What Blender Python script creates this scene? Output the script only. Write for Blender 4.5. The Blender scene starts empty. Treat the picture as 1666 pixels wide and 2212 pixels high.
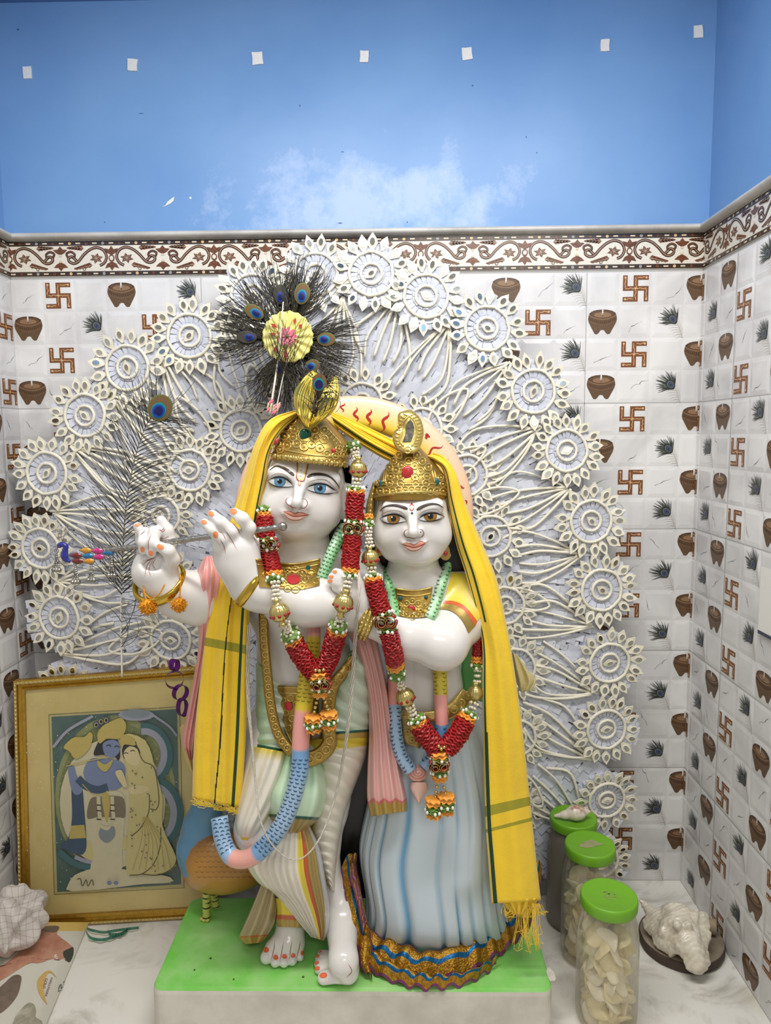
import bpy, bmesh, math, random
import numpy as np
from mathutils import Vector, Matrix
from mathutils.bvhtree import BVHTree
random.seed(7)
RNG = np.random.default_rng(7)
SC = bpy.context.scene
COL = SC.collection
PI = math.pi
def clamp(x, a, b): return max(a, min(b, x))

# ------------------------------------------------------------------ camera
FPX = 1531.76
U = 0.075                      # one small tile of the wall
ROW0 = 20.5                    # tile row of the floor line
def colx(c): return (c - 11.0) * U
def rowz(r): return (ROW0 - r) * U
CAM = Vector((0.5907 * U, -22.6749 * U, (ROW0 - 5.46738) * U))
def _rot(y, p, r):
    cy, sy, cp, sp, cr, sr = math.cos(y), math.sin(y), math.cos(p), math.sin(p), math.cos(r), math.sin(r)
    Z = Matrix(((cy, -sy, 0), (sy, cy, 0), (0, 0, 1)))
    X = Matrix(((1, 0, 0), (0, cp, -sp), (0, sp, cp)))
    Y = Matrix(((cr, 0, sr), (0, 1, 0), (-sr, 0, cr)))
    return Z @ X @ Y
RC = _rot(0.0172307752, -0.106788466, 0.00899540597)
C_R, C_F, C_U = RC @ Vector((1, 0, 0)), RC @ Vector((0, 1, 0)), RC @ Vector((0, 0, 1))
def ray(px, py):
    return (C_R * ((px - 833) / FPX) + C_F - C_U * ((py - 1106) / FPX))
def P(px, py, Y):
    """The point of the place seen at (px, py) of the photograph, on the vertical plane y = Y."""
    d = ray(px, py)
    return CAM + d * ((Y - CAM.y) / d.y)
def PZ(px, py, z):
    d = ray(px, py)
    return CAM + d * ((z - CAM.z) / d.z)
def scale(Y):
    return (Y - CAM.y) * 1.02 / FPX      # metres per pixel about that depth
def unproj(p):
    d = Vector(p) - CAM
    w = d.dot(C_F)
    return (833 + FPX * d.dot(C_R) / w, 1106 - FPX * d.dot(C_U) / w)
cd = bpy.data.cameras.new('camera')
cam = bpy.data.objects.new('camera', cd)
COL.objects.link(cam)
cd.sensor_fit = 'VERTICAL'
cd.sensor_height = 24.0
cd.sensor_width = 24.0 * 1666 / 2212
cd.lens = FPX / 2212 * 24.0
cd.clip_start = 0.02
M4 = Matrix.Identity(4)
for i in range(3):
    M4[i][0], M4[i][1], M4[i][2], M4[i][3] = C_R[i], C_U[i], -C_F[i], CAM[i]
cam.matrix_world = M4
SC.camera = cam

# ------------------------------------------------------------------ materials
MATS = {}
def s2l(c):
    return tuple((x / 12.92 if x <= .04045 else ((x + .055) / 1.055) ** 2.4) for x in c)
def rgb(r, g, b): return s2l((r / 255, g / 255, b / 255))
def nodes(m): return m.node_tree.nodes, m.node_tree.links
def mat(name, col, rough=.5, metal=0., var=0., vscale=30., bump=0., bscale=60., col2=None, spec=.5, coat=0., sheen=0., trans=0., sss=0., alpha=1.0, dist=.002):
    """Principled material; var mixes in col2 (or a darker col) by noise, bump adds grain."""
    if name in MATS: return MATS[name]
    m = bpy.data.materials.new(name); m.use_nodes = True
    N, L = nodes(m); b = N['Principled BSDF']
    b.inputs['Base Color'].default_value = (*col, 1)
    b.inputs['Roughness'].default_value = rough
    b.inputs['Metallic'].default_value = metal
    b.inputs['Specular IOR Level'].default_value = spec
    b.inputs['Coat Weight'].default_value = coat
    b.inputs['Coat Roughness'].default_value = .08
    b.inputs['Sheen Weight'].default_value = sheen
    b.inputs['Transmission Weight'].default_value = trans
    if sss:
        b.inputs['Subsurface Weight'].default_value = sss
        b.inputs['Subsurface Radius'].default_value = (.012, .009, .006)
        b.inputs['Subsurface Scale'].default_value = .4
    b.inputs['Alpha'].default_value = alpha
    tc = N.new('ShaderNodeTexCoord')
    if var:
        n = N.new('ShaderNodeTexNoise'); n.inputs['Scale'].default_value = vscale; n.inputs['Detail'].default_value = 5
        n.inputs['Roughness'].default_value = .62
        L.new(tc.outputs['Object'], n.inputs['Vector'])
        r = N.new('ShaderNodeMapRange'); r.inputs['From Min'].default_value = .38; r.inputs['From Max'].default_value = .68
        r.inputs['To Max'].default_value = var
        L.new(n.outputs['Fac'], r.inputs['Value'])
        x = N.new('ShaderNodeMix'); x.data_type = 'RGBA'
        x.inputs['A'].default_value = (*col, 1)
        x.inputs['B'].default_value = (*(col2 or tuple(c * .55 for c in col)), 1)
        L.new(r.outputs['Result'], x.inputs['Factor']); L.new(x.outputs['Result'], b.inputs['Base Color'])
    if bump:
        n2 = N.new('ShaderNodeTexNoise'); n2.inputs['Scale'].default_value = bscale; n2.inputs['Detail'].default_value = 4
        L.new(tc.outputs['Object'], n2.inputs['Vector'])
        bp = N.new('ShaderNodeBump'); bp.inputs['Strength'].default_value = bump; bp.inputs['Distance'].default_value = dist
        L.new(n2.outputs['Fac'], bp.inputs['Height']); L.new(bp.outputs['Normal'], b.inputs['Normal'])
    MATS[name] = m
    return m

# ------------------------------------------------------------------ mesh building
class MB:
    def __init__(s): s.v = []; s.f = []; s.m = []; s.n = 0
    def add(s, V, F, mi=0):
        V = np.asarray(V, float).reshape(-1, 3)
        o = s.n
        s.v.append(V); s.n += len(V)
        for k, f in enumerate(F):
            s.f.append([i + o for i in f]); s.m.append(mi if not isinstance(mi, (list, np.ndarray)) else mi[k])
        return s
    def grid(s, G, mi=0, cu=False, cv=False, capu=False, flip=False):
        """G[n, m, 3]: quads over it; cu / cv close the first / second direction; mi may be a function of (i, j)."""
        G = np.asarray(G, float); n, m = G.shape[:2]
        F = []; MI = []
        for i in range(n if cu else n - 1):
            a, b = i * m, ((i + 1) % n) * m
            for j in range(m if cv else m - 1):
                k = (j + 1) % m
                F.append((a + j, b + j, b + k, a + k) if not flip else (a + k, b + k, b + j, a + j))
                MI.append(mi(i, j) if callable(mi) else mi)
        if capu:
            F.append(list(range(m))[::-1] if flip else list(range(m))); MI.append(mi(0, 0) if callable(mi) else mi)
            e = list(range((n - 1) * m, n * m)); F.append(e if flip else e[::-1]); MI.append(mi(n - 2, 0) if callable(mi) else mi)
        return s.add(G.reshape(-1, 3), F, MI)
    def tube(s, pts, r, seg=8, mi=0, cap=True, closed=False, flat=1.0, up=None):
        pts = np.array([tuple(p) for p in pts], float); n = len(pts)
        rr = np.full(n, r, float) if np.isscalar(r) else np.asarray(r, float)
        if closed: t = np.roll(pts, -1, 0) - np.roll(pts, 1, 0)
        else: t = np.gradient(pts, axis=0)
        t /= np.linalg.norm(t, axis=1)[:, None] + 1e-12
        u = np.array(up if up is not None else (0., 0., 1.)); 
        if abs(t[0] @ u) > .95: u = np.array((0., 1., 0.))
        G = np.zeros((n, seg, 3)); a = np.arange(seg) * 2 * PI / seg
        for i in range(n):
            u = u - t[i] * (t[i] @ u); u /= np.linalg.norm(u) + 1e-12
            w = np.cross(t[i], u)
            G[i] = pts[i] + rr[i] * (np.cos(a)[:, None] * u * flat + np.sin(a)[:, None] * w)
        return s.grid(G, mi, cu=closed, cv=True, capu=cap and not closed)
    def sphere(s, c, r, mi=0, nu=12, nv=8, R=None):
        c = np.array(tuple(c), float); r = np.full(3, r, float) if np.isscalar(r) else np.asarray(r, float)
        V = [(0, 0, 1)] ; F = []
        for i in range(1, nv):
            t = PI * i / nv
            for j in range(nu):
                p = 2 * PI * j / nu
                V.append((math.sin(t) * math.cos(p), math.sin(t) * math.sin(p), math.cos(t)))
        V.append((0, 0, -1)); V = np.array(V) * r
        for j in range(nu): F.append((0, 1 + j, 1 + (j + 1) % nu))
        for i in range(nv - 2):
            for j in range(nu):
                a = 1 + i * nu; b = a + nu; k = (j + 1) % nu
                F.append((a + j, b + j, b + k, a + k))
        e = len(V) - 1; a = 1 + (nv - 2) * nu
        for j in range(nu): F.append((e, a + (j + 1) % nu, a + j))
        if R is not None: V = V @ np.array(R).T
        return s.add(V + c, F, mi)
    def box(s, lo, hi, mi=0, R=None, c=None):
        x0, y0, z0 = lo; x1, y1, z1 = hi
        V = np.array([(x0, y0, z0), (x1, y0, z0), (x1, y1, z0), (x0, y1, z0), (x0, y0, z1), (x1, y0, z1), (x1, y1, z1), (x0, y1, z1)], float)
        if R is not None: V = V @ np.array(R).T
        if c is not None: V = V + np.array(tuple(c))
        return s.add(V, [(3, 2, 1, 0), (4, 5, 6, 7), (0, 1, 5, 4), (1, 2, 6, 5), (2, 3, 7, 6), (3, 0, 4, 7)], mi)
    def prism(s, poly, o, ex, ey, th, mi=0, mside=None, back=True):
        """poly: 2-D points; o + x*ex + y*ey is the back, raised by th along ex x ey."""
        o, ex, ey = (np.array(tuple(q), float) for q in (o, ex, ey)); n = np.cross(ex, ey); n /= np.linalg.norm(n)
        B = np.array([o + ex * x + ey * y for x, y in poly]); k = len(B)
        F = [list(range(k, 2 * k))]; MI = [mi]
        if th:
            for i in range(k): F.append((i, (i + 1) % k, k + (i + 1) % k, k + i)); MI.append(mi if mside is None else mside)
            if back: F.append(list(range(k))[::-1]); MI.append(mi if mside is None else mside)
        return s.add(np.vstack([B, B + n * th]), F, MI)
    def lathe(s, prof, o, ax=(0, 0, 1), seg=24, mi=0, ref=(1, 0, 0), rfun=None):
        """prof: (radius, height) pairs along ax."""
        o = np.array(tuple(o), float); ax = np.array(tuple(ax), float); ax /= np.linalg.norm(ax)
        r = np.array(tuple(ref), float); r -= ax * (ax @ r); r /= np.linalg.norm(r); w = np.cross(ax, r)
        a = np.arange(seg) * 2 * PI / seg
        G = np.zeros((len(prof), seg, 3))
        for i, (q, h) in enumerate(prof):
            qq = q * (rfun(a, i) if rfun else np.ones(seg))
            G[i] = o + ax * h + qq[:, None] * (np.cos(a)[:, None] * r + np.sin(a)[:, None] * w)
        return s.grid(G, mi, cv=True, flip=True)
    def build(s, name, mats, parent=None, smooth=True, label=None):
        me = bpy.data.meshes.new(name)
        V = np.vstack(s.v) if s.v else np.zeros((0, 3))
        if parent is not None: off = ROOT[parent.name]
        else: off = np.zeros(3)
        me.from_pydata((V - off).tolist(), [], s.f)
        if not isinstance(mats, (list, tuple)): mats = [mats]
        for q in mats: me.materials.append(q)
        if len(mats) > 1: me.polygons.foreach_set('material_index', np.array(s.m, dtype=np.int32))
        if smooth: me.polygons.foreach_set('use_smooth', np.ones(len(s.f), dtype=bool))
        me.update()
        o = bpy.data.objects.new(name, me); COL.objects.link(o)
        if parent is not None:
            o.parent = parent; ROOT[o.name] = off
        if label: o['label'] = label
        return o
ROOT = {}
def thing(name, label, cat, loc=(0, 0, 0), group=None):
    o = bpy.data.objects.new(name, None); COL.objects.link(o)
    o.empty_display_size = .03
    o.location = loc; ROOT[o.name] = np.array(tuple(loc), float)
    o['label'] = label; o['category'] = cat
    if group: o['group'] = group
    return o
def tag(o, label, cat, group=None, kind=None):
    o['label'] = label; o['category'] = cat
    if group: o['group'] = group
    if kind: o['kind'] = kind
    return o
def single(mb, name, mats, label, cat, group=None, smooth=True):
    """A thing that is one mesh, with its origin at its base."""
    V = np.vstack(mb.v); lo, hi = V.min(0), V.max(0)
    base = np.array(((lo[0] + hi[0]) / 2, (lo[1] + hi[1]) / 2, lo[2]))
    mb.v = [V - base]
    o = mb.build(name, mats, None, smooth)
    o.location = base
    ROOT[o.name] = base
    return tag(o, label, cat, group)
def struct(mb, name, mats, smooth=False):
    o = mb.build(name, mats, None, smooth); o['kind'] = 'structure'
    return o

def spline(pts, n, closed=False):
    """Catmull-Rom through the rows of pts, n samples, evenly by chord length."""
    p = np.array([tuple(q) for q in pts], float)
    if len(p) == 2 and not closed: 
        t = np.linspace(0, 1, n)[:, None]; return p[0] * (1 - t) + p[1] * t
    if closed: p = np.vstack([p[-1], p, p[0], p[1]])
    else: p = np.vstack([2 * p[0] - p[1], p, 2 * p[-1] - p[-2]])
    segs = len(p) - 3
    out = []
    K = 16
    for i in range(segs):
        p0, p1, p2, p3 = p[i:i + 4]
        for t in np.linspace(0, 1, K, endpoint=False):
            out.append(.5 * ((2 * p1) + (-p0 + p2) * t + (2 * p0 - 5 * p1 + 4 * p2 - p3) * t * t + (-p0 + 3 * p1 - 3 * p2 + p3) * t ** 3))
    out.append(p[-2]); out = np.array(out)
    d = np.r_[0, np.cumsum(np.linalg.norm(np.diff(out, axis=0), axis=1))]
    t = np.linspace(0, d[-1], n + 1)[:-1] if closed else np.linspace(0, d[-1], n)
    return np.stack([np.interp(t, d, out[:, k]) for k in range(out.shape[1])], 1)
def uspline(pts, n):
    """Catmull-Rom with uniform parameter: samples keep pace with the control points."""
    p = np.array([tuple(q) for q in pts], float); m = len(p)
    if m == 2:
        t = np.linspace(0, 1, n)[:, None]; return p[0] * (1 - t) + p[1] * t
    q = np.vstack([2 * p[0] - p[1], p, 2 * p[-1] - p[-2]])
    out = []
    for x in np.linspace(0, m - 1, n):
        i = min(int(x), m - 2); t = x - i
        p0, p1, p2, p3 = q[i:i + 4]
        out.append(.5 * ((2 * p1) + (-p0 + p2) * t + (2 * p0 - 5 * p1 + 4 * p2 - p3) * t * t + (-p0 + 3 * p1 - 3 * p2 + p3) * t ** 3))
    return np.array(out)
def pxpath(pts, Y, n=24):
    """pts: (px, py) or (px, py, Y) -> smooth path of points in the place."""
    a = spline([(q[0], q[1], q[2] if len(q) > 2 else Y) for q in pts], n)
    return [P(x, y, d) for x, y, d in a]

# ------------------------------------------------------------------ blended distance fields -> one continuous surface
class Field:
    def __init__(s, lo, hi, h):
        s.lo = np.array(lo, float); s.h = h
        s.n = np.ceil((np.array(hi) - s.lo) / h).astype(int) + 1
        s.F = np.full(tuple(s.n), 1.0, np.float32)
    def _sub(s, lo, hi, k):
        a = np.clip(np.floor((np.minimum(lo, hi) - k - 3 * s.h - s.lo) / s.h).astype(int), 0, s.n - 1)
        b = np.clip(np.ceil((np.maximum(lo, hi) + k + 3 * s.h - s.lo) / s.h).astype(int) + 1, 1, s.n)
        sl = tuple(slice(x, y) for x, y in zip(a, b))
        g = [s.lo[i] + s.h * np.arange(a[i], b[i], dtype=np.float32) for i in range(3)]
        return sl, np.meshgrid(*g, indexing='ij', sparse=True)
    def _put(s, sl, d, k, sub):
        A = s.F[sl]
        d = d.astype(np.float32)
        if sub:
            d = -d
            h = np.clip(.5 - .5 * (A - d) / k, 0, 1) if k else (d > A)
            s.F[sl] = A * (1 - h) + d * h + k * h * (1 - h)
        else:
            h = np.clip(.5 + .5 * (A - d) / k, 0, 1)
            s.F[sl] = A * (1 - h) + d * h - k * h * (1 - h)
    def cap(s, a, b, ra, rb=None, k=.012, sub=False):
        a = np.array(tuple(a)); b = np.array(tuple(b)); rb = ra if rb is None else rb
        R = max(ra, rb)
        sl, (X, Y, Z) = s._sub(np.minimum(a, b) - R, np.maximum(a, b) + R, k)
        ab = b - a; L = ab @ ab + 1e-12
        t = np.clip(((X - a[0]) * ab[0] + (Y - a[1]) * ab[1] + (Z - a[2]) * ab[2]) / L, 0, 1)
        d = np.sqrt((X - a[0] - t * ab[0]) ** 2 + (Y - a[1] - t * ab[1]) ** 2 + (Z - a[2] - t * ab[2]) ** 2) - (ra + (rb - ra) * t)
        s._put(sl, d, k, sub); return s
    def chain(s, pts, rs, k=.012, sub=False):
        for i in range(len(pts) - 1): s.cap(pts[i], pts[i + 1], rs[i], rs[i + 1], k, sub)
        return s
    def ell(s, c, r, k=.012, R=None, sub=False):
        c = np.array(tuple(c)); r = np.array(r, float); M = r.max()
        sl, (X, Y, Z) = s._sub(c - M, c + M, k)
        x, y, z = X - c[0], Y - c[1], Z - c[2]
        if R is not None:
            Q = np.array(R).T
            x, y, z = (Q[0][0] * x + Q[0][1] * y + Q[0][2] * z, Q[1][0] * x + Q[1][1] * y + Q[1][2] * z, Q[2][0] * x + Q[2][1] * y + Q[2][2] * z)
        k0 = np.sqrt((x / r[0]) ** 2 + (y / r[1]) ** 2 + (z / r[2]) ** 2)
        k1 = np.sqrt((x / r[0] ** 2) ** 2 + (y / r[1] ** 2) ** 2 + (z / r[2] ** 2) ** 2) + 1e-9
        d = np.where(k0 < 1e-4, -r.min(), k0 * (k0 - 1) / k1)
        s._put(sl, d, k, sub); return s
    def mesh(s):
        F = s.F; n = s.n
        S = F < 0
        cnt = np.zeros(tuple(n - 1), np.uint8)
        for dx in (0, 1):
            for dy in (0, 1):
                for dz in (0, 1):
                    cnt += S[dx:n[0] - 1 + dx, dy:n[1] - 1 + dy, dz:n[2] - 1 + dz]
        act = np.nonzero((cnt > 0) & (cnt < 8)); del cnt
        I = np.stack(act, 1)
        idx = np.full(tuple(n - 1), -1, np.int32); idx[act] = np.arange(len(I))
        pos = np.zeros((len(I), 3)); w = np.zeros(len(I))
        for ax in range(3):
            o1, o2 = [q for q in range(3) if q != ax]
            for u in (0, 1):
                for v in (0, 1):
                    a = I.copy(); a[:, o1] += u; a[:, o2] += v
                    b = a.copy(); b[:, ax] += 1
                    fa = F[a[:, 0], a[:, 1], a[:, 2]]; fb = F[b[:, 0], b[:, 1], b[:, 2]]
                    m = (fa < 0) != (fb < 0)
                    t = fa[m] / (fa[m] - fb[m])
                    q = a[m].astype(float); q[:, ax] += t
                    pos[m] += q; w[m] += 1
        pos /= w[:, None]
        Q = []
        for ax in range(3):
            o1, o2 = [(1, 2), (2, 0), (0, 1)][ax]
            sl0 = [slice(None)] * 3; sl1 = [slice(None)] * 3
            sl0[ax] = slice(0, n[ax] - 1); sl1[ax] = slice(1, n[ax])
            ch = S[tuple(sl0)] != S[tuple(sl1)]
            E = np.stack(np.nonzero(ch), 1)
            E = E[(E[:, o1] > 0) & (E[:, o2] > 0) & (E[:, o1] < n[o1] - 1) & (E[:, o2] < n[o2] - 1)]
            def c(u, v):
                q = E.copy(); q[:, o1] -= u; q[:, o2] -= v
                return idx[q[:, 0], q[:, 1], q[:, 2]]
            q = np.stack([c(1, 1), c(0, 1), c(0, 0), c(1, 0)], 1)
            ins = S[E[:, 0], E[:, 1], E[:, 2]]
            q[~ins] = q[~ins][:, ::-1]
            Q.append(q)
        Q = np.vstack(Q); Q = Q[(Q >= 0).all(1)]
        return s.lo + pos * s.h, Q.tolist()
def smooth_mesh(V, F, it=1, lam=.5):
    F = np.array(F); E = np.vstack([F[:, [0, 1]], F[:, [1, 2]], F[:, [2, 3]], F[:, [3, 0]]])
    E = np.vstack([E, E[:, ::-1]])
    for _ in range(it):
        A = np.zeros_like(V); n = np.bincount(E[:, 0], minlength=len(V))[:, None]
        for k in range(3): A[:, k] = np.bincount(E[:, 0], V[E[:, 1], k], len(V))
        V = V + lam * (A / np.maximum(n, 1) - V)
    return V

# ------------------------------------------------------------------ painting on a surface
class Paint:
    """Thin painted shapes laid on carved surfaces: pixel outlines are cast onto the surface they are painted on."""
    def __init__(s, trees): s.t = trees if isinstance(trees, list) else [trees]
    def hit(s, x, y, lift=.0005):
        d = ray(x, y).normalized(); best = None
        for t in s.t:
            loc, nor, i, dist = t.ray_cast(CAM, d)
            if loc is not None and (best is None or dist < best[2]): best = (loc, nor, dist)
        if best is None:
            q = CAM + d * getattr(s, 'last', 1.3)
            return q - d * lift
        s.last = best[2]
        n = best[1]
        if n.dot(d) > 0: n = -n
        return best[0] + n * lift
    def band(s, mb, top, bot, mi=0, n=24, m=4, lift=.0005):
        a = spline(top, n); b = spline(bot, n)
        G = [[s.hit(*(a[i] * (1 - t) + b[i] * t), lift) for t in np.linspace(0, 1, m + 1)] for i in range(n)]
        return mb.grid([[tuple(q) for q in r] for r in G], mi)
    def disc(s, mb, c, r, mi=0, n=20, m=3, lift=.0005, ry=None, rot=0):
        ry = r if ry is None else ry; c0 = s.hit(*c, lift); V = [tuple(c0)]; F = []
        for i in range(1, m + 1):
            for j in range(n):
                a = 2 * PI * j / n; x = r * i / m * math.cos(a); y = ry * i / m * math.sin(a)
                V.append(tuple(s.hit(c[0] + x * math.cos(rot) - y * math.sin(rot), c[1] + x * math.sin(rot) + y * math.cos(rot), lift)))
        for j in range(n): F.append((0, 1 + (j + 1) % n, 1 + j))
        for i in range(m - 1):
            for j in range(n):
                a = 1 + i * n; b = a + n; k = (j + 1) % n
                F.append((a + j, a + k, b + k, b + j))
        return mb.add(V, F, mi)
    def line(s, mb, pts, w, mi=0, n=None, lift=.0006, taper=True):
        a = spline(pts, n or max(6, int(len(pts) * 6))); k = len(a)
        t = np.gradient(a, axis=0); t /= np.linalg.norm(t, axis=1)[:, None] + 1e-9
        nn = np.stack([-t[:, 1], t[:, 0]], 1)
        ww = np.full(k, w / 2.)
        if taper: ww *= np.clip(np.minimum(np.arange(k), np.arange(k)[::-1]) / (k * .25), .25, 1)
        G = [[tuple(s.hit(*(a[i] + nn[i] * ww[i] * q), lift)) for q in (-1, 0, 1)] for i in range(k)]
        return mb.grid(G, mi, flip=True)
    def ridge(s, mb, pts, w, mi=0, n=None, h=None, seg=6):
        """A raised round bead running on the surface."""
        a = spline(pts, n or max(6, int(len(pts) * 6)))
        p = [s.hit(x, y, .0006) for x, y in a]
        return mb.tube(p, w / 2 * scale(p[0].y), seg, mi)
def bvh(o):
    me = o.data
    off = Vector(ROOT.get(o.name, (0, 0, 0)))
    return BVHTree.FromPolygons([tuple(v.co + off) for v in me.vertices], [tuple(p.vertices) for p in me.polygons])

def sil(mb, L, R, Y, df, db=None, n=40, m=20, mb_=8, pleat=None, mi=0, pw=.8, cap=True):
    """Solid garment volume between a left and a right outline (pixels), bulging df towards and db away from the viewer.
    pleat(u, v) adds metres towards the viewer; mi may be a function of (u, v) with u across and v down."""
    k = len(L)
    def ar(q): return np.full(k, q, float) if np.isscalar(q) else np.array(q, float)
    Ya, dfa, dba = ar(Y), ar(df), ar(df if db is None else db)
    T = uspline(np.hstack([np.array(L, float), np.array(R, float), Ya[:, None], dfa[:, None], dba[:, None]]), n)
    us = (1 - np.cos(np.linspace(0, PI, m + 1))) / 2 * .5 + np.linspace(0, 1, m + 1) * .5
    G = np.zeros((n, m + 1 + mb_ - 1, 3))
    for i in range(n):
        lx, ly, rx, ry, y0, f, b = T[i]; v = i / (n - 1)
        for j, u in enumerate(us):
            sN = math.sqrt(max(0, 1 - (2 * u - 1) ** 2)) ** pw
            d = f * sN
            if pleat: d += pleat(u, v) * min(1, sN * 1.6)
            G[i, j] = P(lx + (rx - lx) * u, ly + (ry - ly) * u, y0 - d)
        for j in range(1, mb_):
            u = 1 - j / mb_; sN = math.sqrt(max(0, 1 - (2 * u - 1) ** 2))
            G[i, m + j] = P(lx + (rx - lx) * u, ly + (ry - ly) * u, y0 + b * sN)
    if callable(mi):
        def mf(i, j): return mi(float(us[j] + us[j + 1]) / 2 if j < m else .5, (i + .5) / (n - 1))
    else: mf = mi
    return mb.grid(G, mf, cv=True, capu=cap, flip=True)
# ================================================================== the room
def tile_material():
    m = bpy.data.materials.new('tile_marble'); m.use_nodes = True
    N, L = nodes(m); b = N['Principled BSDF']
    tc = N.new('ShaderNodeTexCoord')
    n = N.new('ShaderNodeTexNoise'); n.inputs['Scale'].default_value = 5.5; n.inputs['Detail'].default_value = 6; n.inputs['Distortion'].default_value = 1.2
    L.new(tc.outputs['Object'], n.inputs['Vector'])
    r = N.new('ShaderNodeValToRGB')
    r.color_ramp.elements[0].position = .30; r.color_ramp.elements[0].color = (*rgb(205, 203, 202), 1)
    r.color_ramp.elements[1].position = .62; r.color_ramp.elements[1].color = (*rgb(229, 228, 226), 1)
    L.new(n.outputs['Fac'], r.inputs['Fac']); L.new(r.outputs['Color'], b.inputs['Base Color'])
    b.inputs['Roughness'].default_value = .16; b.inputs['Specular IOR Level'].default_value = .45
    return m
M_TILE = tile_material()
M_JOINT = mat('tile_joint', rgb(176, 174, 170), .6)
M_VEIN = mat('tile_vein', rgb(176, 176, 176), .25)
M_VEIND = mat('tile_vein_dark', rgb(105, 106, 108), .25)
M_SW = mat('motif_brown', rgb(116, 68, 34), .35, var=.5, vscale=120, col2=rgb(142, 88, 48))
M_SWL = mat('motif_cream', rgb(214, 176, 132), .4)
M_DI = mat('motif_lamp_brown', rgb(98, 74, 50), .4, var=.5, vscale=90, col2=rgb(84, 56, 34))
M_DID = mat('motif_lamp_dark', rgb(78, 50, 30), .4)
M_DIL = mat('motif_lamp_tan', rgb(140, 108, 78), .4)
M_FD = mat('motif_feather_dark', rgb(44, 48, 45), .4)
M_FM = mat('motif_feather_grey', rgb(104, 110, 104), .4)
M_FL = mat('motif_feather_light', rgb(188, 184, 176), .4)
M_FB = mat('motif_feather_blue', rgb(66, 76, 118), .4)
M_BORD = mat('border_cream', rgb(226, 220, 206), .25, var=.35, vscale=160, col2=rgb(200, 192, 176))
M_BBR = mat('border_brown', rgb(92, 52, 30), .25, var=.6, vscale=140, col2=rgb(140, 88, 56))
M_BDK = mat('border_dark', rgb(58, 44, 36), .22)
M_BLT = mat('border_highlight', rgb(214, 196, 170), .3)
M_BGR = mat('border_grey', rgb(150, 150, 148), .3)
M_BYE = mat('border_buff', rgb(214, 180, 130), .3)
WALLMATS = [M_TILE, M_JOINT, M_VEIN, M_VEIND, M_SW, M_SWL, M_DI, M_DID, M_DIL, M_FD, M_FM, M_FL, M_FB, M_BORD, M_BBR, M_BDK, M_BLT, M_BGR, M_BYE]
(T_TILE, T_JOINT, T_VEIN, T_VEIND, T_SW, T_SWL, T_DI, T_DID, T_DIL, T_FD, T_FM, T_FL, T_FB, T_BORD, T_BBR, T_BDK, T_BLT, T_BGR, T_BYE) = range(19)

class Flat:
    """Shapes in the plane of a wall: o is a corner, ex along the wall (left to right as seen), ey up; lift is off the wall."""
    def __init__(s, mb, o, ex, ey):
        s.mb, s.o, s.ex, s.ey = mb, *(np.array(q, float) for q in (o, ex, ey)); s.n = np.cross(s.ex, s.ey)
    def pt(s, x, y, h): return s.o + s.ex * x + s.ey * y + s.n * h
    def poly(s, pts, mi, h=.0016):
        s.mb.add([s.pt(x, y, h) for x, y in pts], [list(range(len(pts)))], mi)
    def rib(s, pts, w, mi, h=.0016, n=None, taper=False):
        a = spline(pts, n or max(4, len(pts) * 5)); k = len(a)
        t = np.gradient(a, axis=0); t /= np.linalg.norm(t, axis=1)[:, None] + 1e-9
        nn = np.stack([-t[:, 1], t[:, 0]], 1); ww = np.full(k, w / 2.)
        if taper: ww = ww * np.linspace(1, .12, k)
        G = [[s.pt(*(a[i] + nn[i] * ww[i] * q), h) for q in (-1, 1)] for i in range(k)]
        s.mb.grid(G, mi, flip=True)
    def ell(s, cx, cy, rx, ry, mi, h=.0016, n=14, a0=0, a1=2 * PI, rot=0):
        p = []
        for i in range(n):
            t = a0 + (a1 - a0) * i / (n if a1 - a0 > 6.28 else n - 1)
            x, y = rx * math.cos(t), ry * math.sin(t)
            p.append((cx + x * math.cos(rot) - y * math.sin(rot), cy + x * math.sin(rot) + y * math.cos(rot)))
        s.poly(p, mi, h)
def m_swastika(W, cx, cy):
    a, t = .395 * U, .14 * U
    R = lambda x0, y0, x1, y1, mi=T_SW, h=.0016: W.poly([(cx + x0, cy + y0), (cx + x1, cy + y0), (cx + x1, cy + y1), (cx + x0, cy + y1)], mi, h)
    h = t / 2
    R(-h, -a, h, a); R(-a, -h, -h, h); R(h, -h, a, h)
    R(h, a - t, a, a); R(-a, -a, -h, -a + t); R(-a, h, -a + t, a); R(a - t, -a, a, -h)
    e = .012 * U; L = .0021
    rnd = random.Random(int(cx * 1e4) * 7 + int(cy * 1e4))
    def wig(x0, y0, x1, y1):
        p = [(cx + x0 + (x1 - x0) * i / 8 + rnd.uniform(-1, 1) * .02 * U, cy + y0 + (y1 - y0) * i / 8 + rnd.uniform(-1, 1) * .02 * U) for i in range(9)]
        W.rib(p, .02 * U, T_SWL, L, n=16)
    wig(0, 0, 0, a - h); wig(h, a - h, a - h, a - h); wig(0, 0, a - h, 0); wig(a - h, 0, a - h, -a + h)
    wig(0, 0, 0, -a + h); wig(-h, -a + h, -a + h, -a + h); wig(0, 0, -a + h, 0); wig(-a + h, 0, -a + h, a - h)
    for x, y in ((0, 0), (a - h, a - h), (a - h, -a + h), (-a + h, -a + h), (-a + h, a - h)): W.ell(cx + x, cy + y, .035 * U, .035 * U, T_SWL, .0023, 8)
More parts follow.
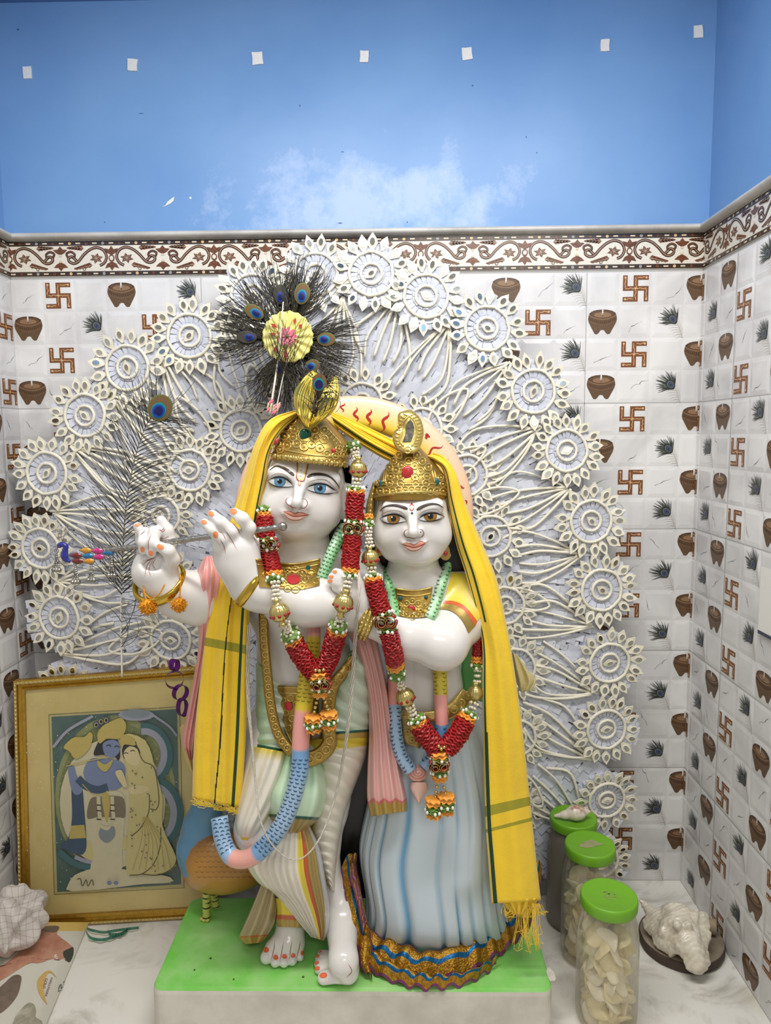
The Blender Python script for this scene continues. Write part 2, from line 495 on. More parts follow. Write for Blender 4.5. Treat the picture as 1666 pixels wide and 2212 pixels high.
def m_lamp(W, cx, cy):
    q = lambda x, y: (cx + x * U, cy + y * U)
    half = [(.0, -.24), (.06, -.26), (.11, -.34), (.17, -.38), (.24, -.36), (.30, -.25), (.36, -.14), (.42, -.02), (.445, .08), (.43, .19), (.40, .27), (.30, .33), (.16, .365), (0, .375)]
    pts = half + [(-x, y) for x, y in half[::-1][1:-1]]
    W.poly([q(x, y) for x, y in pts], T_DI)
    W.ell(*q(0, .235), .40 * U, .135 * U, T_DID, .0019, 22)
    W.ell(*q(0, .232), .345 * U, .108 * U, T_DI, .0021, 22)
    W.ell(*q(0, .205), .27 * U, .085 * U, T_DIL, .0023, 20)
    W.poly([q(-.025, .21), q(.02, .21), q(.02, .385), q(-.025, .385)], T_TILE, .0025)
    W.poly([q(-.008, .15), q(.012, .15), q(.008, .27), q(-.006, .27)], T_DID, .0027)
    for i in range(19):
        t = -1 + 2 * i / 18
        W.ell(*q(.405 * t, .075 + .12 * t * t), .023 * U, .023 * U, T_DIL, .0022, 7)
    for i in range(13):
        t = -1 + 2 * i / 12
        W.poly([q(.37 * t - .014, -.055 + .1 * t * t), q(.37 * t + .014, -.055 + .1 * t * t), q(.38 * t + .016, .02 + .1 * t * t), q(.38 * t - .016, .02 + .1 * t * t)], T_DID, .002)
        W.ell(*q(.35 * t, -.10 + .1 * t * t), .016 * U, .012 * U, T_DIL, .0021, 6)
def m_feather(W, cx, cy):
    q = lambda x, y: (cx + x * U, cy + y * U)
    rnd = random.Random(int(cx * 1e4) * 3 + int(cy * 1e4))
    for i in range(0, 26, 2):                              # pale lower barbs and stem
        t = i / 25
        bx, by = .30 + .19 * t ** 1.3, -.06 - .44 * t
        if i % 4 == 0: W.rib([q(bx, by), q(bx - .10 - .1 * (1 - t), by + .01), q(bx - .32 + .1 * t, by - .02 - .05 * t)], .016 * U, T_FL, .0017, 6, True)
        else: W.rib([q(bx, by), q(bx + .02, by + .15), q(bx + .02 - .06 * t, by + .34)], .010 * U, T_FL, .0017, 6, True)
    W.rib([q(.28, 0), q(.38, -.2), q(.49, -.5)], .02 * U, T_FL, .0018, 8)
    for i in range(44):
        a = math.radians(62 + 150 * i / 43 + rnd.uniform(-5, 5)); l = rnd.uniform(.26, .47)
        if 90 < math.degrees(a) < 175: l *= 1.12
        c = (.17, .03); s0 = (c[0] + .10, c[1] - .10)
        e = (c[0] + l * math.cos(a), c[1] + l * .95 * math.sin(a))
        mid = ((s0[0] + e[0]) / 2 + .02 * math.sin(a), (s0[1] + e[1]) / 2 + .03)
        W.rib([q(*s0), q(*mid), q(*e)], .05 * U, T_FD if i % 3 else T_FM, .0018 + .00001 * i, 6, True)
    W.ell(*q(.16, .06), .17 * U, .13 * U, T_FD, .0024, 16, rot=2.4)
    W.ell(*q(.165, .055), .125 * U, .10 * U, T_FM, .0026, 16, rot=2.4)
    W.ell(*q(.17, .05), .100 * U, .080 * U, T_FD, .0027, 14, rot=2.4)
    W.ell(*q(.17, .05), .085 * U, .066 * U, T_FB, .0028, 12, rot=2.4)
    W.ell(*q(.165, .045), .035 * U, .04 * U, T_FD, .0029, 10)
def m_vein(W, cx, cy, rnd):
    x, y = rnd.uniform(-.3, 0), rnd.uniform(-.35, .0); a = rnd.choice((.6, .75, 2.2, .5))
    p = [(x, y)]
    for i in range(rnd.randint(4, 7)):
        a2 = a + rnd.uniform(-.5, .5); x += .11 * math.cos(a2); y += .11 * math.sin(a2)
        x = clamp(x, -.46, .46); y = clamp(y, -.46, .46); p.append((x, y))
    p = [(cx + u * U, cy + v * U) for u, v in p]
    W.rib(p, .022 * U, T_VEIN, .0015, taper=True)
    k = max(2, len(p) // 2); W.rib(p[k - 1:k + 2], .022 * U, T_VEIND, .0017, taper=True)
def tiled(mb, W, xs, rows, x_lo, x_hi, motif, big):
    """One pillowed field per small tile; xs: the left edges, in metres along the wall."""
    rnd = random.Random(3)
    for ci, x0 in xs:
        for r in rows:
            y1 = rowz(r - .5); y0 = y1 - U
            a, b = max(x0, x_lo), min(x0 + U, x_hi)
            if b - a < .002: continue
            g = .0009
            jl, jb = ((ci - big) % 6 == 0), (r % 4 == 0)
            if jb: W.poly([(a, y0 - g), (b, y0 - g), (b, y0 + g), (a, y0 + g)], T_JOINT, .0006)
            if jl: W.poly([(x0 - g, y0), (x0 + g, y0), (x0 + g, y1), (x0 - g, y1)], T_JOINT, .0006)
            i = .010 if b - a > .03 else .003
            o = [W.pt(a, y0, 0), W.pt(b, y0, 0), W.pt(b, y1, 0), W.pt(a, y1, 0)]
            t = [W.pt(a + i, y0 + i, .0012), W.pt(b - i, y0 + i, .0012), W.pt(b - i, y1 - i, .0012), W.pt(a + i, y1 - i, .0012)]
            mb.add(o + t, [(4, 5, 6, 7), (0, 1, 5, 4), (1, 2, 6, 5), (2, 3, 7, 6), (3, 0, 4, 7)], T_TILE)
            f = motif(ci, r); cx, cy = x0 + U / 2, (y0 + y1) / 2
            if f: f(W, cx, cy)
            elif rnd.random() < .75 and a < cx - .03 and b > cx + .03: m_vein(W, cx, cy, rnd)
BZ0, BZ1 = P(833, 589, 0).z, P(833, 511, 0).z               # border strip
CZ1 = P(833, 494, 0).z                                      # top of the marble cap
BH = BZ1 - BZ0
def border(W, x_lo, x_hi, x_ref, step=.2405):
    """Cream strip with brown scrolls between two dark beaded lines."""
    W.poly([(x_lo, BZ0), (x_hi, BZ0), (x_hi, BZ1), (x_lo, BZ1)], T_BORD, .0012)
    for z0, z1 in ((BZ0 + .001, BZ0 + .0115), (BZ1 - .0115, BZ1 - .001)):
        W.poly([(x_lo, z0), (x_hi, z0), (x_hi, z1), (x_lo, z1)], T_BDK, .0016)
        zc = (z0 + z1) / 2; n = int((x_hi - x_lo) / .0195)
        for i in range(n):
            x = x_lo + .008 + i * .0195
            if i % 2 == 0: W.poly([(x - .0055, zc - .0016), (x + .0055, zc - .0016), (x + .0055, zc + .0016), (x - .0055, zc + .0016)], T_BLT, .002)
            else: W.ell(x, zc, .0036, .0036, (T_BBR, T_BGR, T_BBR, T_BYE)[(i // 2) % 4], .002, 10)
    zc = (BZ0 + BZ1) / 2; H = BH - .026; sx = step / 442.; sy = H / 122.
    k0 = int((x_lo - x_ref) / step) - 1
    for k in range(k0, int((x_hi - x_ref) / step) + 2):
        for sg in (-1, 1):
            q = lambda x, y: (x_ref + k * step + sg * x * sx, zc - y * sy)
            def rb(p, w, mi, h, taper=False, n=None):
                p = [q(*z) for z in p]
                W.rib(p, w, mi, h, n or len(p) * 7, taper)
            big = [(62, -14), (50, -30), (34, -34), (22, -20), (24, 2), (40, 16), (62, 6), (82, -4), (70, -8), (120, 30)]
            c1 = [(38, 12), (50, 26), (34, 36), (12, 30), (2, 6), (16, -18), (44, -20)]
            scroll = [(150, 14), (160, 2), (172, -10), (186, -2), (184, 14), (166, 24), (146, 16), (120, -18), (92, -44), (62, -54), (34, -40), (22, -8), (32, 22), (52, 36)]
            scroll = [(221 - x - 0, y) for x, y in []] or scroll
            rb(scroll, .0066, T_BDK, .0020, n=70); rb(scroll, .0036, T_BBR, .0023, n=70); rb(scroll, .0007, T_BLT, .0026, n=70)
            sp = [(188, -4), (194, -24), (176, -34), (160, -22), (162, -6), (174, -8)]
            rb(sp, .0052, T_BDK, .0020, n=36); rb(sp, .0026, T_BBR, .0023, n=36)
            # flower inside the scroll, leaves above and below
            fx, fy = 66, 0
            for a in range(6):
                t = a * PI / 3 + .3
                W.poly([q(fx, fy), q(fx + 17 * math.cos(t - .45), fy + 15 * math.sin(t - .45)), q(fx + 30 * math.cos(t), fy + 26 * math.sin(t)), q(fx + 17 * math.cos(t + .45), fy + 15 * math.sin(t + .45))][::sg], T_BBR, .0022)
                rb([(fx, fy), (fx + 24 * math.cos(t), fy + 21 * math.sin(t))], .0009, T_BLT, .0028, True, 4)
            for (lx, ly, dx, dy) in ((84, 34, 70, 20), (118, -52, 62, -2)):
                for e in range(5):
                    t = e / 5.
                    x, y = lx + dx * t, ly + dy * t
                    for s2 in (-1, 1): W.poly([q(x, y), q(x + 12, y + s2 * 13 * (1 - t * .6)), q(x + 26, y + s2 * 7 * (1 - t)), q(x + 22, y)], T_BBR, .0021 + .0001 * (s2 > 0))
                rb([(lx, ly), (lx + dx, ly + dy)], .001, T_BLT, .0028, True, 4)
            W.ell(*q(120, 54), 7 * sx, 7 * sy, T_BBR, .0021, 10); W.ell(*q(120, 54), 4 * sx, 4 * sy, T_BORD, .0024, 10)
            if sg > 0: W.ell(*q(0, 0), 13 * sx, 18 * sy, T_BBR, .0022, 14); W.ell(*q(0, 0), 8 * sx, 11 * sy, T_BORD, .0026, 12)
            for s2 in (-1, 1):
                W.poly([q(0, s2 * 16), q(20, s2 * 28), q(30, s2 * 50), q(10, s2 * 44), q(0, s2 * 62)], T_BBR, .0022)
                W.poly([q(221, s2 * 18), q(204, s2 * 28), q(190, s2 * 44), q(210, s2 * 46), q(221, s2 * 62)], T_BBR, .0022)
                W.poly([q(221, s2 * 8), q(214, s2 * 14), q(221, s2 * 22)], T_BLT, .0024)
def clip(mb, axis, lo, hi):
    """Cut everything beyond lo / hi along an axis (tiles cut at a corner)."""
    bm = bmesh.new(); me = bpy.data.meshes.new('tmp')
    me.from_pydata(np.vstack(mb.v).tolist(), [], mb.f); me.update()
    me.polygons.foreach_set('material_index', np.array(mb.m, dtype=np.int32))
    bm.from_mesh(me); bpy.data.meshes.remove(me)
    for c, s in ((lo, -1), (hi, 1)):
        co = [0, 0, 0]; co[axis] = c; no = [0, 0, 0]; no[axis] = s
        bmesh.ops.bisect_plane(bm, geom=bm.verts[:] + bm.edges[:] + bm.faces[:], plane_co=co, plane_no=no, clear_outer=True)
    bm.verts.index_update()
    mb.v = [np.array([v.co[:] for v in bm.verts])]; mb.n = len(bm.verts)
    mb.f = [[v.index for v in f.verts] for f in bm.faces]; mb.m = [f.material_index for f in bm.faces]
    bm.free(); return mb

XR = colx(21.062)
pL = P(23, 601, 0); XL = pL.x
Y_FRONT = -1.32
Z_TOP = 2.116
REC = .015
# blue paint, with the whitened peeling patch low in the middle
def blue_material(patch):
    m = bpy.data.materials.new('blue_paint'); m.use_nodes = True
    N, L = nodes(m); b = N['Principled BSDF']; b.inputs['Roughness'].default_value = .38
    b.inputs['Specular IOR Level'].default_value = .35
    tc = N.new('ShaderNodeTexCoord')
    n = N.new('ShaderNodeTexNoise'); n.inputs['Scale'].default_value = 2.2; n.inputs['Detail'].default_value = 5
    L.new(tc.outputs['Object'], n.inputs['Vector'])
    r = N.new('ShaderNodeValToRGB')
    r.color_ramp.elements[0].position = .35; r.color_ramp.elements[0].color = (*rgb(104, 147, 198), 1)
    r.color_ramp.elements[1].position = .7; r.color_ramp.elements[1].color = (*rgb(122, 162, 207), 1)
    L.new(n.outputs['Fac'], r.inputs['Fac'])
    last = r.outputs['Color']
    if patch:
        mp = N.new('ShaderNodeMapping'); mp.vector_type = 'POINT'
        c = P(800, 440, REC)
        mp.inputs['Location'].default_value = (-c.x / .30, 0, -c.z / .10); mp.inputs['Scale'].default_value = (1 / .30, 0, 1 / .10)
        L.new(tc.outputs['Object'], mp.inputs['Vector'])
        ln = N.new('ShaderNodeVectorMath'); ln.operation = 'LENGTH'; L.new(mp.outputs['Vector'], ln.inputs[0])
        n3 = N.new('ShaderNodeTexNoise'); n3.inputs['Scale'].default_value = 9; n3.inputs['Detail'].default_value = 8; n3.inputs['Roughness'].default_value = .68
        L.new(tc.outputs['Object'], n3.inputs['Vector'])
        ml = N.new('ShaderNodeMath'); ml.operation = 'MULTIPLY_ADD'; ml.inputs[1].default_value = -.22
        L.new(ln.outputs['Value'], ml.inputs[0]); L.new(n3.outputs['Fac'], ml.inputs[2])
        mr = N.new('ShaderNodeMapRange'); mr.inputs['From Min'].default_value = .24; mr.inputs['From Max'].default_value = .44; mr.inputs['To Max'].default_value = .45
        L.new(ml.outputs['Value'], mr.inputs['Value'])
        x = N.new('ShaderNodeMix'); x.data_type = 'RGBA'; x.inputs['B'].default_value = (*rgb(196, 208, 234), 1)
        L.new(last, x.inputs['A']); L.new(mr.outputs['Result'], x.inputs['Factor']); last = x.outputs['Result']
    L.new(last, b.inputs['Base Color'])
    nb = N.new('ShaderNodeTexNoise'); nb.inputs['Scale'].default_value = 25; nb.inputs['Detail'].default_value = 6
    L.new(tc.outputs['Object'], nb.inputs['Vector'])
    bp = N.new('ShaderNodeBump'); bp.inputs['Strength'].default_value = .12; bp.inputs['Distance'].default_value = .004
    L.new(nb.outputs['Fac'], bp.inputs['Height']); L.new(bp.outputs['Normal'], b.inputs['Normal'])
    return m
M_BLUE = blue_material(True); M_BLUE2 = blue_material(False)
M_CHIP = mat('bare_plaster', rgb(226, 224, 218), .7)
M_MARK = mat('wall_mark', rgb(60, 92, 150), .6)

# back wall: tiles, border, blue paint above
mb = MB(); W = Flat(mb, (0, 0, 0), (1, 0, 0), (0, 0, 1))
def motif_back(c, r):
    if r % 2: return {1: m_swastika, 3: m_lamp, 5: m_feather}.get(c % 6)
    return {0: m_lamp, 2: m_feather, 4: m_swastika}.get(c % 6)
tiled(mb, W, [(c, colx(c - .5)) for c in range(-1, 22)], range(1, 21), XL, XR, motif_back, 0)
border(W, XL, XR, P(242, 558, 0).x)
clip(mb, 0, XL, XR)
iB = len(WALLMATS)
mb.add([(XL - REC, REC, BZ1 - .1), (XR + REC, REC, BZ1 - .1), (XR + REC, REC, Z_TOP), (XL - REC, REC, Z_TOP)], [(0, 1, 2, 3)], iB)
mb.add([(XL, .0, -.02), (XR, .0, -.02), (XR, .0, BZ1), (XL, .0, BZ1)], [(0, 1, 2, 3)], T_JOINT); mb.v[-1][:, 1] = .0004
WB = Flat(mb, (0, REC, 0), (1, 0, 0), (0, 0, 1))
def wpx(x, y): q = P(x, y, REC); return (q.x, q.z)
WB.poly([wpx(*q) for q in ((350, 447), (358, 443), (362, 436), (372, 428), (377, 425), (375, 434), (368, 440), (360, 444), (354, 446))][::-1], iB + 1, .0006)
WB.poly([wpx(*q) for q in ((410, 425), (414, 426), (414, 430), (409, 429))][::-1], iB + 1, .0006)
for x, y, w, h in ((39, 64, 6, 5), (648, 228, 3, 7), (1137, 296, 3, 5), (1160, 330, 3, 4), (740, 328, 8, 2), (1021, 185, 5, 4), (735, 482, 12, 3), (226, 480, 4, 3), (880, 480, 3, 5), (305, 245, 14, 2)):
    WB.poly([wpx(x - w / 2, y), wpx(x, y + h / 2), wpx(x + w / 2, y), wpx(x, y - h / 2)], iB + 2, .0004)
struct(mb, 'wall_back', WALLMATS + [M_BLUE, M_CHIP, M_MARK])
# right wall
mb = MB(); W = Flat(mb, (XR, 0, 0), (0, -1, 0), (0, 0, 1)); C0 = 1.759 * U
def motif_right(k, r):
    if r % 2: return {0: m_lamp, 2: m_feather, 4: m_swastika}.get(k % 6)
    return {5: m_feather, 1: m_swastika, 3: m_lamp}.get(k % 6)
tiled(mb, W, [(k, C0 + (k - .5) * U) for k in range(-2, 17)], range(1, 21), 0, -Y_FRONT, motif_right, 1)
border(W, 0, -Y_FRONT, .115)
clip(mb, 1, Y_FRONT, 0)
mb.add([(XR + REC, REC, BZ1 - .1), (XR + REC, Y_FRONT, BZ1 - .1), (XR + REC, Y_FRONT, Z_TOP), (XR + REC, REC, Z_TOP)], [(0, 1, 2, 3)], iB)
mb.add([(XR + .0004, 0, -.02), (XR + .0004, Y_FRONT, -.02), (XR + .0004, Y_FRONT, BZ1), (XR + .0004, 0, BZ1)], [(0, 1, 2, 3)], T_JOINT)
struct(mb, 'wall_right', WALLMATS + [M_BLUE2])
# left wall
mb = MB(); W = Flat(mb, (XL, Y_FRONT, 0), (0, 1, 0), (0, 0, 1)); LC = .50 * U
def motif_left(j, r):
    if r % 2: return {1: m_lamp, 3: m_swastika, 5: m_feather}.get(j % 6)
    return {0: m_swastika, 2: m_feather, 4: m_lamp}.get(j % 6)
tiled(mb, W, [(j, -Y_FRONT - LC - (j + .5) * U) for j in range(-1, 17)], range(1, 21), 0, -Y_FRONT, motif_left, 0)
border(W, 0, -Y_FRONT, -Y_FRONT - .115)
clip(mb, 1, Y_FRONT, 0)
mb.add([(XL - REC, Y_FRONT, BZ1 - .1), (XL - REC, REC, BZ1 - .1), (XL - REC, REC, Z_TOP), (XL - REC, Y_FRONT, Z_TOP)], [(0, 1, 2, 3)], iB)
mb.add([(XL - .0004, Y_FRONT, -.02), (XL - .0004, 0, -.02), (XL - .0004, 0, BZ1), (XL - .0004, Y_FRONT, BZ1)], [(0, 1, 2, 3)], T_JOINT)
struct(mb, 'wall_left', WALLMATS + [M_BLUE2])
# rounded marble cap on top of the tiles
M_CAP = mat('cap_marble', rgb(206, 203, 196), .25, var=.7, vscale=9, col2=rgb(160, 156, 150))
hc = (CZ1 - BZ1) / 2
def cap_profile(): return [(0.0, -hc)] + [(.016 * math.sin(t) + .004, -hc * math.cos(t)) for t in np.linspace(.1, PI - .1, 9)] + [(0.0, hc), (-REC - .01, hc)]
for nm, a, b, inn in (('trim_1', (XL, 0), (XR, 0), (0, -1)), ('trim_2', (XR, 0), (XR, Y_FRONT), (-1, 0)), ('trim_3', (XL, Y_FRONT), (XL, 0), (1, 0))):
    mb = MB(); G = []
    for e, (x, y) in enumerate((a, b)):
        row = []
        for o, h in cap_profile():
            xx, yy = x + inn[0] * o, y + inn[1] * o
            if nm == 'trim_1': xx += (o if e == 0 else -o)
            elif (nm == 'trim_2') == (e == 0): yy -= o
            row.append((xx, yy, BZ1 + hc + h))
        G.append(row)
    mb.grid(G, 0); struct(mb, nm, M_CAP, True)
# floor and ceiling
def marble_floor():
    m = bpy.data.materials.new('floor_marble'); m.use_nodes = True
    N, L = nodes(m); b = N['Principled BSDF']; b.inputs['Roughness'].default_value = .3
    tc = N.new('ShaderNodeTexCoord')
    n = N.new('ShaderNodeTexNoise'); n.inputs['Scale'].default_value = 7; n.inputs['Detail'].default_value = 7; n.inputs['Distortion'].default_value = 1.6; n.inputs['Roughness'].default_value = .6
    L.new(tc.outputs['Object'], n.inputs['Vector'])
    r = N.new('ShaderNodeValToRGB'); e = r.color_ramp.elements
    e[0].position = .28; e[0].color = (*rgb(172, 168, 154), 1); e[1].position = .52; e[1].color = (*rgb(226, 223, 214), 1)
    x = e.new(.40); x.color = (*rgb(204, 201, 190), 1)
    L.new(n.outputs['Fac'], r.inputs['Fac'])
    n2 = N.new('ShaderNodeTexNoise'); n2.inputs['Scale'].default_value = 3.2; n2.inputs['Detail'].default_value = 4
    L.new(tc.outputs['Object'], n2.inputs['Vector'])
    mr = N.new('ShaderNodeMapRange'); mr.inputs['From Min'].default_value = .55; mr.inputs['From Max'].default_value = .75; mr.inputs['To Max'].default_value = .55
    L.new(n2.outputs['Fac'], mr.inputs['Value'])
    mx = N.new('ShaderNodeMix'); mx.data_type = 'RGBA'; mx.inputs['B'].default_value = (*rgb(190, 178, 150), 1)
    L.new(r.outputs['Color'], mx.inputs['A']); L.new(mr.outputs['Result'], mx.inputs['Factor']); L.new(mx.outputs['Result'], b.inputs['Base Color'])
    return m
M_FLOOR = marble_floor()
mb = MB(); mb.box((XL - .1, Y_FRONT - .6, -.03), (XR + .1, .1, 0)); struct(mb, 'floor', M_FLOOR)
M_CEIL = mat('ceiling_paint', rgb(92, 124, 172), .7)
mb = MB(); mb.box((XL - .1, Y_FRONT, Z_TOP), (XR + .1, .1, Z_TOP + .05)); struct(mb, 'ceiling', M_CEIL)
# stickers on the blue wall
M_STK = mat('sticker_foam', rgb(236, 234, 228), .8, var=.3, vscale=220, col2=rgb(205, 202, 196), bump=.2, bscale=300)
SWORD = ['near the left edge of the blue wall', 'second from the left on the blue wall', 'above the dark feather fan', 'above the middle of the blue wall', 'third from the right corner, well above the backdrop top', 'next to the last one by the right corner', 'highest of the row, close to the right corner']
for (x, y, w, h, a), wd in zip(((60, 158, 16, 23, 2), (287, 141, 19, 22, -5), (557, 127, 21, 23, 3), (787, 123, 17, 22, -2), (1009, 117, 19, 23, 6), (1307, 99, 17, 22, 1), (1508, 69, 17, 23, 3)), SWORD):
    c = P(x, y, REC); s = scale(REC); mb = MB(); t = math.radians(a)
    rnd = random.Random(x)
    pts = []
    for u, v in ((-1, -1), (0, -1), (1, -1), (1, 0), (1, 1), (0, 1), (-1, 1), (-1, 0)):
        u2, v2 = (u + rnd.uniform(-.09, .09)) * w / 2 * s, (v + rnd.uniform(-.07, .07)) * h / 2 * s
        pts.append((u2 * math.cos(t) - v2 * math.sin(t), u2 * math.sin(t) + v2 * math.cos(t)))
    mb.prism(pts, c, (1, 0, 0), (0, 0, 1), .003)
    single(mb, 'foam_sticker', M_STK, 'small white foam sticker ' + wd, 'sticker', 'foam stickers on the blue wall', False)
# ================================================================== white fan-shaped backdrop with mirror medallions
M_PAPER = mat('fan_paper', rgb(202, 205, 216), .75, var=.5, vscale=40, col2=rgb(186, 190, 203), bump=.5, bscale=90, dist=.004)
M_PAPER2 = mat('fan_paper_flap', rgb(206, 209, 219), .75, var=.5, vscale=30, col2=rgb(190, 194, 206))
M_ROPE = mat('fan_cord', rgb(233, 228, 210), .65, var=.3, vscale=90, col2=rgb(212, 204, 182))
M_PETAL = mat('fan_petal', rgb(231, 225, 205), .6, var=.3, vscale=50, col2=rgb(214, 206, 184))
M_MIRROR = mat('fan_mirror', rgb(190, 192, 186), .10, metal=1.)
M_BOARD = mat('fan_board_edge', rgb(196, 196, 200), .8)
YF = -.088
OUTER = [(802, 594, 45), (920, 642, 45), (1051, 711, 45), (1150, 846, 45), (1222, 974, 43), (1274, 1125, 44), (1297, 1273, 44), (1314, 1429, 43), (1307, 1572, 43), (1308, 1724, 40), (1296, 1856, 38),
         (683, 595, 44), (548, 640, 44), (412, 727, 45), (279, 795, 46), (188, 898, 44), (106, 1022, 44), (93, 1183, 43), (133, 1332, 46), (146, 1500, 44)]
INNER = [(523, 931, 43), (412, 1015, 43), (351, 1112, 40), (372, 1380, 44), (360, 1248, 40), (640, 880, 40), (782, 872, 42), (912, 925, 40), (1008, 1026, 42), (1058, 1158, 43), (1090, 1306, 40), (1112, 1440, 42), (1116, 1590, 40), (1112, 1740, 38)]
FOC = np.array((668., 1240.))
def at_fan(x, y, h=0.0): return P(x, y, YF - h)
fan = thing('peacock_fan_backdrop', 'large white fan shaped backdrop of mirror medallions standing behind the statues', 'backdrop', (P(720, 1500, YF).x, YF + .01, 0))
# board outline: hull of the outer medallions, scalloped
ring = sorted([o for o in OUTER], key=lambda o: math.atan2(-(o[0] - 720), -(o[1] - 1500)))
ring = ring[::-1]
sF = scale(YF)
mb = MB()
def poly_outline():
    c = np.array((720., 1420.)); pts = []; bs = []
    for t in np.linspace(0, 2 * PI, 361)[:-1]:
        d = np.array((math.sin(t), -math.cos(t))); best = 0
        for x, y, r in OUTER:
            q = np.array((x, y)) - c; pr = q @ d; pe = abs(q[0] * d[1] - q[1] * d[0]); R = r * 1.5
            if pr > 0 and pe < R: best = max(best, pr + math.sqrt(R * R - pe * pe))
        bs.append(best)
    for i, t in enumerate(np.linspace(0, 2 * PI, 361)[:-1]):
        d = np.array((math.sin(t), -math.cos(t))); best = bs[i]
        if best == 0:
            near = [bs[(i + k) % 360] for k in range(-9, 10) if bs[(i + k) % 360] > 0]
            best = min(near) - 25 if near else 430
        p = c + d * best
        pts.append((p[0], min(p[1], 1905)))
    return pts
OUT = poly_outline()
V = [at_fan(x, y, -.004) for x, y in OUT] + [at_fan(x, y, -.018) for x, y in OUT]
k = len(OUT)
mb.add([tuple(v) for v in V], [list(range(k)), list(range(k, 2 * k))] + [(i, i + k, (i + 1) % k + k, (i + 1) % k) for i in range(k)], 0)
# legs down to the floor and a little ledge so that it stands
for x in (420, 1080):
    a = P(x, 1890, YF); mb.box((a.x - .02, YF + .004, 0), (a.x + .02, YF + .02, a.z + .05), 1)
mb.build('board', [M_PAPER, M_BOARD], fan, False)
# paper scales
mb = MB(); from_poly = np.array(OUT)
def inside(x, y):
    j = len(OUT) - 1; c = False
    for i in range(len(OUT)):
        xi, yi = OUT[i]; xj, yj = OUT[j]
        if (yi > y) != (yj > y) and x < (xj - xi) * (y - yi) / (yj - yi) + xi: c = not c
        j = i
    return c
rnd = random.Random(11)
for gy in range(540, 1900, 13):
    for gx in range(20, 1390, 17):
        x, y = gx + rnd.uniform(-5, 5) + (gy // 13 % 2) * 8, gy + rnd.uniform(-4, 4)
        if 600 < x < 1020 and 1100 < y: continue
        if not inside(x, y): continue
        d = np.array((x, y)) - FOC; d /= np.linalg.norm(d); n = np.array((-d[1], d[0]))
        a, b = rnd.uniform(11, 16), rnd.uniform(7, 11)
        h1, h2 = rnd.uniform(.0030, .0062), rnd.uniform(.0002, .0022); tw = rnd.uniform(-.002, .002)
        c = np.array((x, y))
        q = [c - d * a - n * b, c - d * a + n * b, c + d * a + n * b, c + d * a - n * b * .8]
        hs = [h2 + tw, h2 - tw, h1 - tw, h1 + tw]
        mb.add([tuple(at_fan(*p, h)) for p, h in zip(q, hs)], [(0, 1, 2, 3)], 0)
o = mb.build('paper_scales', M_PAPER2, fan, False)
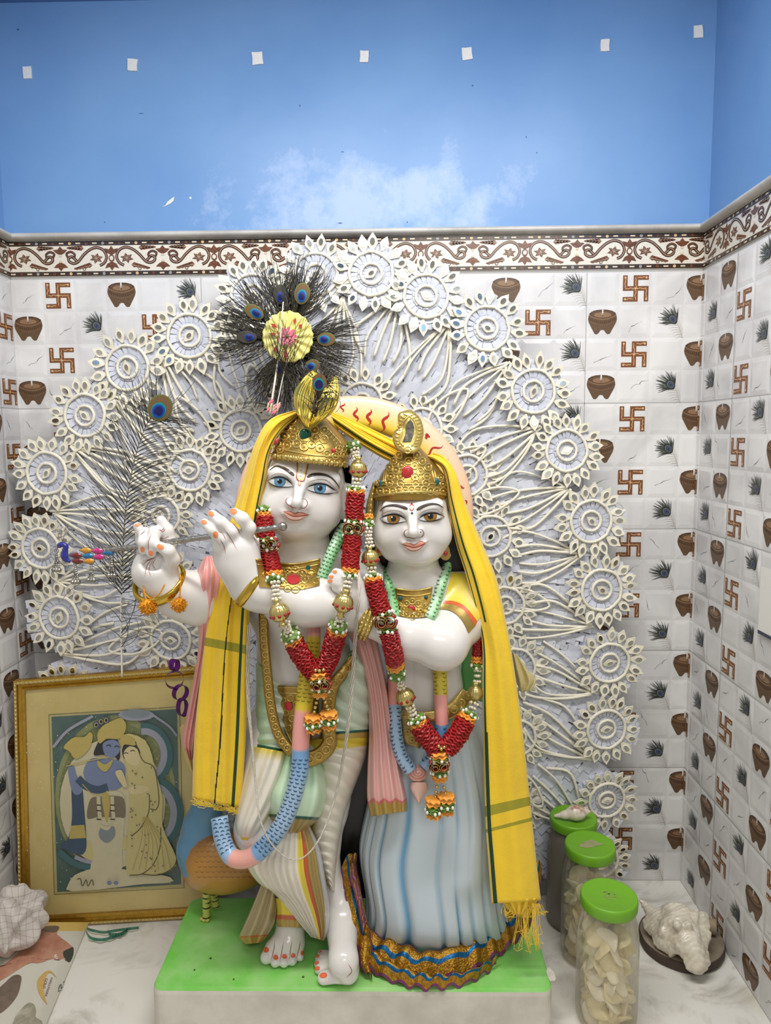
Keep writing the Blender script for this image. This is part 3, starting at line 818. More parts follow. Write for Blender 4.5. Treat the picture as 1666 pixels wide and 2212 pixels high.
def medallion(x, y, r, seed):
    rnd = random.Random(seed)
    c = at_fan(x, y, .006)
    tx, ty = rnd.uniform(-.05, .05), rnd.uniform(-.05, .05)
    out = (x - 720) / 600.
    n = Vector(((out * .13 + tx) * (0 if y > 1480 and x < 300 else 1), -1, .1 * (1240 - y) / 600 + ty)).normalized()
    ex = Vector((1, 0, 0)) - n * n.x; ex.normalize(); ey = n.cross(ex) * -1
    if ey.z < 0: ey = -ey
    def q(a, rr, h): return c + ex * (math.cos(a) * rr * sF) + ey * (math.sin(a) * rr * sF) + n * h
    mb = MB(); S = 40
    # scalloped base disc and rings of paper flaps
    G = [[q(2 * PI * j / S, rr * (1 + (.05 * math.sin(17 * 2 * PI * j / S + seed) if rr > r * 1.2 else 0)), h) for j in range(S)] for rr, h in ((r * 1.48, -.012), (r * 1.48, .001), (r * 1.1, .004), (r * .5, .004), (.5, .004))]
    mb.grid([[tuple(v) for v in g] for g in G], 0, cv=True, flip=True)
    for rr, nn, ln in ((.93, 22, .30), (.62, 15, .30), (1.24, 24, .20)):
        for i in range(nn):
            a = 2 * PI * i / nn + rnd.uniform(-.06, .06); w = PI / nn * .95; h = rnd.uniform(.006, .010) * (.62 if rr > 1 else 1)
            mb.add([tuple(v) for v in (q(a - w, r * (rr - ln), .0045), q(a + w, r * (rr - ln), .0052), q(a + w * 1.05, r * rr, h), q(a - w * .9, r * rr, h * .75))], [(0, 1, 2, 3)], 0)
    o = mb.build('medallion', M_PAPER, fan, False)
    rp = MB()
    for rr, w in ((1.0, .0037), (.47, .0034)):
        pts = [q(2 * PI * j / 26 + seed, r * rr * (1 + rnd.uniform(-.025, .025)), .009) for j in range(26)]
        rp.tube(pts, w, 7, 0, closed=True, up=n)
    rp.build('cord_ring', M_ROPE, o)
    pt = MB(); N = rnd.choice((16, 17, 18))
    def petal(cx, cy, a, L, Wd, h):
        ca, sa = math.cos(a), math.sin(a)
        shp = [(L, 0), (L * .30, Wd * .82), (-L * .12, Wd), (-L * .95, Wd * .18), (-L * .95, -Wd * .18), (-L * .12, -Wd), (L * .30, -Wd * .82)]
        tip = rnd.uniform(.001, .006); tw = rnd.uniform(-.002, .002)
        def w(u, v, hh): 
            px, py = cx + (u * ca - v * sa) * sF, cy + (u * sa + v * ca) * sF
            return tuple(c + ex * px + ey * py + n * (hh + tip * (u / L + 1) / 2 + tw * v / Wd))
        k = len(shp)
        pt.add([w(u, v, h - .004) for u, v in shp] + [w(u, v, h) for u, v in shp], [list(range(k, 2 * k))] + [(i, (i + 1) % k, k + (i + 1) % k, k + i) for i in range(k)], 0)
        m = [(L * .40 * math.cos(t), Wd * .46 * math.sin(t)) for t in np.linspace(0, 2 * PI, 13)[:-1]]
        pt.add([w(u * 1.25, v * 1.35, h + .0004) for u, v in m] + [w(u, v, h + .0016) for u, v in m], [(i, (i + 1) % 12, 12 + (i + 1) % 12, 12 + i) for i in range(12)], 0)
        dz = rnd.uniform(-.0008, .0008), rnd.uniform(-.0008, .0008)
        pt.add([w(u, v, h + .0012 + dz[0] * u / L + dz[1] * v / Wd) for u, v in m], [list(range(12))], 1)
    for i in range(N):
        a = 2 * PI * i / N + rnd.uniform(-.05, .05) + seed; rr = r * rnd.uniform(1.40, 1.50)
        petal(math.cos(a) * rr * sF, math.sin(a) * rr * sF, a + rnd.uniform(-.15, .15), r * rnd.uniform(.36, .43), r * rnd.uniform(.21, .25), .0085)
    petal(0, 0, rnd.uniform(0, 3), r * .34, r * .2, .009)
    pt.build('mirror_petals', [M_PETAL, M_MIRROR], o, False)
for i, (x, y, r) in enumerate(OUTER + INNER): medallion(x, y, r, i * 1.7)
# cream cords fanning in from between the medallions
mb = MB(); rnd = random.Random(5)
JN = [(862, 640), (975, 691), (1103, 781), (1171, 921), (1235, 1052), (1264, 1197), (1285, 1353), (1290, 1500), (1287, 1644), (1262, 1790), (742, 640), (615, 640), (480, 690), (346, 756), (240, 858), (152, 962), (106, 1106), (112, 1257), (128, 1410)]
for jx, jy in JN:
    d = FOC - np.array((jx, jy)); D = np.linalg.norm(d); d /= D; n = np.array((-d[1], d[0]))
    ln = min(rnd.uniform(165, 200), D * .6)
    for i, s in enumerate((-62, -38, -14, 12, 36, 62)):
        l2 = ln * rnd.uniform(.75, 1.1); bow = s * rnd.uniform(.7, 1.1); st = rnd.uniform(0, 18)
        p = [np.array((jx, jy)) + d * st + n * s * .06, np.array((jx, jy)) + d * l2 * .35 + n * bow * .62, np.array((jx, jy)) + d * l2 * .7 + n * (bow * 1.05), np.array((jx, jy)) + d * l2 + n * s * rnd.uniform(.5, 1.0)]
        a = spline(p, 16)
        mb.tube([at_fan(x, y, .0105 + .002 * math.sin(i * 2 + k * .5)) for k, (x, y) in enumerate(a)], .0032 * rnd.uniform(.85, 1.15), 6, 0, up=(0, -1, 0))
    if rnd.random() < .6:                                   # a closed leaf loop
        c = np.array((jx, jy)) + d * ln * .95; l = 62; wv = 26 * rnd.choice((-1, 1)); c = c + n * wv
        lp = [c - d * l, c - d * l * .3 + n * 24, c + d * l * .5 + n * 22, c + d * l * .95, c + d * l * .5 - n * 22, c - d * l * .3 - n * 20]
        a = spline(lp, 34, True)
        mb.tube([at_fan(x, y, .012) for x, y in a], .0032, 6, 0, closed=True, up=(0, -1, 0))
mb.build('cord_tracery', M_ROPE, fan)

# ================================================================== peacock feathers
M_BARB = mat('feather_barb', rgb(44, 40, 33), .45, var=.6, vscale=60, col2=rgb(74, 68, 48))
M_SHAFT = mat('feather_shaft', rgb(226, 220, 204), .5)
M_SHAFT2 = mat('feather_shaft_brown', rgb(150, 138, 112), .5)
M_EY0 = mat('feather_eye_green', rgb(104, 122, 58), .35, metal=.3)
M_EY1 = mat('feather_eye_bronze', rgb(112, 86, 56), .35, metal=.3)
M_EY2 = mat('feather_eye_turquoise', rgb(24, 138, 142), .3, metal=.4)
M_EY3 = mat('feather_eye_blue', rgb(26, 70, 168), .3, metal=.4)
M_EY4 = mat('feather_eye_navy', rgb(24, 22, 78), .35, metal=.3)
EYM = [M_BARB, M_EY0, M_EY1, M_EY2, M_EY3, M_EY4]
def eye_spot(par, x, y, rx, ry, rot, Y, dark=False):
    """The eye of a feather: nested ovals, domed a little."""
    mb = MB(); ca, sa = math.cos(rot), math.sin(rot)
    sets = [(1.0, 1.0, 0, 1), (.92, .93, .02, 2), (.60, .60, .22, 3), (.50, .48, .26, 4), (.34, .34, .24, 5)]
    for i, (fx, fy, off, mi) in enumerate(sets):
        pts = []
        for j in range(22):
            t = 2 * PI * j / 22; u = rx * fx * math.cos(t); v = ry * fy * math.sin(t) + off * ry
            if i == 4: v += .16 * ry * (abs(math.cos(t)) - .4) * (1 if math.sin(t) > 0 else 0)
            pts.append(tuple(P(x + u * ca - v * sa, y + u * sa + v * ca, Y - .0012 * i)))
        ctr = tuple(P(x - off * ry * sa, y + off * ry * ca, Y - .0012 * i - .0012))
        mb.add(pts + [ctr], [(j, (j + 1) % 22, 22) for j in range(22)], 0 if (dark and i < 3) else mi)
    return mb.build('eye_spot', EYM, par)
def barb(mb, x, y, ang, L, curl, Y, r0=.0006, n=7, drop=0., dy=.012):
    """One strand: starts at (x, y) px, heads along ang (degrees, 0 = right, 90 = up), bends by curl degrees."""
    p = []; a = math.radians(ang); c = math.radians(curl) / n; st = L / n
    for i in range(n + 1):
        p.append(tuple(P(x, y, Y - dy * math.sin(i / n * PI) - .002)))
        x += st * math.cos(a); y -= st * math.sin(a) - drop * (i / n); a += c
    mb.tube(p, np.linspace(r0, r0 * .55, n + 1) * 1.5, 3, 0, cap=False)
# --- bunch of feathers behind the first crown
YB = -.22
bunch = thing('feather_bunch', 'bunch of dark peacock feathers with a yellow rosette, rising behind the taller crown', 'feathers', tuple(P(590, 890, YB)))
CX, CY = 622, 740
rnd = random.Random(21)
EYES = [(68, 102, 653, 634, 17, 24, .15, 0), (137, 98, 549, 674, 15, 23, -1.0, 0), (178, 96, 533, 728, 14, 22, -1.5, 1), (2, 88, 705, 733, 15, 20, 1.55, 0), (-43, 84, 675, 790, 14, 17, 1.2, 0), (-105, 80, 604, 800, 14, 20, 2.9, 1), (98, 120, 606, 636, 16, 22, -.1, 1)]
for ang, dist, ex, ey, rx, ry, rot, dark in EYES:
    mb = MB(); a = math.radians(ang)
    depth = YB + rnd.uniform(-.01, .01)
    sh = [P(CX + (ex - CX) * t, CY + (ey - CY) * t, depth) for t in np.linspace(0, 1, 6)]
    mb.tube(sh, .0012, 5, 0)
    for i in range(150):
        t = rnd.uniform(.12, 1.02) ** .8; s = rnd.choice((-1, 1))
        x, y = CX + (ex - CX) * t, CY + (ey - CY) * t
        sp = rnd.uniform(8, 62) * s
        L = rnd.uniform(66, 122) * (1.12 - .30 * t)
        barb(mb, x, y, ang + sp, L, -sp * rnd.uniform(.55, 1.25) + rnd.uniform(-16, 16), depth, .00062)
    f = mb.build('feather', M_BARB, bunch)
    eye_spot(f, ex, ey, rx, ry, rot, depth - .016, dark)
mb = MB()
for i in range(70):                                         # hanging strands below the rosette
    ang = rnd.uniform(-155, -35); x, y = CX + rnd.uniform(-25, 25), CY + rnd.uniform(20, 60)
    barb(mb, x, y, ang, rnd.uniform(70, 140), rnd.uniform(-35, 35), YB - .004, .0006)
for i in range(34):                                         # and a few across it
    barb(mb, CX + rnd.uniform(-30, 12), CY + rnd.uniform(38, 75), rnd.uniform(55, 125), rnd.uniform(70, 130), rnd.uniform(-50, 50), YB - .034, .0005)
for i in range(9): barb(mb, 590, 880, rnd.uniform(120, 172), rnd.uniform(60, 110), rnd.uniform(10, 50), YB - .01, .0005)
mb.build('loose_strands', M_BARB, bunch)
M_ROS = mat('rosette_yellow', rgb(226, 220, 130), .55, var=.3, vscale=60, col2=rgb(208, 198, 100))
M_ROSR = mat('rosette_red', rgb(176, 52, 36), .6)
M_ROSP = mat('rosette_pink', rgb(224, 128, 148), .6, var=.5, vscale=80, col2=rgb(200, 70, 100))
mb = MB(); N = 60; s = scale(YB); c0 = P(622, 728, YB - .022)
def rq(a, r, h): return (c0.x + math.cos(a) * r * s, c0.y - h, c0.z + math.sin(a) * r * s)
G = []
for r in (0.5, 14, 28, 40, 48, 52): G.append([rq(2 * PI * j / N, r * (1 + (.03 * math.sin(9 * 2 * PI * j / N * 2) if r > 45 else 0)), .003 * math.sin(15 * 2 * PI * j / N) * min(1, r / 30) + .001) for j in range(N)])
G.append([rq(2 * PI * j / N, 50, -.006) for j in range(N)]); G.append([rq(2 * PI * j / N, .5, -.008) for j in range(N)])
mb.grid(G, 0, cv=True)
for a, r0, r1 in ((1.1, 28, 42), (2.45, 26, 44), (2.95, 22, 38), (.65, 28, 40), (4.6, 24, 50), (3.9, 26, 44)):
    mb.add([rq(a - .05, r0, .0055), rq(a + .12, (r0 + r1) / 2, .006), rq(a + .02, r1, .0055), rq(a - .1, (r0 + r1) / 2, .006)], [(0, 1, 2, 3)], 1)
ros = mb.build('rosette', [M_ROS, M_ROSR], bunch)
mb = MB()
for lay, (R, h, n) in enumerate(((20, .007, 9), (12, .009, 7))):
    for i in range(n):
        a = 2 * PI * i / n + lay * .3
        mb.add([rq(a, 2, h), rq(a - .32, R * .7, h + .002), rq(a - .12, R, h + .001), rq(a + .12, R, h + .001), rq(a + .32, R * .7, h + .002)], [(0, 1, 2, 3, 4)], 0)
mb.sphere(rq(0, 0, .010), .0035, 1); mb.build('rosette_flower', [M_ROSP, M_EY0], ros)
mb = MB(); mb.tube(pxpath([(583, 896), (596, 810), (604, 752), (609, 690), (612, 652)], YB - .034, 16), np.linspace(.0026, .0012, 16), 7)
mb.tube(pxpath([(596, 890), (608, 830), (622, 770)], YB - .03, 10), .0012, 6)
mb.build('stem', M_SHAFT, bunch)
mb = MB(); rnd = random.Random(3)
for i in range(14):
    x, y = rnd.uniform(578, 608), rnd.uniform(862, 892); q = P(x, y, YB - .036); a = rnd.uniform(0, 3)
    mb.sphere(q, (.0022, .0012, .007), rnd.choice((0, 0, 1)), 7, 5, Matrix.Rotation(a * .3, 3, 'Y'))
mb.build('foil_wrap', [M_ROSP, mat('foil_cream', rgb(226, 206, 170), .35, metal=.4)], bunch)
# --- the long single feather at the left
YL = -.30
lf = thing('peacock_feather', 'long single peacock feather with a turquoise eye, upright before the left half of the backdrop', 'feather', tuple(P(264, 1462, YL)))
SP = spline([(264, 1462), (262, 1380), (262, 1290), (266, 1180), (274, 1080), (287, 1010), (302, 955), (318, 915), (338, 890)], 60)
mb = MB(); mb.tube([P(x, y, YL) for x, y in SP], np.linspace(.0021, .0008, 60), 6, lambda i, j: 0 if i < 24 else 1)
lf_sh = mb.build('shaft', [M_SHAFT, M_SHAFT2], lf)
mb = MB(); rnd = random.Random(31)
for i in range(190):
    t = (i / 189.); k = int(18 + t * 41); x, y = SP[k]; g = SP[min(k + 1, 59)] - SP[k - 1]; ang = math.degrees(math.atan2(-g[1], g[0]))
    s = 1 if i % 2 else -1
    t2 = k / 59
    if s > 0: L = rnd.uniform(100, 165) * (1.05 - .35 * t2); barb(mb, x, y, ang + rnd.uniform(35, 46), L, rnd.uniform(-10, 38) - 10 * t2, YL, .00055, 9)
    else: L = rnd.uniform(105, 150) * (1.05 - .3 * t2); barb(mb, x, y, ang - rnd.uniform(40, 52), L, -rnd.uniform(20, 55), YL, .00055, 9)
for i in range(40):                                         # strands fanned about the eye
    a = rnd.uniform(-25, 165); barb(mb, 338 + rnd.uniform(-10, 6), 897 + rnd.uniform(-6, 12), a, rnd.uniform(60, 110), rnd.uniform(-45, 30) if a < 80 else rnd.uniform(-50, 10), YL - .002, .0005, 8)
for i in range(40):                                         # tangled curls low on the shaft
    x, y = 262, rnd.uniform(1215, 1400); s = rnd.choice((-1, 1, 1))
    barb(mb, x, y, 90 - s * rnd.uniform(30, 110), rnd.uniform(60, 150), s * rnd.uniform(-150, 220) * .6, YL - .004, .0005, 10)
mb.build('barbs', M_BARB, lf)
eye_spot(lf, 346, 881, 27, 30, .5, YL - .016)
# ================================================================== the carved and painted statues
def colored(name, rough=.3, coat=.3, bump=0., bscale=80., spec=.5, metal=0.):
    """Painted stone: the paint's own colours come from the mesh, one per point."""
    m = bpy.data.materials.new(name); m.use_nodes = True
    N, L = nodes(m); b = N['Principled BSDF']; b.inputs['Roughness'].default_value = rough
    b.inputs['Coat Weight'].default_value = coat; b.inputs['Coat Roughness'].default_value = .1; b.inputs['Specular IOR Level'].default_value = spec; b.inputs['Metallic'].default_value = metal
    a = N.new('ShaderNodeAttribute'); a.attribute_name = 'paint'
    L.new(a.outputs['Color'], b.inputs['Base Color'])
    if bump:
        tc = N.new('ShaderNodeTexCoord'); n = N.new('ShaderNodeTexNoise'); n.inputs['Scale'].default_value = bscale
        L.new(tc.outputs['Object'], n.inputs['Vector']); bp = N.new('ShaderNodeBump'); bp.inputs['Strength'].default_value = bump; bp.inputs['Distance'].default_value = .002
        L.new(n.outputs['Fac'], bp.inputs['Height']); L.new(bp.outputs['Normal'], b.inputs['Normal'])
    return m
M_PAINT = colored('painted_marble', .32, .15, .1)
def setcol(o, cols):
    me = o.data; a = me.color_attributes.new('paint', 'FLOAT_COLOR', 'POINT')
    c = np.ones((len(me.vertices), 4), np.float32); c[:, :3] = np.asarray(cols, np.float32)[:, :3]
    a.data.foreach_set('color', c.ravel()); return o
M_STONE = mat('white_marble_skin', rgb(226, 222, 217), .2, var=.35, vscale=14, col2=rgb(210, 206, 200), coat=.35, sss=.12)
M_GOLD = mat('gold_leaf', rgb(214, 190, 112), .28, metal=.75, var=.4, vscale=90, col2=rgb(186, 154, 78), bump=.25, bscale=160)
M_GOLDD = mat('gold_paint_dull', rgb(168, 142, 76), .36, metal=.55, var=.5, vscale=60, col2=rgb(132, 106, 50), bump=.2, bscale=120)
M_GOLDR = mat('gold_leaf_recess_shade', rgb(176, 144, 70), .36, metal=.7, var=.5, vscale=90, col2=rgb(140, 108, 46), bump=.15, bscale=160)  # base under the relief: shade of the recesses put into a darker gold
M_RED = mat('red_enamel', rgb(178, 46, 50), .25, var=.4, vscale=150, col2=rgb(140, 26, 34))
M_GREENJ = mat('green_enamel', rgb(14, 84, 62), .15, var=.5, vscale=150, col2=rgb(6, 52, 40))
M_TEAL = mat('teal_enamel', rgb(30, 84, 84), .25)
M_BLACK = mat('black_paint', rgb(24, 24, 26), .35, bump=.2, bscale=50)
M_BROW = mat('brow_brown', rgb(62, 50, 38), .3)
M_INK = mat('eye_ink', rgb(28, 22, 20), .3)
M_EYEW = mat('eye_white', rgb(236, 236, 234), .15, coat=.5)
M_IRISB = mat('iris_blue', rgb(74, 136, 178), .12, coat=.6, var=.6, vscale=260, col2=rgb(120, 176, 208))
M_IRISA = mat('iris_amber', rgb(150, 100, 32), .12, coat=.6, var=.6, vscale=260, col2=rgb(184, 136, 58))
M_PUP = mat('pupil', rgb(10, 10, 12), .08, coat=.6)
M_LIPU = mat('lip_rose', rgb(216, 146, 120), .25)
M_LIPL = mat('lip_peach', rgb(248, 204, 184), .22)
M_LINE = mat('line_red_brown', rgb(150, 66, 54), .35)
M_LINE2 = mat('line_grey', rgb(140, 124, 108), .35)
M_NAIL = mat('nail_orange', rgb(236, 138, 86), .25)
M_NAIL2 = mat('toenail_orange', rgb(226, 106, 66), .3)
M_TILY = mat('tilak_yellow', rgb(240, 208, 96), .3)
M_ORA = mat('line_orange', rgb(206, 92, 40), .3)
Yk = -.36
def K(x, y): return (500 + .19208 * x, 860 + .19208 * y)
def Rd(x, y): return (760 + .18007 * x, 870 + .18007 * y)
def PX(p, Y=None): return P(p[0], p[1], p[2] if len(p) > 2 else Y)

# plinth
ZP = .10
M_GREEN = mat('green_paint', rgb(116, 200, 80), .38, var=.9, vscale=9, col2=rgb(168, 214, 140), bump=.12, bscale=40)
M_PLST = mat('plinth_stone', rgb(218, 213, 201), .5, var=.7, vscale=10, col2=rgb(182, 175, 162), bump=.15, bscale=30)
a, b = PZ(325, 2136, ZP), PZ(1197, 2141, ZP)
YPF = (a.y + b.y) / 2; YPB = (PZ(432, 1937, ZP).y)
mb = MB()
def rrect(x0, x1, y0, y1, r, n=6):
    o = []
    for cx, cy, t in ((x1 - r, y1 - r, 0), (x0 + r, y1 - r, PI / 2), (x0 + r, y0 + r, PI), (x1 - r, y0 + r, 1.5 * PI)):
        for i in range(n + 1): o.append((cx + r * math.cos(t + PI / 2 * i / n), cy + r * math.sin(t + PI / 2 * i / n)))
    return o
XP0, XP1 = a.x, b.x
G = []
for z, e in ((0, 0), (ZP - .012, 0), (ZP - .004, -.001), (ZP - .001, -.003), (ZP, -.007)): G.append([(x, y, z) for x, y in rrect(XP0 - e, XP1 + e, YPF - e, YPB + e, .02)])
mb.grid(G, lambda i, j: 0 if i < 2 else 1, cv=True); k = len(G[0]); mb.add(G[-1], [list(range(k))], 1)
pl = thing('plinth', 'grey stone plinth with a bright green painted top under both statues', 'plinth', ((XP0 + XP1) / 2, (YPF + YPB) / 2, 0))
o = mb.build('block', [M_PLST, M_GREEN], pl, False)
rnd = random.Random(4)
for x, y, w, h in ((1190, 2105, 9, 14), (1006, 2102, 3, 3), (505, 2115, 2, 2), (455, 2070, 3, 2), (420, 2095, 2, 2), (655, 2110, 3, 2)):
    c = PZ(x, y, ZP + .0006); s = .0009; mb = MB()
    mb.add([tuple(c)] + [(c.x + w * s * math.cos(t) * rnd.uniform(.8, 1.2), c.y + h * s * 1.4 * math.sin(t) * rnd.uniform(.8, 1.2), c.z) for t in np.linspace(0, 2 * PI, 13)[:-1]], [(0, 1 + i, 1 + (i + 1) % 12) for i in range(12)], 0)
    mb.build('paint_stain', M_PLST if w > 6 else mat('grime', rgb(70, 72, 50), .7), pl, False)

# ------------------------------------------------------------------ the flute player
kr = thing('flute_player_statue', 'taller marble statue holding a flute, blue eyes, gold crown and pleated cream dhoti', 'statue', tuple(PZ(640, 2060, ZP)))
HR = .00200
sK = scale(-.42)
F = Field((P(270, 1300, -.4).x, -.56, ZP - .002), (P(830, 1300, -.4).x, -.24, P(660, 940, -.4).z), HR)
h = lambda x, y, Y: P(x, y, Y)
def px(n): return n * sK
# head
F.ell(h(662, 1040, -.372), (.072, .078, .080), .02)
F.ell(h(655, 1072, -.392), (.0675, .066, .074), .02)
F.cap(h(600, 1098, -.415), h(612, 1118, -.41), .030, .026, .03)
F.cap(h(694, 1108, -.405), h(684, 1125, -.40), .034, .030, .03)
F.ell(h(634, 1138, -.424), (.026, .022, .018), .025)
# brow and sockets, nose, lips
F.cap(h(590, 1020, -.440), h(628, 1026, -.452), .010, .010, .02)
F.cap(h(672, 1034, -.452), h(722, 1036, -.425), .010, .010, .02)
F.ell(h(604, 1046, -.474), (.017, .009, .011), .014, sub=True)
F.ell(h(690, 1062, -.474), (.019, .009, .011), .014, sub=True)
F.ell(h(605, 1040, -.440), (.019, .013, .0145), .006)
F.ell(h(692, 1053, -.437), (.021, .013, .0155), .006)
F.chain([h(650, 1034, -.456), h(646, 1060, -.468), h(642, 1084, -.4805)], [.0075, .0072, .0088], .010)
F.ell(h(640, 1090, -.478), (.0085, .008, .0075), .006)
F.ell(h(626, 1089, -.462), (.0066, .0080, .0078), .010)
F.ell(h(658, 1094, -.460), (.0072, .0080, .0082), .010)
F.ell(h(639, 1100, -.470), (.004, .006, .006), .006, sub=False)
F.ell(h(637, 1108, -.453), (.022, .013, .0060), .008)
F.ell(h(638, 1118, -.452), (.017, .012, .0065), .008)
F.cap(h(612, 1109, -.468), h(660, 1113, -.466), .0016, .0016, .004, sub=True)
# ear
F.ell(h(747, 1078, -.366), (.0115, .022, .031), .008, Matrix.Rotation(.22, 3, 'Y'))
F.ell(h(744, 1078, -.392), (.006, .010, .020), .006, sub=True)
F.ell(h(741, 1108, -.372), (.010, .012, .014), .008)
# neck and trunk
F.chain([h(655, 1130, -.366), h(652, 1185, -.362), h(650, 1225, -.352)], [.050, .047, .056], .02)
F.cap(h(505, 1252, -.345), h(772, 1242, -.345), .046, .046, .04)
F.ell(h(650, 1290, -.350), (.118, .078, .085), .04)
F.ell(h(656, 1410, -.350), (.092, .070, .100), .04)
F.ell(h(660, 1450, -.362), (.075, .066, .060), .03)
F.ell(h(672, 1555, -.345), (.105, .078, .075), .04)
F.cap(h(622, 1215, -.392), h(590, 1212, -.385), .012, .012, .02); F.cap(h(680, 1215, -.392), h(712, 1210, -.385), .012, .012, .02)
# arm that crosses the chest
F.chain([h(772, 1245, -.350), h(800, 1290, -.392), h(770, 1306, -.440)], [.048, .046, .044], .025)
F.chain([h(770, 1306, -.440), h(660, 1300, -.462), h(560, 1274, -.474), h(538, 1262, -.480)], [.046, .041, .035, .032], .02)
# its hand: back of the hand to the viewer
F.chain([h(538, 1262, -.480), h(518, 1222, -.488), h(510, 1185, -.494)], [.032, .033, .034], .02)
F.ell(h(506, 1196, -.494), (.036, .022, .040), .015)
YH = -.508
def finger(p, r, k=.005): F.chain([h(*q) for q in p], r, k)
finger([(527, 1172, -.500), (538, 1140, -.510), (524, 1120, -.518), (507, 1108, -.512)], [.0125, .0115, .0105, .0090])
finger([(508, 1176, -.505), (500, 1148, -.520), (477, 1128, -.526), (459, 1112, -.518)], [.0120, .0110, .0100, .0085])
finger([(494, 1186, -.506), (482, 1164, -.522), (460, 1145, -.526), (442, 1130, -.518)], [.0115, .0105, .0095, .0082])
finger([(482, 1204, -.503), (474, 1182, -.514), (467, 1158, -.518)], [.0110, .0100, .0085])
finger([(545, 1215, -.486), (548, 1180, -.480), (540, 1160, -.478)], [.012, .0105, .009], .008)
# the other arm and its palm
F.chain([h(505, 1252, -.345), h(452, 1282, -.372), h(428, 1296, -.400)], [.047, .046, .045], .025)
F.chain([h(428, 1294, -.400), h(385, 1282, -.420), h(347, 1256, -.436)], [.045, .041, .033], .02)
F.chain([h(347, 1256, -.436), h(336, 1232, -.444)], [.034, .036], .015)
F.ell(h(330, 1226, -.446), (.036, .020, .034), .012)
F.ell(h(305, 1242, -.452), (.014, .014, .018), .012)
F.ell(h(328, 1216, -.468), (.017, .009, .016), .010, sub=True)
finger([(355, 1205, -.446), (366, 1172, -.448), (361, 1146, -.450), (348, 1124, -.452)], [.0140, .0125, .0115, .0090])
finger([(340, 1200, -.440), (341, 1160, -.444), (334, 1150, -.462), (330, 1172, -.474), (327, 1194, -.472)], [.0130, .0120, .0115, .0105, .0090], .004)
finger([(322, 1200, -.440), (318, 1164, -.444), (312, 1152, -.460), (310, 1172, -.472), (309, 1188, -.470)], [.0125, .0115, .0110, .0100, .0085], .004)
finger([(308, 1206, -.440), (306, 1168, -.442), (304, 1150, -.446), (297, 1137, -.450)], [.0115, .0105, .0095, .0078], .004)
finger([(364, 1232, -.448), (373, 1206, -.462), (364, 1190, -.474), (347, 1182, -.478)], [.0150, .0130, .0110, .0092], .007)
# legs: the standing one to the right, the crossed one to the left
HEEL = PZ(752, 2100, ZP + .020); 
F.chain([h(728, 1590, -.345), h(702, 1740, -.350), h(704, 1880, -.352)], [.064, .042, .026], .03)
AN = PZ(742, 2075, ZP + .050)
CALF = P(738, 1985, -.375)
F.chain([h(704, 1880, -.352), h(722, 1925, -.356), CALF, AN, HEEL], [.026, .026, .034, .024, .020], .02)
F.ell(P(752, 1975, -.365), (.022, .03, .045), .02)
def foot(pts, r, k=.008): F.chain(pts, r, k)
for i, (bx, by, tx, ty, r) in enumerate(((735, 2105, 700, 2112, .0125), (728, 2093, 690, 2094, .0092), (724, 2082, 688, 2083, .0084), (722, 2072, 689, 2072, .0078), (722, 2063, 693, 2060, .0072))):
    foot([PZ(748, 2098 - i * 4, ZP + .026), PZ(bx, by, ZP + .018), PZ(tx, ty, ZP + r)], [.022, .0140 - .001 * i, r], .006)
KN = h(560, 1790, -.420)
F.chain([h(600, 1590, -.350), KN], [.068, .046], .03)
AN2 = PZ(628, 2000, ZP + .045)
F.chain([KN, h(618, 1890, -.385), AN2], [.040, .026, .024], .02)
F.cap(AN2, PZ(622, 2035, ZP + .026), .026, .026, .02)
F.cap(PZ(596, 2048, ZP + .020), PZ(640, 2042, ZP + .018), .018, .015, .02)
for i, (bx, by, tx, ty, r) in enumerate(((588, 2046, 576, 2068, .0125), (603, 2050, 595, 2079, .0094), (617, 2050, 614, 2080, .0090), (630, 2047, 632, 2076, .0086), (642, 2042, 648, 2068, .0078))):
    foot([PZ(618, 2034, ZP + .024), PZ(bx, by, ZP + .018), PZ(tx, ty, ZP + r)], [.020, .0135 - .001 * i, r], .0045)
V, Q = F.mesh(); V = smooth_mesh(V, Q, 2, .5)
V[:, 2] = np.maximum(V[:, 2], ZP)
mb = MB(); mb.add(V, Q); kbody = mb.build('body', M_STONE, kr)
T_K = bvh(kbody); PK = Paint(T_K)
del F
# ------------------------------------------------------------------ the lady
ra = thing('lady_statue', 'shorter marble statue with amber eyes, tall paisley crown and long pale blue skirt', 'statue', tuple(PZ(930, 2040, ZP)))
F = Field((P(695, 1300, -.4).x, -.54, ZP - .002), (P(1075, 1300, -.4).x, -.22, P(890, 1000, -.4).z), HR)
F.ell(h(890, 1100, -.368), (.066, .074, .078), .02)
F.ell(h(890, 1132, -.390), (.0615, .064, .070), .02)
F.cap(h(840, 1160, -.405), h(852, 1182, -.402), .027, .024, .03)
F.cap(h(942, 1158, -.405), h(932, 1180, -.402), .027, .024, .03)
F.ell(h(900, 1200, -.420), (.025, .022, .017), .025)
F.cap(h(838, 1096, -.434), h(874, 1100, -.448), .009, .009, .02)
F.cap(h(908, 1098, -.448), h(948, 1090, -.434), .009, .009, .02)
F.ell(h(849, 1127, -.470), (.017, .008, .010), .013, sub=True)
F.ell(h(932, 1121, -.470), (.017, .008, .010), .013, sub=True)
F.ell(h(850, 1120, -.434), (.019, .0125, .0135), .006)
F.ell(h(931, 1114, -.434), (.019, .0125, .0135), .006)
F.chain([h(891, 1106, -.454), h(892, 1130, -.464), h(893, 1148, -.4755)], [.0066, .0064, .0080], .010)
F.ell(h(893, 1153, -.473), (.0080, .008, .0070), .006)
F.ell(h(881, 1152, -.458), (.0062, .0075, .0072), .010)
F.ell(h(906, 1151, -.458), (.0062, .0075, .0072), .010)
F.ell(h(895, 1173, -.450), (.021, .012, .0056), .008)
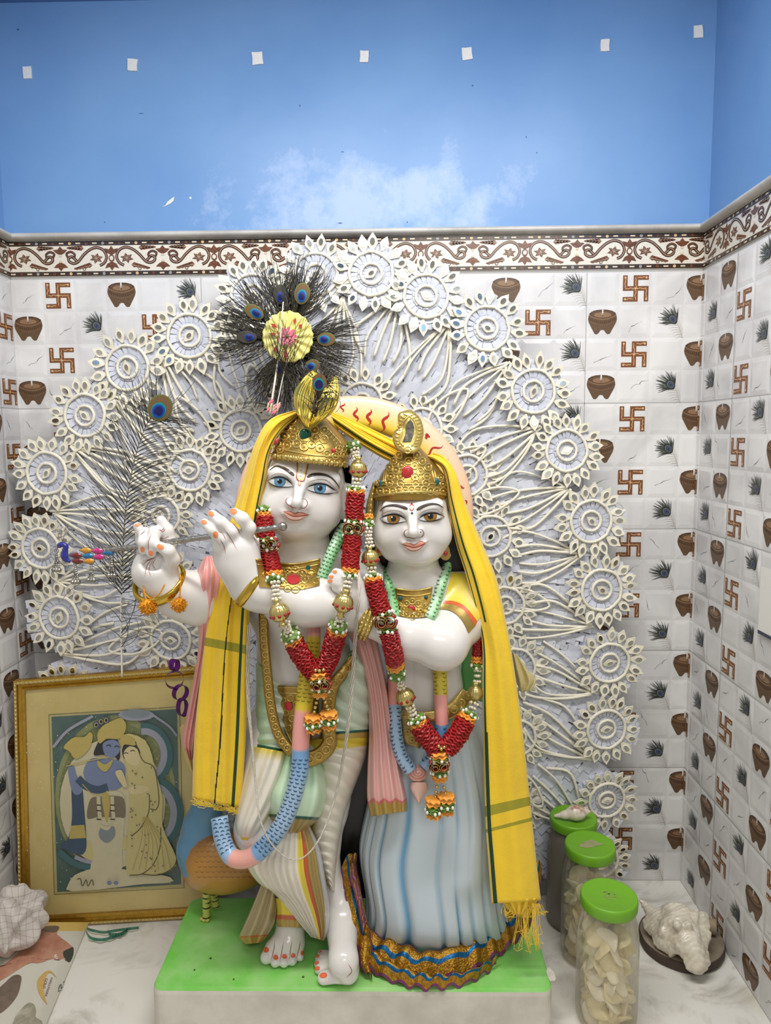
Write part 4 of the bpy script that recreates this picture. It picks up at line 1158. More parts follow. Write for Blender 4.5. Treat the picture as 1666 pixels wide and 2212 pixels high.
F.ell(h(895, 1183, -.449), (.016, .012, .0060), .008)
F.cap(h(872, 1176, -.463), h(918, 1174, -.463), .0016, .0016, .004, sub=True)
F.ell(h(811, 1145, -.372), (.0080, .018, .027), .008, Matrix.Rotation(-.12, 3, 'Y'))
F.ell(h(967, 1138, -.372), (.0080, .018, .027), .008, Matrix.Rotation(.12, 3, 'Y'))
F.chain([h(893, 1180, -.366), h(893, 1230, -.360), h(893, 1262, -.350)], [.045, .044, .052], .02)
F.cap(h(805, 1290, -.340), h(990, 1288, -.340), .045, .047, .035)
F.ell(h(898, 1330, -.348), (.095, .074, .075), .04)
F.cap(h(868, 1262, -.388), h(838, 1258, -.380), .010, .010, .02); F.cap(h(920, 1260, -.388), h(955, 1256, -.380), .010, .010, .02)
F.ell(h(915, 1440, -.345), (.072, .062, .090), .04)
F.ell(h(918, 1500, -.350), (.074, .066, .060), .03)
F.ell(h(925, 1590, -.335), (.080, .055, .075), .04)
# arm folded across
F.chain([h(1000, 1292, -.345), h(1000, 1335, -.380), h(955, 1392, -.440)], [.047, .045, .043], .02)
F.chain([h(955, 1392, -.440), h(880, 1372, -.455), h(800, 1338, -.452)], [.044, .038, .029], .02)
F.chain([h(800, 1338, -.452), h(775, 1300, -.462), h(762, 1280, -.470)], [.027, .026, .026], .015)
for i, (bx, by, tx, ty) in enumerate(((764, 1254, 726, 1236), (758, 1262, 718, 1246), (754, 1271, 716, 1256), (754, 1282, 726, 1270))):
    F.chain([h(770, 1288, -.470), h(bx, by, -.484), h((bx + tx) / 2, (by + ty) / 2 - 2, -.490), h(tx, ty, -.486)], [.018, .0098, .0090, .0076], .004)
F.chain([h(770, 1262, -.475), h(764, 1240, -.474), h(752, 1222, -.468)], [.013, .0105, .0085], .006)
# legs under the skirt
for x in (880, 960): F.chain([h(x, 1600, -.335), P(x, 1800, -.33), PZ(x, 1990, ZP + .03)], [.055, .045, .03], .03)
V, Q = F.mesh(); V = smooth_mesh(V, Q, 2, .5)
V[:, 2] = np.maximum(V[:, 2], ZP)
mb = MB(); mb.add(V, Q); rbody = mb.build('body', M_STONE, ra)
T_R = bvh(rbody); PR = Paint(T_R)
del F

# ------------------------------------------------------------------ painted faces
def face(Pt, par, C, spec):
    mb = MB()
    MATL = [M_EYEW, spec['iris'], M_PUP, M_INK, M_LINE2, M_EYEW]
    for e in spec['eyes']:
        mb = MB()
        up = [C(*q) for q in e['up']]; lo = [C(*q) for q in e['lo']]
        Pt.band(mb, up, lo, 0, 26, 5, .0005)
        cx, cy = C(*e['c']); r = e['r'] * spec['s']; ry = e['ry'] * spec['s']
        U_ = spline(up, 60); L_ = spline(lo, 60)
        def cl(x, y):
            t = np.interp(x, U_[:, 0], U_[:, 1]) + .9, np.interp(x, L_[:, 0], L_[:, 1]) - .5
            return x, min(max(y, t[0]), t[1])
        for rr, ryy, mi, lf in ((r * 1.06, ry * 1.06, 3, .0008), (r, ry, 1, .0010), (r * .46, r * .46, 2, .0013)):
            V = [tuple(Pt.hit(cx, cy, lf))]; Fc = []
            for i in (1, 2):
                for j in range(24): V.append(tuple(Pt.hit(*cl(cx + rr * i / 2 * math.cos(2 * PI * j / 24), cy + ryy * i / 2 * math.sin(2 * PI * j / 24)), lf)))
            Fc += [(0, 1 + (j + 1) % 24, 1 + j) for j in range(24)] + [(1 + j, 1 + (j + 1) % 24, 25 + (j + 1) % 24, 25 + j) for j in range(24)]
            mb.add(V, Fc, mi)
        q = (cx - r * .25, cy - ry * .28); Pt.disc(mb, q, r * .13, 5, 8, 1, .0016)
        Pt.line(mb, up, 3.4, 3, 40, .0014); Pt.line(mb, lo, 1.9, 3, 40, .0014)
        Pt.line(mb, [C(*q) for q in e['crease']], 1.4, 4, 40, .0010)
        for arr, s, L in ((U_, -1, 4.4), (L_, 1, 3.2)):
            for i in range(5, 58, 2):
                x, y = arr[i]; out = (i - 30) / 30.
                if s < 0 and not 6 < i < 56: continue
                Pt.line(mb, [(x, y), (x + out * 2.0, y + s * L)], .6, 3, 3, .0017, False)
        mb.build('eye', MATL, par)
    for b in spec['brows']:
        mb = MB(); c = spline([C(*q) for q in b['p']], 24); t = np.gradient(c, axis=0); t /= np.linalg.norm(t, axis=1)[:, None]
        n = np.stack([-t[:, 1], t[:, 0]], 1); w = np.interp(np.linspace(0, 1, 24), [0, .1, .4, 1], b['w'])[:, None] * spec['s'] / 2
        G = [[tuple(Pt.hit(*(c[i] + n[i] * w[i] * q), .0007)) for q in (-1, -.3, .3, 1)] for i in range(24)]
        mb.grid(G, 0, flip=True); mb.build('eyebrow', M_BROW, par)
    mb = MB(); L = spec['lips']
    Pt.band(mb, [C(*q) for q in L['top']], [C(*q) for q in L['mid']], 0, 24, 3, .0006)
    Pt.band(mb, [C(*q) for q in L['mid']], [C(*q) for q in L['bot']], 1, 24, 4, .0006)
    Pt.line(mb, [C(*q) for q in L['line']], 1.9, 2, 30, .0012); Pt.line(mb, [C(*q) for q in L['top']], 1.1, 2, 30, .0010); Pt.line(mb, [C(*q) for q in L['bot']], 1.1, 2, 30, .0010)
    mb.build('lips', [M_LIPU, M_LIPL, M_LINE], par)
    mb = MB()
    for l in spec['nose']: Pt.line(mb, [C(*q) for q in l], 1.3, 0, 24, .0006)
    mb.build('nose_outline', M_LINE, par)
face(PK, kr, K, dict(s=.19208, iris=M_IRISB,
    eyes=[dict(up=[(410, 932), (465, 902), (540, 884), (610, 901), (665, 945), (705, 990)], lo=[(410, 930), (470, 976), (540, 996), (620, 1000), (705, 990)], c=(547, 934), r=60, ry=60, crease=[(412, 922), (445, 880), (525, 848), (610, 868), (690, 945)]),
          dict(up=[(835, 1010), (890, 983), (980, 960), (1070, 976), (1140, 1022), (1195, 1055)], lo=[(835, 1010), (900, 1046), (990, 1068), (1080, 1072), (1195, 1055)], c=(995, 1010), r=64, ry=60, crease=[(830, 985), (885, 940), (980, 915), (1080, 932), (1190, 1040)])],
    brows=[dict(p=[(706, 870), (650, 826), (580, 786), (500, 768), (430, 812)], w=[16, 34, 30, 5]), dict(p=[(852, 888), (920, 862), (1010, 858), (1100, 882), (1165, 935), (1215, 1010)], w=[16, 34, 30, 5])],
    lips=dict(top=[(590, 1270), (640, 1274), (680, 1280), (715, 1298), (750, 1283), (800, 1288), (870, 1310)], mid=[(590, 1272), (640, 1300), (690, 1325), (730, 1330), (790, 1322), (870, 1311)], bot=[(590, 1275), (620, 1332), (680, 1366), (740, 1371), (800, 1350), (870, 1312)], line=[(570, 1268), (640, 1300), (690, 1325), (730, 1330), (790, 1322), (900, 1306)]),
    nose=[[(660, 1110), (625, 1130), (614, 1165), (632, 1195), (668, 1215), (700, 1232), (760, 1230)], [(760, 1230), (815, 1237), (848, 1205), (852, 1165), (825, 1133), (782, 1136)]]))
mb = MB()
PK.band(mb, [K(*q) for q in ((745, 712), (742, 800), (738, 885), (762, 928))], [K(*q) for q in ((862, 735), (850, 800), (828, 880), (805, 930))], 0, 16, 3, .0005)
ou = [(743, 712), (740, 800), (735, 888), (760, 932), (808, 932), (832, 882), (852, 800), (866, 738)]; inn = [(757, 714), (754, 800), (750, 880), (768, 915), (798, 915), (817, 876), (838, 800), (851, 736)]
PK.line(mb, [K(*q) for q in inn], 2.4, 1, 50, .0008, False); PK.line(mb, [K(*q) for q in ou], 1.9, 2, 50, .0011, False)
PK.disc(mb, K(766, 960), 3.2, 2, 12, 2, .0008, 6); PK.disc(mb, K(766, 960), 1.8, 1, 12, 2, .0011, 4)
for x, y, r in ((795, 745, .7), (790, 773, .9), (783, 815, 1.5), (779, 873, 2.2)): PK.disc(mb, K(x, y), r, 2, 10, 1, .0009); PK.disc(mb, K(x, y), r * .55, 0, 8, 1, .0012)
mb.build('forehead_mark', [M_EYEW, M_TILY, M_LINE], kr)
face(PR, ra, Rd, dict(s=.18007, iris=M_IRISA,
    eyes=[dict(up=[(340, 1395), (400, 1360), (490, 1336), (570, 1347), (630, 1380), (665, 1415)], lo=[(340, 1395), (400, 1431), (480, 1450), (560, 1442), (665, 1415)], c=(503, 1388), r=72, ry=62, crease=[(333, 1380), (390, 1325), (490, 1292), (590, 1308), (660, 1370)]),
          dict(up=[(795, 1395), (850, 1352), (920, 1326), (1000, 1322), (1060, 1344), (1105, 1365)], lo=[(795, 1395), (870, 1418), (950, 1418), (1040, 1397), (1105, 1365)], c=(943, 1360), r=74, ry=60, crease=[(800, 1350), (850, 1310), (930, 1280), (1010, 1280), (1108, 1350)])],
    brows=[dict(p=[(672, 1275), (580, 1243), (490, 1232), (400, 1248), (338, 1300)], w=[18, 38, 32, 5]), dict(p=[(778, 1285), (860, 1242), (950, 1216), (1040, 1224), (1102, 1265)], w=[18, 38, 32, 5])],
    lips=dict(top=[(615, 1690), (660, 1680), (710, 1690), (745, 1705), (790, 1680), (830, 1665), (880, 1680)], mid=[(615, 1692), (680, 1720), (750, 1735), (820, 1715), (880, 1682)], bot=[(615, 1694), (650, 1735), (700, 1766), (750, 1773), (810, 1755), (850, 1716), (880, 1684)], line=[(580, 1685), (680, 1720), (750, 1735), (820, 1715), (920, 1658)]),
    nose=[[(690, 1520), (645, 1532), (630, 1570), (648, 1608), (690, 1615), (740, 1627), (800, 1616)], [(800, 1616), (850, 1600), (861, 1562), (840, 1526), (800, 1520)]]))
mb = MB()
PR.disc(mb, Rd(720, 1258), 5.2, 0, 16, 2, .0006, 7.2); PR.band(mb, [Rd(700, 1232), Rd(712, 1212), Rd(720, 1198)], [Rd(740, 1232), Rd(730, 1212), Rd(721, 1198)], 0, 8, 2, .0006)
PR.disc(mb, Rd(720, 1260), 3.6, 1, 16, 2, .0010, 5.4)
mb.build('forehead_mark', [M_RED, M_LIPL], ra)
mb = MB(); PR.disc(mb, Rd(725, 1326), 2.6, 0, 12, 1, .0007); mb.build('forehead_dot', M_GREENJ, ra)
mb = MB(); PR.disc(mb, Rd(826, 1552), 1.6, 0, 10, 1, .0008, 1.2); mb.build('nose_stud', M_GREENJ, ra)
# nails and finger creases
def nails(Pt, par, nm, lst, m_):
    for x, y, r, ry, ro in lst:
        mb = MB(); Pt.last = 1.25; Pt.disc(mb, (x, y), r, 0, 16, 2, .0006, ry, ro); mb.build(nm, m_, par)
nails(PK, kr, 'fingernail', ((505, 1105, 8, 6, .2), (457, 1110, 7, 5, .5), (441, 1128, 7, 4.5, .3), (466, 1155, 5.5, 7.5, -.2), (297, 1134, 6.5, 3, -.2), (308, 1187, 4.5, 6, -.2), (326, 1195, 4.8, 6, -.2), (347, 1181, 8, 6, .3)), M_NAIL)
for p in ([(489, 1167), (480, 1152), (470, 1148)], [(488, 1197), (484, 1180), (474, 1162)], [(512, 1188), (500, 1165), (484, 1142)], [(524, 1162), (514, 1145), (496, 1122)], [(321, 1196), (321, 1172), (328, 1152)], [(345, 1147), (352, 1148), (358, 1142)], [(345, 1161), (355, 1163), (367, 1157)], [(342, 1144), (350, 1145), (356, 1139)],
          [(307, 1221), (318, 1212), (335, 1205)], [(310, 1212), (325, 1208), (340, 1203)], [(313, 1245), (318, 1222), (330, 1206)], [(326, 1246), (322, 1228), (333, 1206)], [(338, 1232), (330, 1220), (337, 1206)], [(303, 1156), (312, 1148), (316, 1143)]):
    mb = MB(); PK.line(mb, p, 1.1, 0, 14, .0006); mb.build('skin_crease', M_LINE, kr)
for p in ([(594, 2032), (592, 2050), (586, 2075)], [(613, 2034), (610, 2050), (605, 2078)], [(631, 2032), (628, 2050), (625, 2075)], [(650, 2030), (646, 2048), (641, 2070)], [(752, 2082), (760, 2098), (748, 2112)], [(766, 1982), (770, 1976), (768, 1990)]): mb = MB(); PK.line(mb, p, 1.2, 0, 14, .0006); mb.build('skin_crease', M_LINE, kr)
nails(PK, kr, 'toenail', ((575, 2052, 6.5, 6, 0), (596, 2068, 5.5, 6, 0), (615, 2066, 5.5, 5.5, 0), (633, 2064, 5, 5, 0), (653, 2059, 3.5, 5, 0), (699, 2107, 8.5, 6, -.2), (686, 2092, 6, 4.5, -.3), (685, 2080, 5, 3.5, -.4), (687, 2066, 4.5, 3, -.4), (692, 2056, 4, 2.2, -.4)), M_NAIL2)
nails(PR, ra, 'fingernail', ((724, 1235, 5, 3.5, 0), (716, 1246, 5, 3.5, 0), (714, 1255, 5, 3.6, 0)), M_NAIL)
# ------------------------------------------------------------------ carved clothes, painted
CREAM, YEL, KHA, GRN, PGRN, DGRN, PINK, PINKD, BLU, PBLU, ORG = rgb(224, 217, 201), rgb(222, 200, 62), rgb(158, 136, 78), rgb(120, 206, 122), rgb(206, 220, 200), rgb(14, 84, 70), rgb(232, 168, 160), rgb(206, 104, 110), rgb(78, 148, 208), rgb(172, 192, 206), rgb(190, 92, 58)
GLD = rgb(176, 146, 72)
def lerp(a, b, t): t = clamp(t, 0, 1); return tuple(x + (y - x) * t for x, y in zip(a, b))
def garment(name, par, L, R, Y, df, db=None, col=None, n=60, m=40, pleat=None, pw=.8, mats=None, label=None, mb_=8):
    mb = MB(); sil(mb, L, R, Y, df, db, n, m, mb_, pleat, 0, pw)
    o = mb.build(name, mats or M_PAINT, par, True, label)
    if col and not mats:
        us = (1 - np.cos(np.linspace(0, PI, m + 1))) / 2 * .5 + np.linspace(0, 1, m + 1) * .5
        cs = []
        for i in range(n):
            v = i / (n - 1)
            cs += [col(float(u), v) for u in us] + [col(.02 + .96 * (1 - j / mb_), v) for j in range(1, mb_)]
        setcol(o, cs)
    return o
def strap(name, par, path, w, mats, n=40, df=.006, db=.006, col=None, pleat=None, m=10, pw=.5, label=None):
    a = spline(path, n); t = np.gradient(a[:, :2], axis=0); t /= np.linalg.norm(t, axis=1)[:, None]
    nn = np.stack([-t[:, 1], t[:, 0]], 1); ww = (np.full(n, w) if np.isscalar(w) else np.interp(np.linspace(0, 1, n), np.linspace(0, 1, len(w)), w))[:, None] / 2
    return garment(name, par, a[:, :2] + nn * ww, a[:, :2] - nn * ww, a[:, 2], df, db, col, n, m, pleat, pw, mats, label)
def saw(x): x = x % 1.0; return abs(2 * x - 1) * 2 - 1
def curls(mb, path, step, r, Yoff, mi=0, w=.0011):
    """Raised rings with a bead in each, in a row along a strap."""
    a = spline(path, 200); d = np.r_[0, np.cumsum(np.linalg.norm(np.diff(a[:, :2], axis=0), axis=1))]
    for q in np.arange(step / 2, d[-1], step):
        x, y, Y = [np.interp(q, d, a[:, k]) for k in range(3)]
        mb.tube([P(x + r * math.cos(t), y + r * math.sin(t), Y - Yoff) for t in np.linspace(0, 2 * PI, 13)[:-1]], w, 5, mi, closed=True, up=(0, 1, 0))
        mb.sphere(P(x, y, Y - Yoff), w * 1.5, mi, 7, 5)
# --- the flute player's dress
def c_short(u, v): 
    c = lerp(PGRN, GRN, max(0, .35 - abs(u - .1)) * 1.2 + max(0, v - .75) * 1.5)
    return DGRN if .86 < v < .915 else (GLD if v >= .915 else c)
garment('draped_shorts', kr, [(552, 1430), (553, 1480), (551, 1540), (549, 1590), (541, 1622)], [(640, 1500), (650, 1540), (640, 1580), (640, 1612), (640, 1640)], -.345, [.070, .088, .093, .095, .100], .06, c_short, 60, 40, lambda u, v: .0058 * saw(6.2 * v + 1.2 * u) * (v < .86))
garment('draped_shorts', kr, [(770, 1392), (722, 1450), (690, 1520), (680, 1570), (670, 1600)], [(784, 1394), (804, 1440), (807, 1510), (803, 1560), (797, 1592)], [-.345] * 5, [.050, .080, .095, .097, .102], .07, c_short, 60, 44, lambda u, v: .0062 * saw(7.0 * v - 2.2 * u) * (v < .86))
garment('dhoti_leg', kr, [(640, 1600), (672, 1660), (664, 1760), (672, 1840), (694, 1890), (712, 1922)], [(798, 1588), (789, 1640), (757, 1725), (737, 1800), (727, 1870), (724, 1926)], [-.345, -.345, -.350, -.352, -.355, -.358], [.098, .088, .075, .066, .058, .050], .06,
        lambda u, v: lerp(YEL, CREAM, (u - .10) * 6) if v > .10 else lerp(GLD, YEL, 1), 90, 40, lambda u, v: .0030 * math.cos(2 * PI * (15 * v - 2.6 * u)), label='cream pleated dhoti over the straight leg')
garment('dhoti_leg', kr, [(541, 1612), (530, 1660), (517, 1720), (507, 1780), (512, 1812)], [(640, 1628), (632, 1670), (608, 1730), (572, 1790), (552, 1818)], [-.35, -.365, -.385, -.412, -.422], [.102, .098, .088, .070, .045], .05,
        lambda u, v: YEL if u > .86 or v > .955 else lerp(YEL, CREAM, v * 7) if v < .14 else CREAM, 70, 44, lambda u, v: .0048 * saw(u * 4.2 + v * .8) * (1 - v * .6), label='cream folded dhoti over the bent knee')
def c_flap(u, v):
    e = v + .05 * math.cos(u * PI)
    return DGRN if .74 < v < .795 else KHA if v >= .795 else lerp(rgb(222, 228, 212), GRN, .32 + max(0, .3 - v) * .7)
garment('front_flap', kr, [(604, 1625), (586, 1672), (566, 1716), (572, 1758), (598, 1796)], [(690, 1632), (704, 1676), (706, 1722), (690, 1766), (652, 1800)], [-.395, -.405, -.415, -.420, -.420], [.060, .062, .066, .060, .045], .02, c_flap, 70, 50, lambda u, v: .005 * math.cos(2 * PI * (u * 3.4 + .15)))
def c_fall(u, v):
    if u > .93: return rgb(190, 190, 190)
    if u > .80: return KHA
    if u > .745: return ORG
    if u > .66: return YEL
    return YEL if v > .97 and u > .5 else CREAM
garment('dhoti_fall', kr, [(592, 1775), (552, 1830), (533, 1866), (556, 1905), (592, 1930), (634, 1980), (672, 2024)], [(668, 1780), (690, 1830), (702, 1890), (711, 1950), (712, 1985), (708, 2015), (700, 2032)], [-.412, -.416, -.418, -.415, -.412, -.408, -.404], [.035, .050, .060, .060, .055, .045, .030], .03, c_fall, 80, 60,
        lambda u, v: (.0040 * saw(u * 11) + (.003 if .66 < u < .93 else 0)) * min(1, v * 4))
def c_tail(u, v): return ORG if .74 < v < .775 else (GLD if v >= .775 else lerp(KHA, CREAM, .25))
garment('dhoti_tail', kr, [(566, 1905), (546, 1955), (526, 2000), (517, 2024), (530, 2040)], [(600, 1925), (600, 1955), (595, 1990), (580, 2020), (566, 2036)], -.375, .035, .03, c_tail, 60, 30, lambda u, v: .008 * saw(u * 2.6 + .1), pw=.6, label='khaki pleated dhoti end with a red line')
garment('ankle_hem', kr, [(594, 1940), (598, 1965), (596, 1990), (600, 2002)], [(658, 1945), (656, 1968), (655, 1992), (652, 2004)], -.385, .042, .03, lambda u, v: ORG if .48 < v < .60 else (GLD if v >= .6 else YEL), 30, 24, lambda u, v: .002 * math.cos(u * 30))
# gold belt: a long U with an apron plate behind the carved garland
BP = [(569, 1318, -.405), (571, 1380, -.420), (577, 1450, -.436), (586, 1530, -.446), (603, 1590, -.452), (632, 1628, -.462)]
o = strap('belt_strap', kr, BP, 22, M_GOLDR, 60, .007)
mb = MB(); curls(mb, BP, 17.5, 6.3, .0078); mb.build('belt_beading', M_GOLD, o)
BP2 = [(766, 1418, -.410), (742, 1452, -.428), (716, 1490, -.440), (708, 1560, -.450), (712, 1605, -.456), (690, 1632, -.462), (660, 1642, -.466)]
o = strap('belt_strap', kr, BP2, [18, 26, 30, 30, 34, 34], M_GOLDR, 60, .007)
mb = MB(); curls(mb, BP2, 21, 8, .0078); mb.build('belt_beading', M_GOLD, o)
o = garment('belt_apron', kr, [(594, 1480), (600, 1510), (606, 1550), (618, 1590), (628, 1608)], [(690, 1484), (690, 1520), (688, 1560), (672, 1600), (650, 1625)], -.385, [.055, .063, .067, .070, .070], .02, mats=M_GOLDR, pw=.5)
PA = Paint(bvh(o)); mb = MB()
for l in ([(596, 1484), (640, 1486), (690, 1488)], [(598, 1496), (640, 1498), (690, 1500)], [(604, 1504), (612, 1560), (632, 1606)]): PA.ridge(mb, l, 3, 0, 24)
for x, y, r in ((612, 1512, 6), (628, 1508, 7), (640, 1522, 6), (618, 1540, 6), (632, 1552, 7), (624, 1572, 6), (638, 1584, 6), (645, 1542, 6)): PA.ridge(mb, [(x + r * math.cos(t), y + r * math.sin(t)) for t in np.linspace(0, 2 * PI, 11)], 2.2, 0, 20)
mb.build('apron_relief', M_GOLD, o)
mb = MB(); PA.disc(mb, (625, 1525), 8, 0, 14, 2, .002, 10); mb.build('apron_gem', M_RED, o)
# pink scarf: over the far shoulder, and hanging between the two
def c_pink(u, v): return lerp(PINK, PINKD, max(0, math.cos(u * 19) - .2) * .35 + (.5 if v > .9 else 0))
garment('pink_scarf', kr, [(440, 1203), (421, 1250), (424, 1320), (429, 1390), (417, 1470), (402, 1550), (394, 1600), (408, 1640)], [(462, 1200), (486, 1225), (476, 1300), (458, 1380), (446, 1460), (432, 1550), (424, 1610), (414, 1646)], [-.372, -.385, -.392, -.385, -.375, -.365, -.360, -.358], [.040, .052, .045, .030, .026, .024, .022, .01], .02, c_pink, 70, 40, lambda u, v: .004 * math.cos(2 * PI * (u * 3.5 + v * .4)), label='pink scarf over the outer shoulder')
garment('scarf_end', kr, [(388, 1570), (392, 1610), (402, 1650), (414, 1668)], [(402, 1560), (412, 1610), (416, 1650), (418, 1670)], -.352, .010, .01, lambda u, v: rgb(196, 172, 104), 20, 12, label='beige scarf end')
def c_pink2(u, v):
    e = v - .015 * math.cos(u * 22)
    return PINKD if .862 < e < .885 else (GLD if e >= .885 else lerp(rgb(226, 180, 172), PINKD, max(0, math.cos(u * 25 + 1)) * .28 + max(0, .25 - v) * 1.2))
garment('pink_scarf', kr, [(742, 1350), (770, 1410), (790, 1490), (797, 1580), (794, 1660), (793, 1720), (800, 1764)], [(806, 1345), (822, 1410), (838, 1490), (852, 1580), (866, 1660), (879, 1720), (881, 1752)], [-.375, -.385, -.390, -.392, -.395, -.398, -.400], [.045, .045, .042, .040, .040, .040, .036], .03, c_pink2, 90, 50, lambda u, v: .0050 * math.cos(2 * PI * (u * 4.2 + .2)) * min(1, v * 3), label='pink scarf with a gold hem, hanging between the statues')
# carved flower garland: green collar, yellow, pink and blue lengths
def tubecol(name, par, path, r, cols, n=110, seg=16, dent=0., label=None, ex=1.0, rows=3):
    a = spline(path, n); p = [P(x, y, Y) for x, y, Y in a]
    mb = MB(); rr = np.array([r(i / (n - 1)) if callable(r) else r for i in range(n)])
    mb.tube(p, rr, seg, 0, up=(0, -1, 0))
    o = mb.build(name, M_PAINT, par, True, label); setcol(o, [cols(i / (n - 1), j / seg) for i in range(n) for j in range(seg)])
    if dent:
        t = np.gradient(a[:, :2], axis=0); t /= np.linalg.norm(t, axis=1)[:, None]; nn = np.stack([-t[:, 1], t[:, 0]], 1)
        d = np.r_[0, np.cumsum(np.linalg.norm(np.diff(a[:, :2], axis=0), axis=1))]; mk = MB(); q = 4.
        k = 0
        T = bvh(o); PT = Paint(T)
        while q < d[-1] - 4:
            x, y = np.interp(q, d, a[:, 0]), np.interp(q, d, a[:, 1]); i = int(np.interp(q, d, np.arange(n))); v = i / (n - 1); f = dent(v)
            if f:
                R = rr[i] / scale(a[i, 2])
                for s in range(rows):
                    w = (s - (rows - 1) / 2) / ((rows - 1) / 2 or 1) * R * .62 + (R * .15 if k % 2 else 0)
                    if abs(w) > R * .92: continue
                    c = np.array((x, y)) + nn[i] * w
                    arc = [c + nn[i] * (R * .22 * math.sin(g)) + t[i] * (3.2 * math.cos(g) - 1.5) for g in np.linspace(-1.35, 1.35, 6)]
                    PT.line(mk, arc, 2.8, f - 1, 6, .0005, True)
            q += 8.5; k += 1
        mk.build('petal_pattern', [mat('marks_blue', rgb(52, 84, 116), .4), mat('marks_green', rgb(70, 120, 80), .4), mat('marks_ochre', rgb(150, 130, 30), .4)], o)
    return o
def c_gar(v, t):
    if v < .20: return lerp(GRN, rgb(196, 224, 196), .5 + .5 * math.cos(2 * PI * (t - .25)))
    if v < .225: return lerp(PINK, GRN, .4)
    if v < .27: return PINK
    if v < .455: return rgb(214, 192, 52)
    if v < .545: return rgb(230, 160, 152)
    if v < .83: return lerp(lerp(BLU, PBLU, .75), BLU, clamp(abs(v - .69) * 7 - .35, 0, 1))
    if v < .895: return rgb(228, 164, 150)
    return lerp(BLU, PBLU, .65)
GP = [(742, 1140, -.372), (730, 1164, -.408), (713, 1205, -.430), (693, 1258, -.436), (680, 1330, -.436), (676, 1395, -.438), (668, 1440, -.446), (656, 1530, -.466), (650, 1600, -.474), (648, 1660, -.478), (632, 1728, -.486), (605, 1788, -.494), (565, 1836, -.494), (530, 1856, -.488), (500, 1850, -.476), (482, 1815, -.462), (474, 1765, -.448)]
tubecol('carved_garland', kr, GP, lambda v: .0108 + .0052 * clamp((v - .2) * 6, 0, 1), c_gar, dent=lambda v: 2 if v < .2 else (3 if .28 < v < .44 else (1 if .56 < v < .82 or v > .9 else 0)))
# gold neck plate with flowers and a red stone, black hair, earring
mb = MB(); PK.band(mb, [(552, 1206), (600, 1214), (640, 1216), (692, 1206)], [(560, 1268), (610, 1272), (650, 1274), (690, 1266)], 0, 24, 8, .0022)
npl = mb.build('neck_plate', M_GOLDR, kr); PNk = Paint([bvh(npl), T_K])
mb = MB()
for l, w in (([(552, 1208), (600, 1216), (640, 1218), (692, 1208)], 5), ([(554, 1219), (600, 1226), (640, 1228), (690, 1219)], 3)): PNk.ridge(mb, l, w, 0, 26)
for i in range(9):
    t = 2 * PI * i / 9; x, y = 634 + 25 * math.cos(t), 1252 + 22 * math.sin(t); PNk.ridge(mb, [(x + 8 * math.cos(g), y + 7 * math.sin(g)) for g in np.linspace(0, 2 * PI, 11)], 3.0, 0, 18); mb.sphere(PNk.hit(x, y, .0006), .0022, 0, 7, 5)
for x, y in ((575, 1240), (590, 1258), (672, 1236), (683, 1255), (605, 1236)): PNk.ridge(mb, [(x + 7 * math.cos(g), y + 6 * math.sin(g)) for g in np.linspace(0, 2 * PI, 11)], 2.6, 0, 18)
mb.build('plate_relief', M_GOLD, npl)
mb = MB(); PNk.disc(mb, (634, 1252), 14, 0, 18, 3, .0016, 11); mb.build('plate_stone', M_RED, npl)
mb = MB(); PK.disc(mb, (666, 1226), 5, 0, 10, 2, .004); mb.build('plate_stone', M_TEAL, npl)
mb = MB()
FH = Field((P(560, 1100, -.3).x, -.36, P(650, 1260, -.3).z), (P(800, 1100, -.3).x, -.22, P(650, 930, -.3).z), .004)
FH.ell(P(664, 1030, -.330), (.078, .060, .086), .01); FH.ell(P(700, 1120, -.315), (.060, .030, .070), .03); FH.ell(P(742, 1165, -.318), (.030, .026, .055), .03); FH.ell(P(735, 1030, -.355), (.022, .030, .035), .02)
V, Q = FH.mesh(); mb.add(V, Q); mb.build('hair', M_BLACK, kr)
def earring(par, x, y, Y, rx, ry):
    mb = MB(); c = P(x, y, Y); s = scale(Y)
    pts = [(rx * s * (.55 + .45 * max(0, -math.sin(t)) ** .5 if math.sin(t) < 0 else rx * s * .55 / (rx * s) + .0) * math.cos(t) if False else rx * s * math.cos(t) * (1 if math.sin(t) < 0 else .75), ry * s * math.sin(t)) for t in np.linspace(0, 2 * PI, 17)[:-1]]
    mb.prism(pts, c, (1, 0, 0), (0, 0, 1), .008)
    o = mb.build('earring', M_GOLDD, par, False)
    mb = MB(); mb.sphere((c.x, c.y - .008, c.z - ry * s * .1), (rx * s * .36, .003, rx * s * .42), 0, 10, 7); mb.build('earring_stone', M_RED, o)
earring(kr, 721, 1126, -.402, 10, 13)
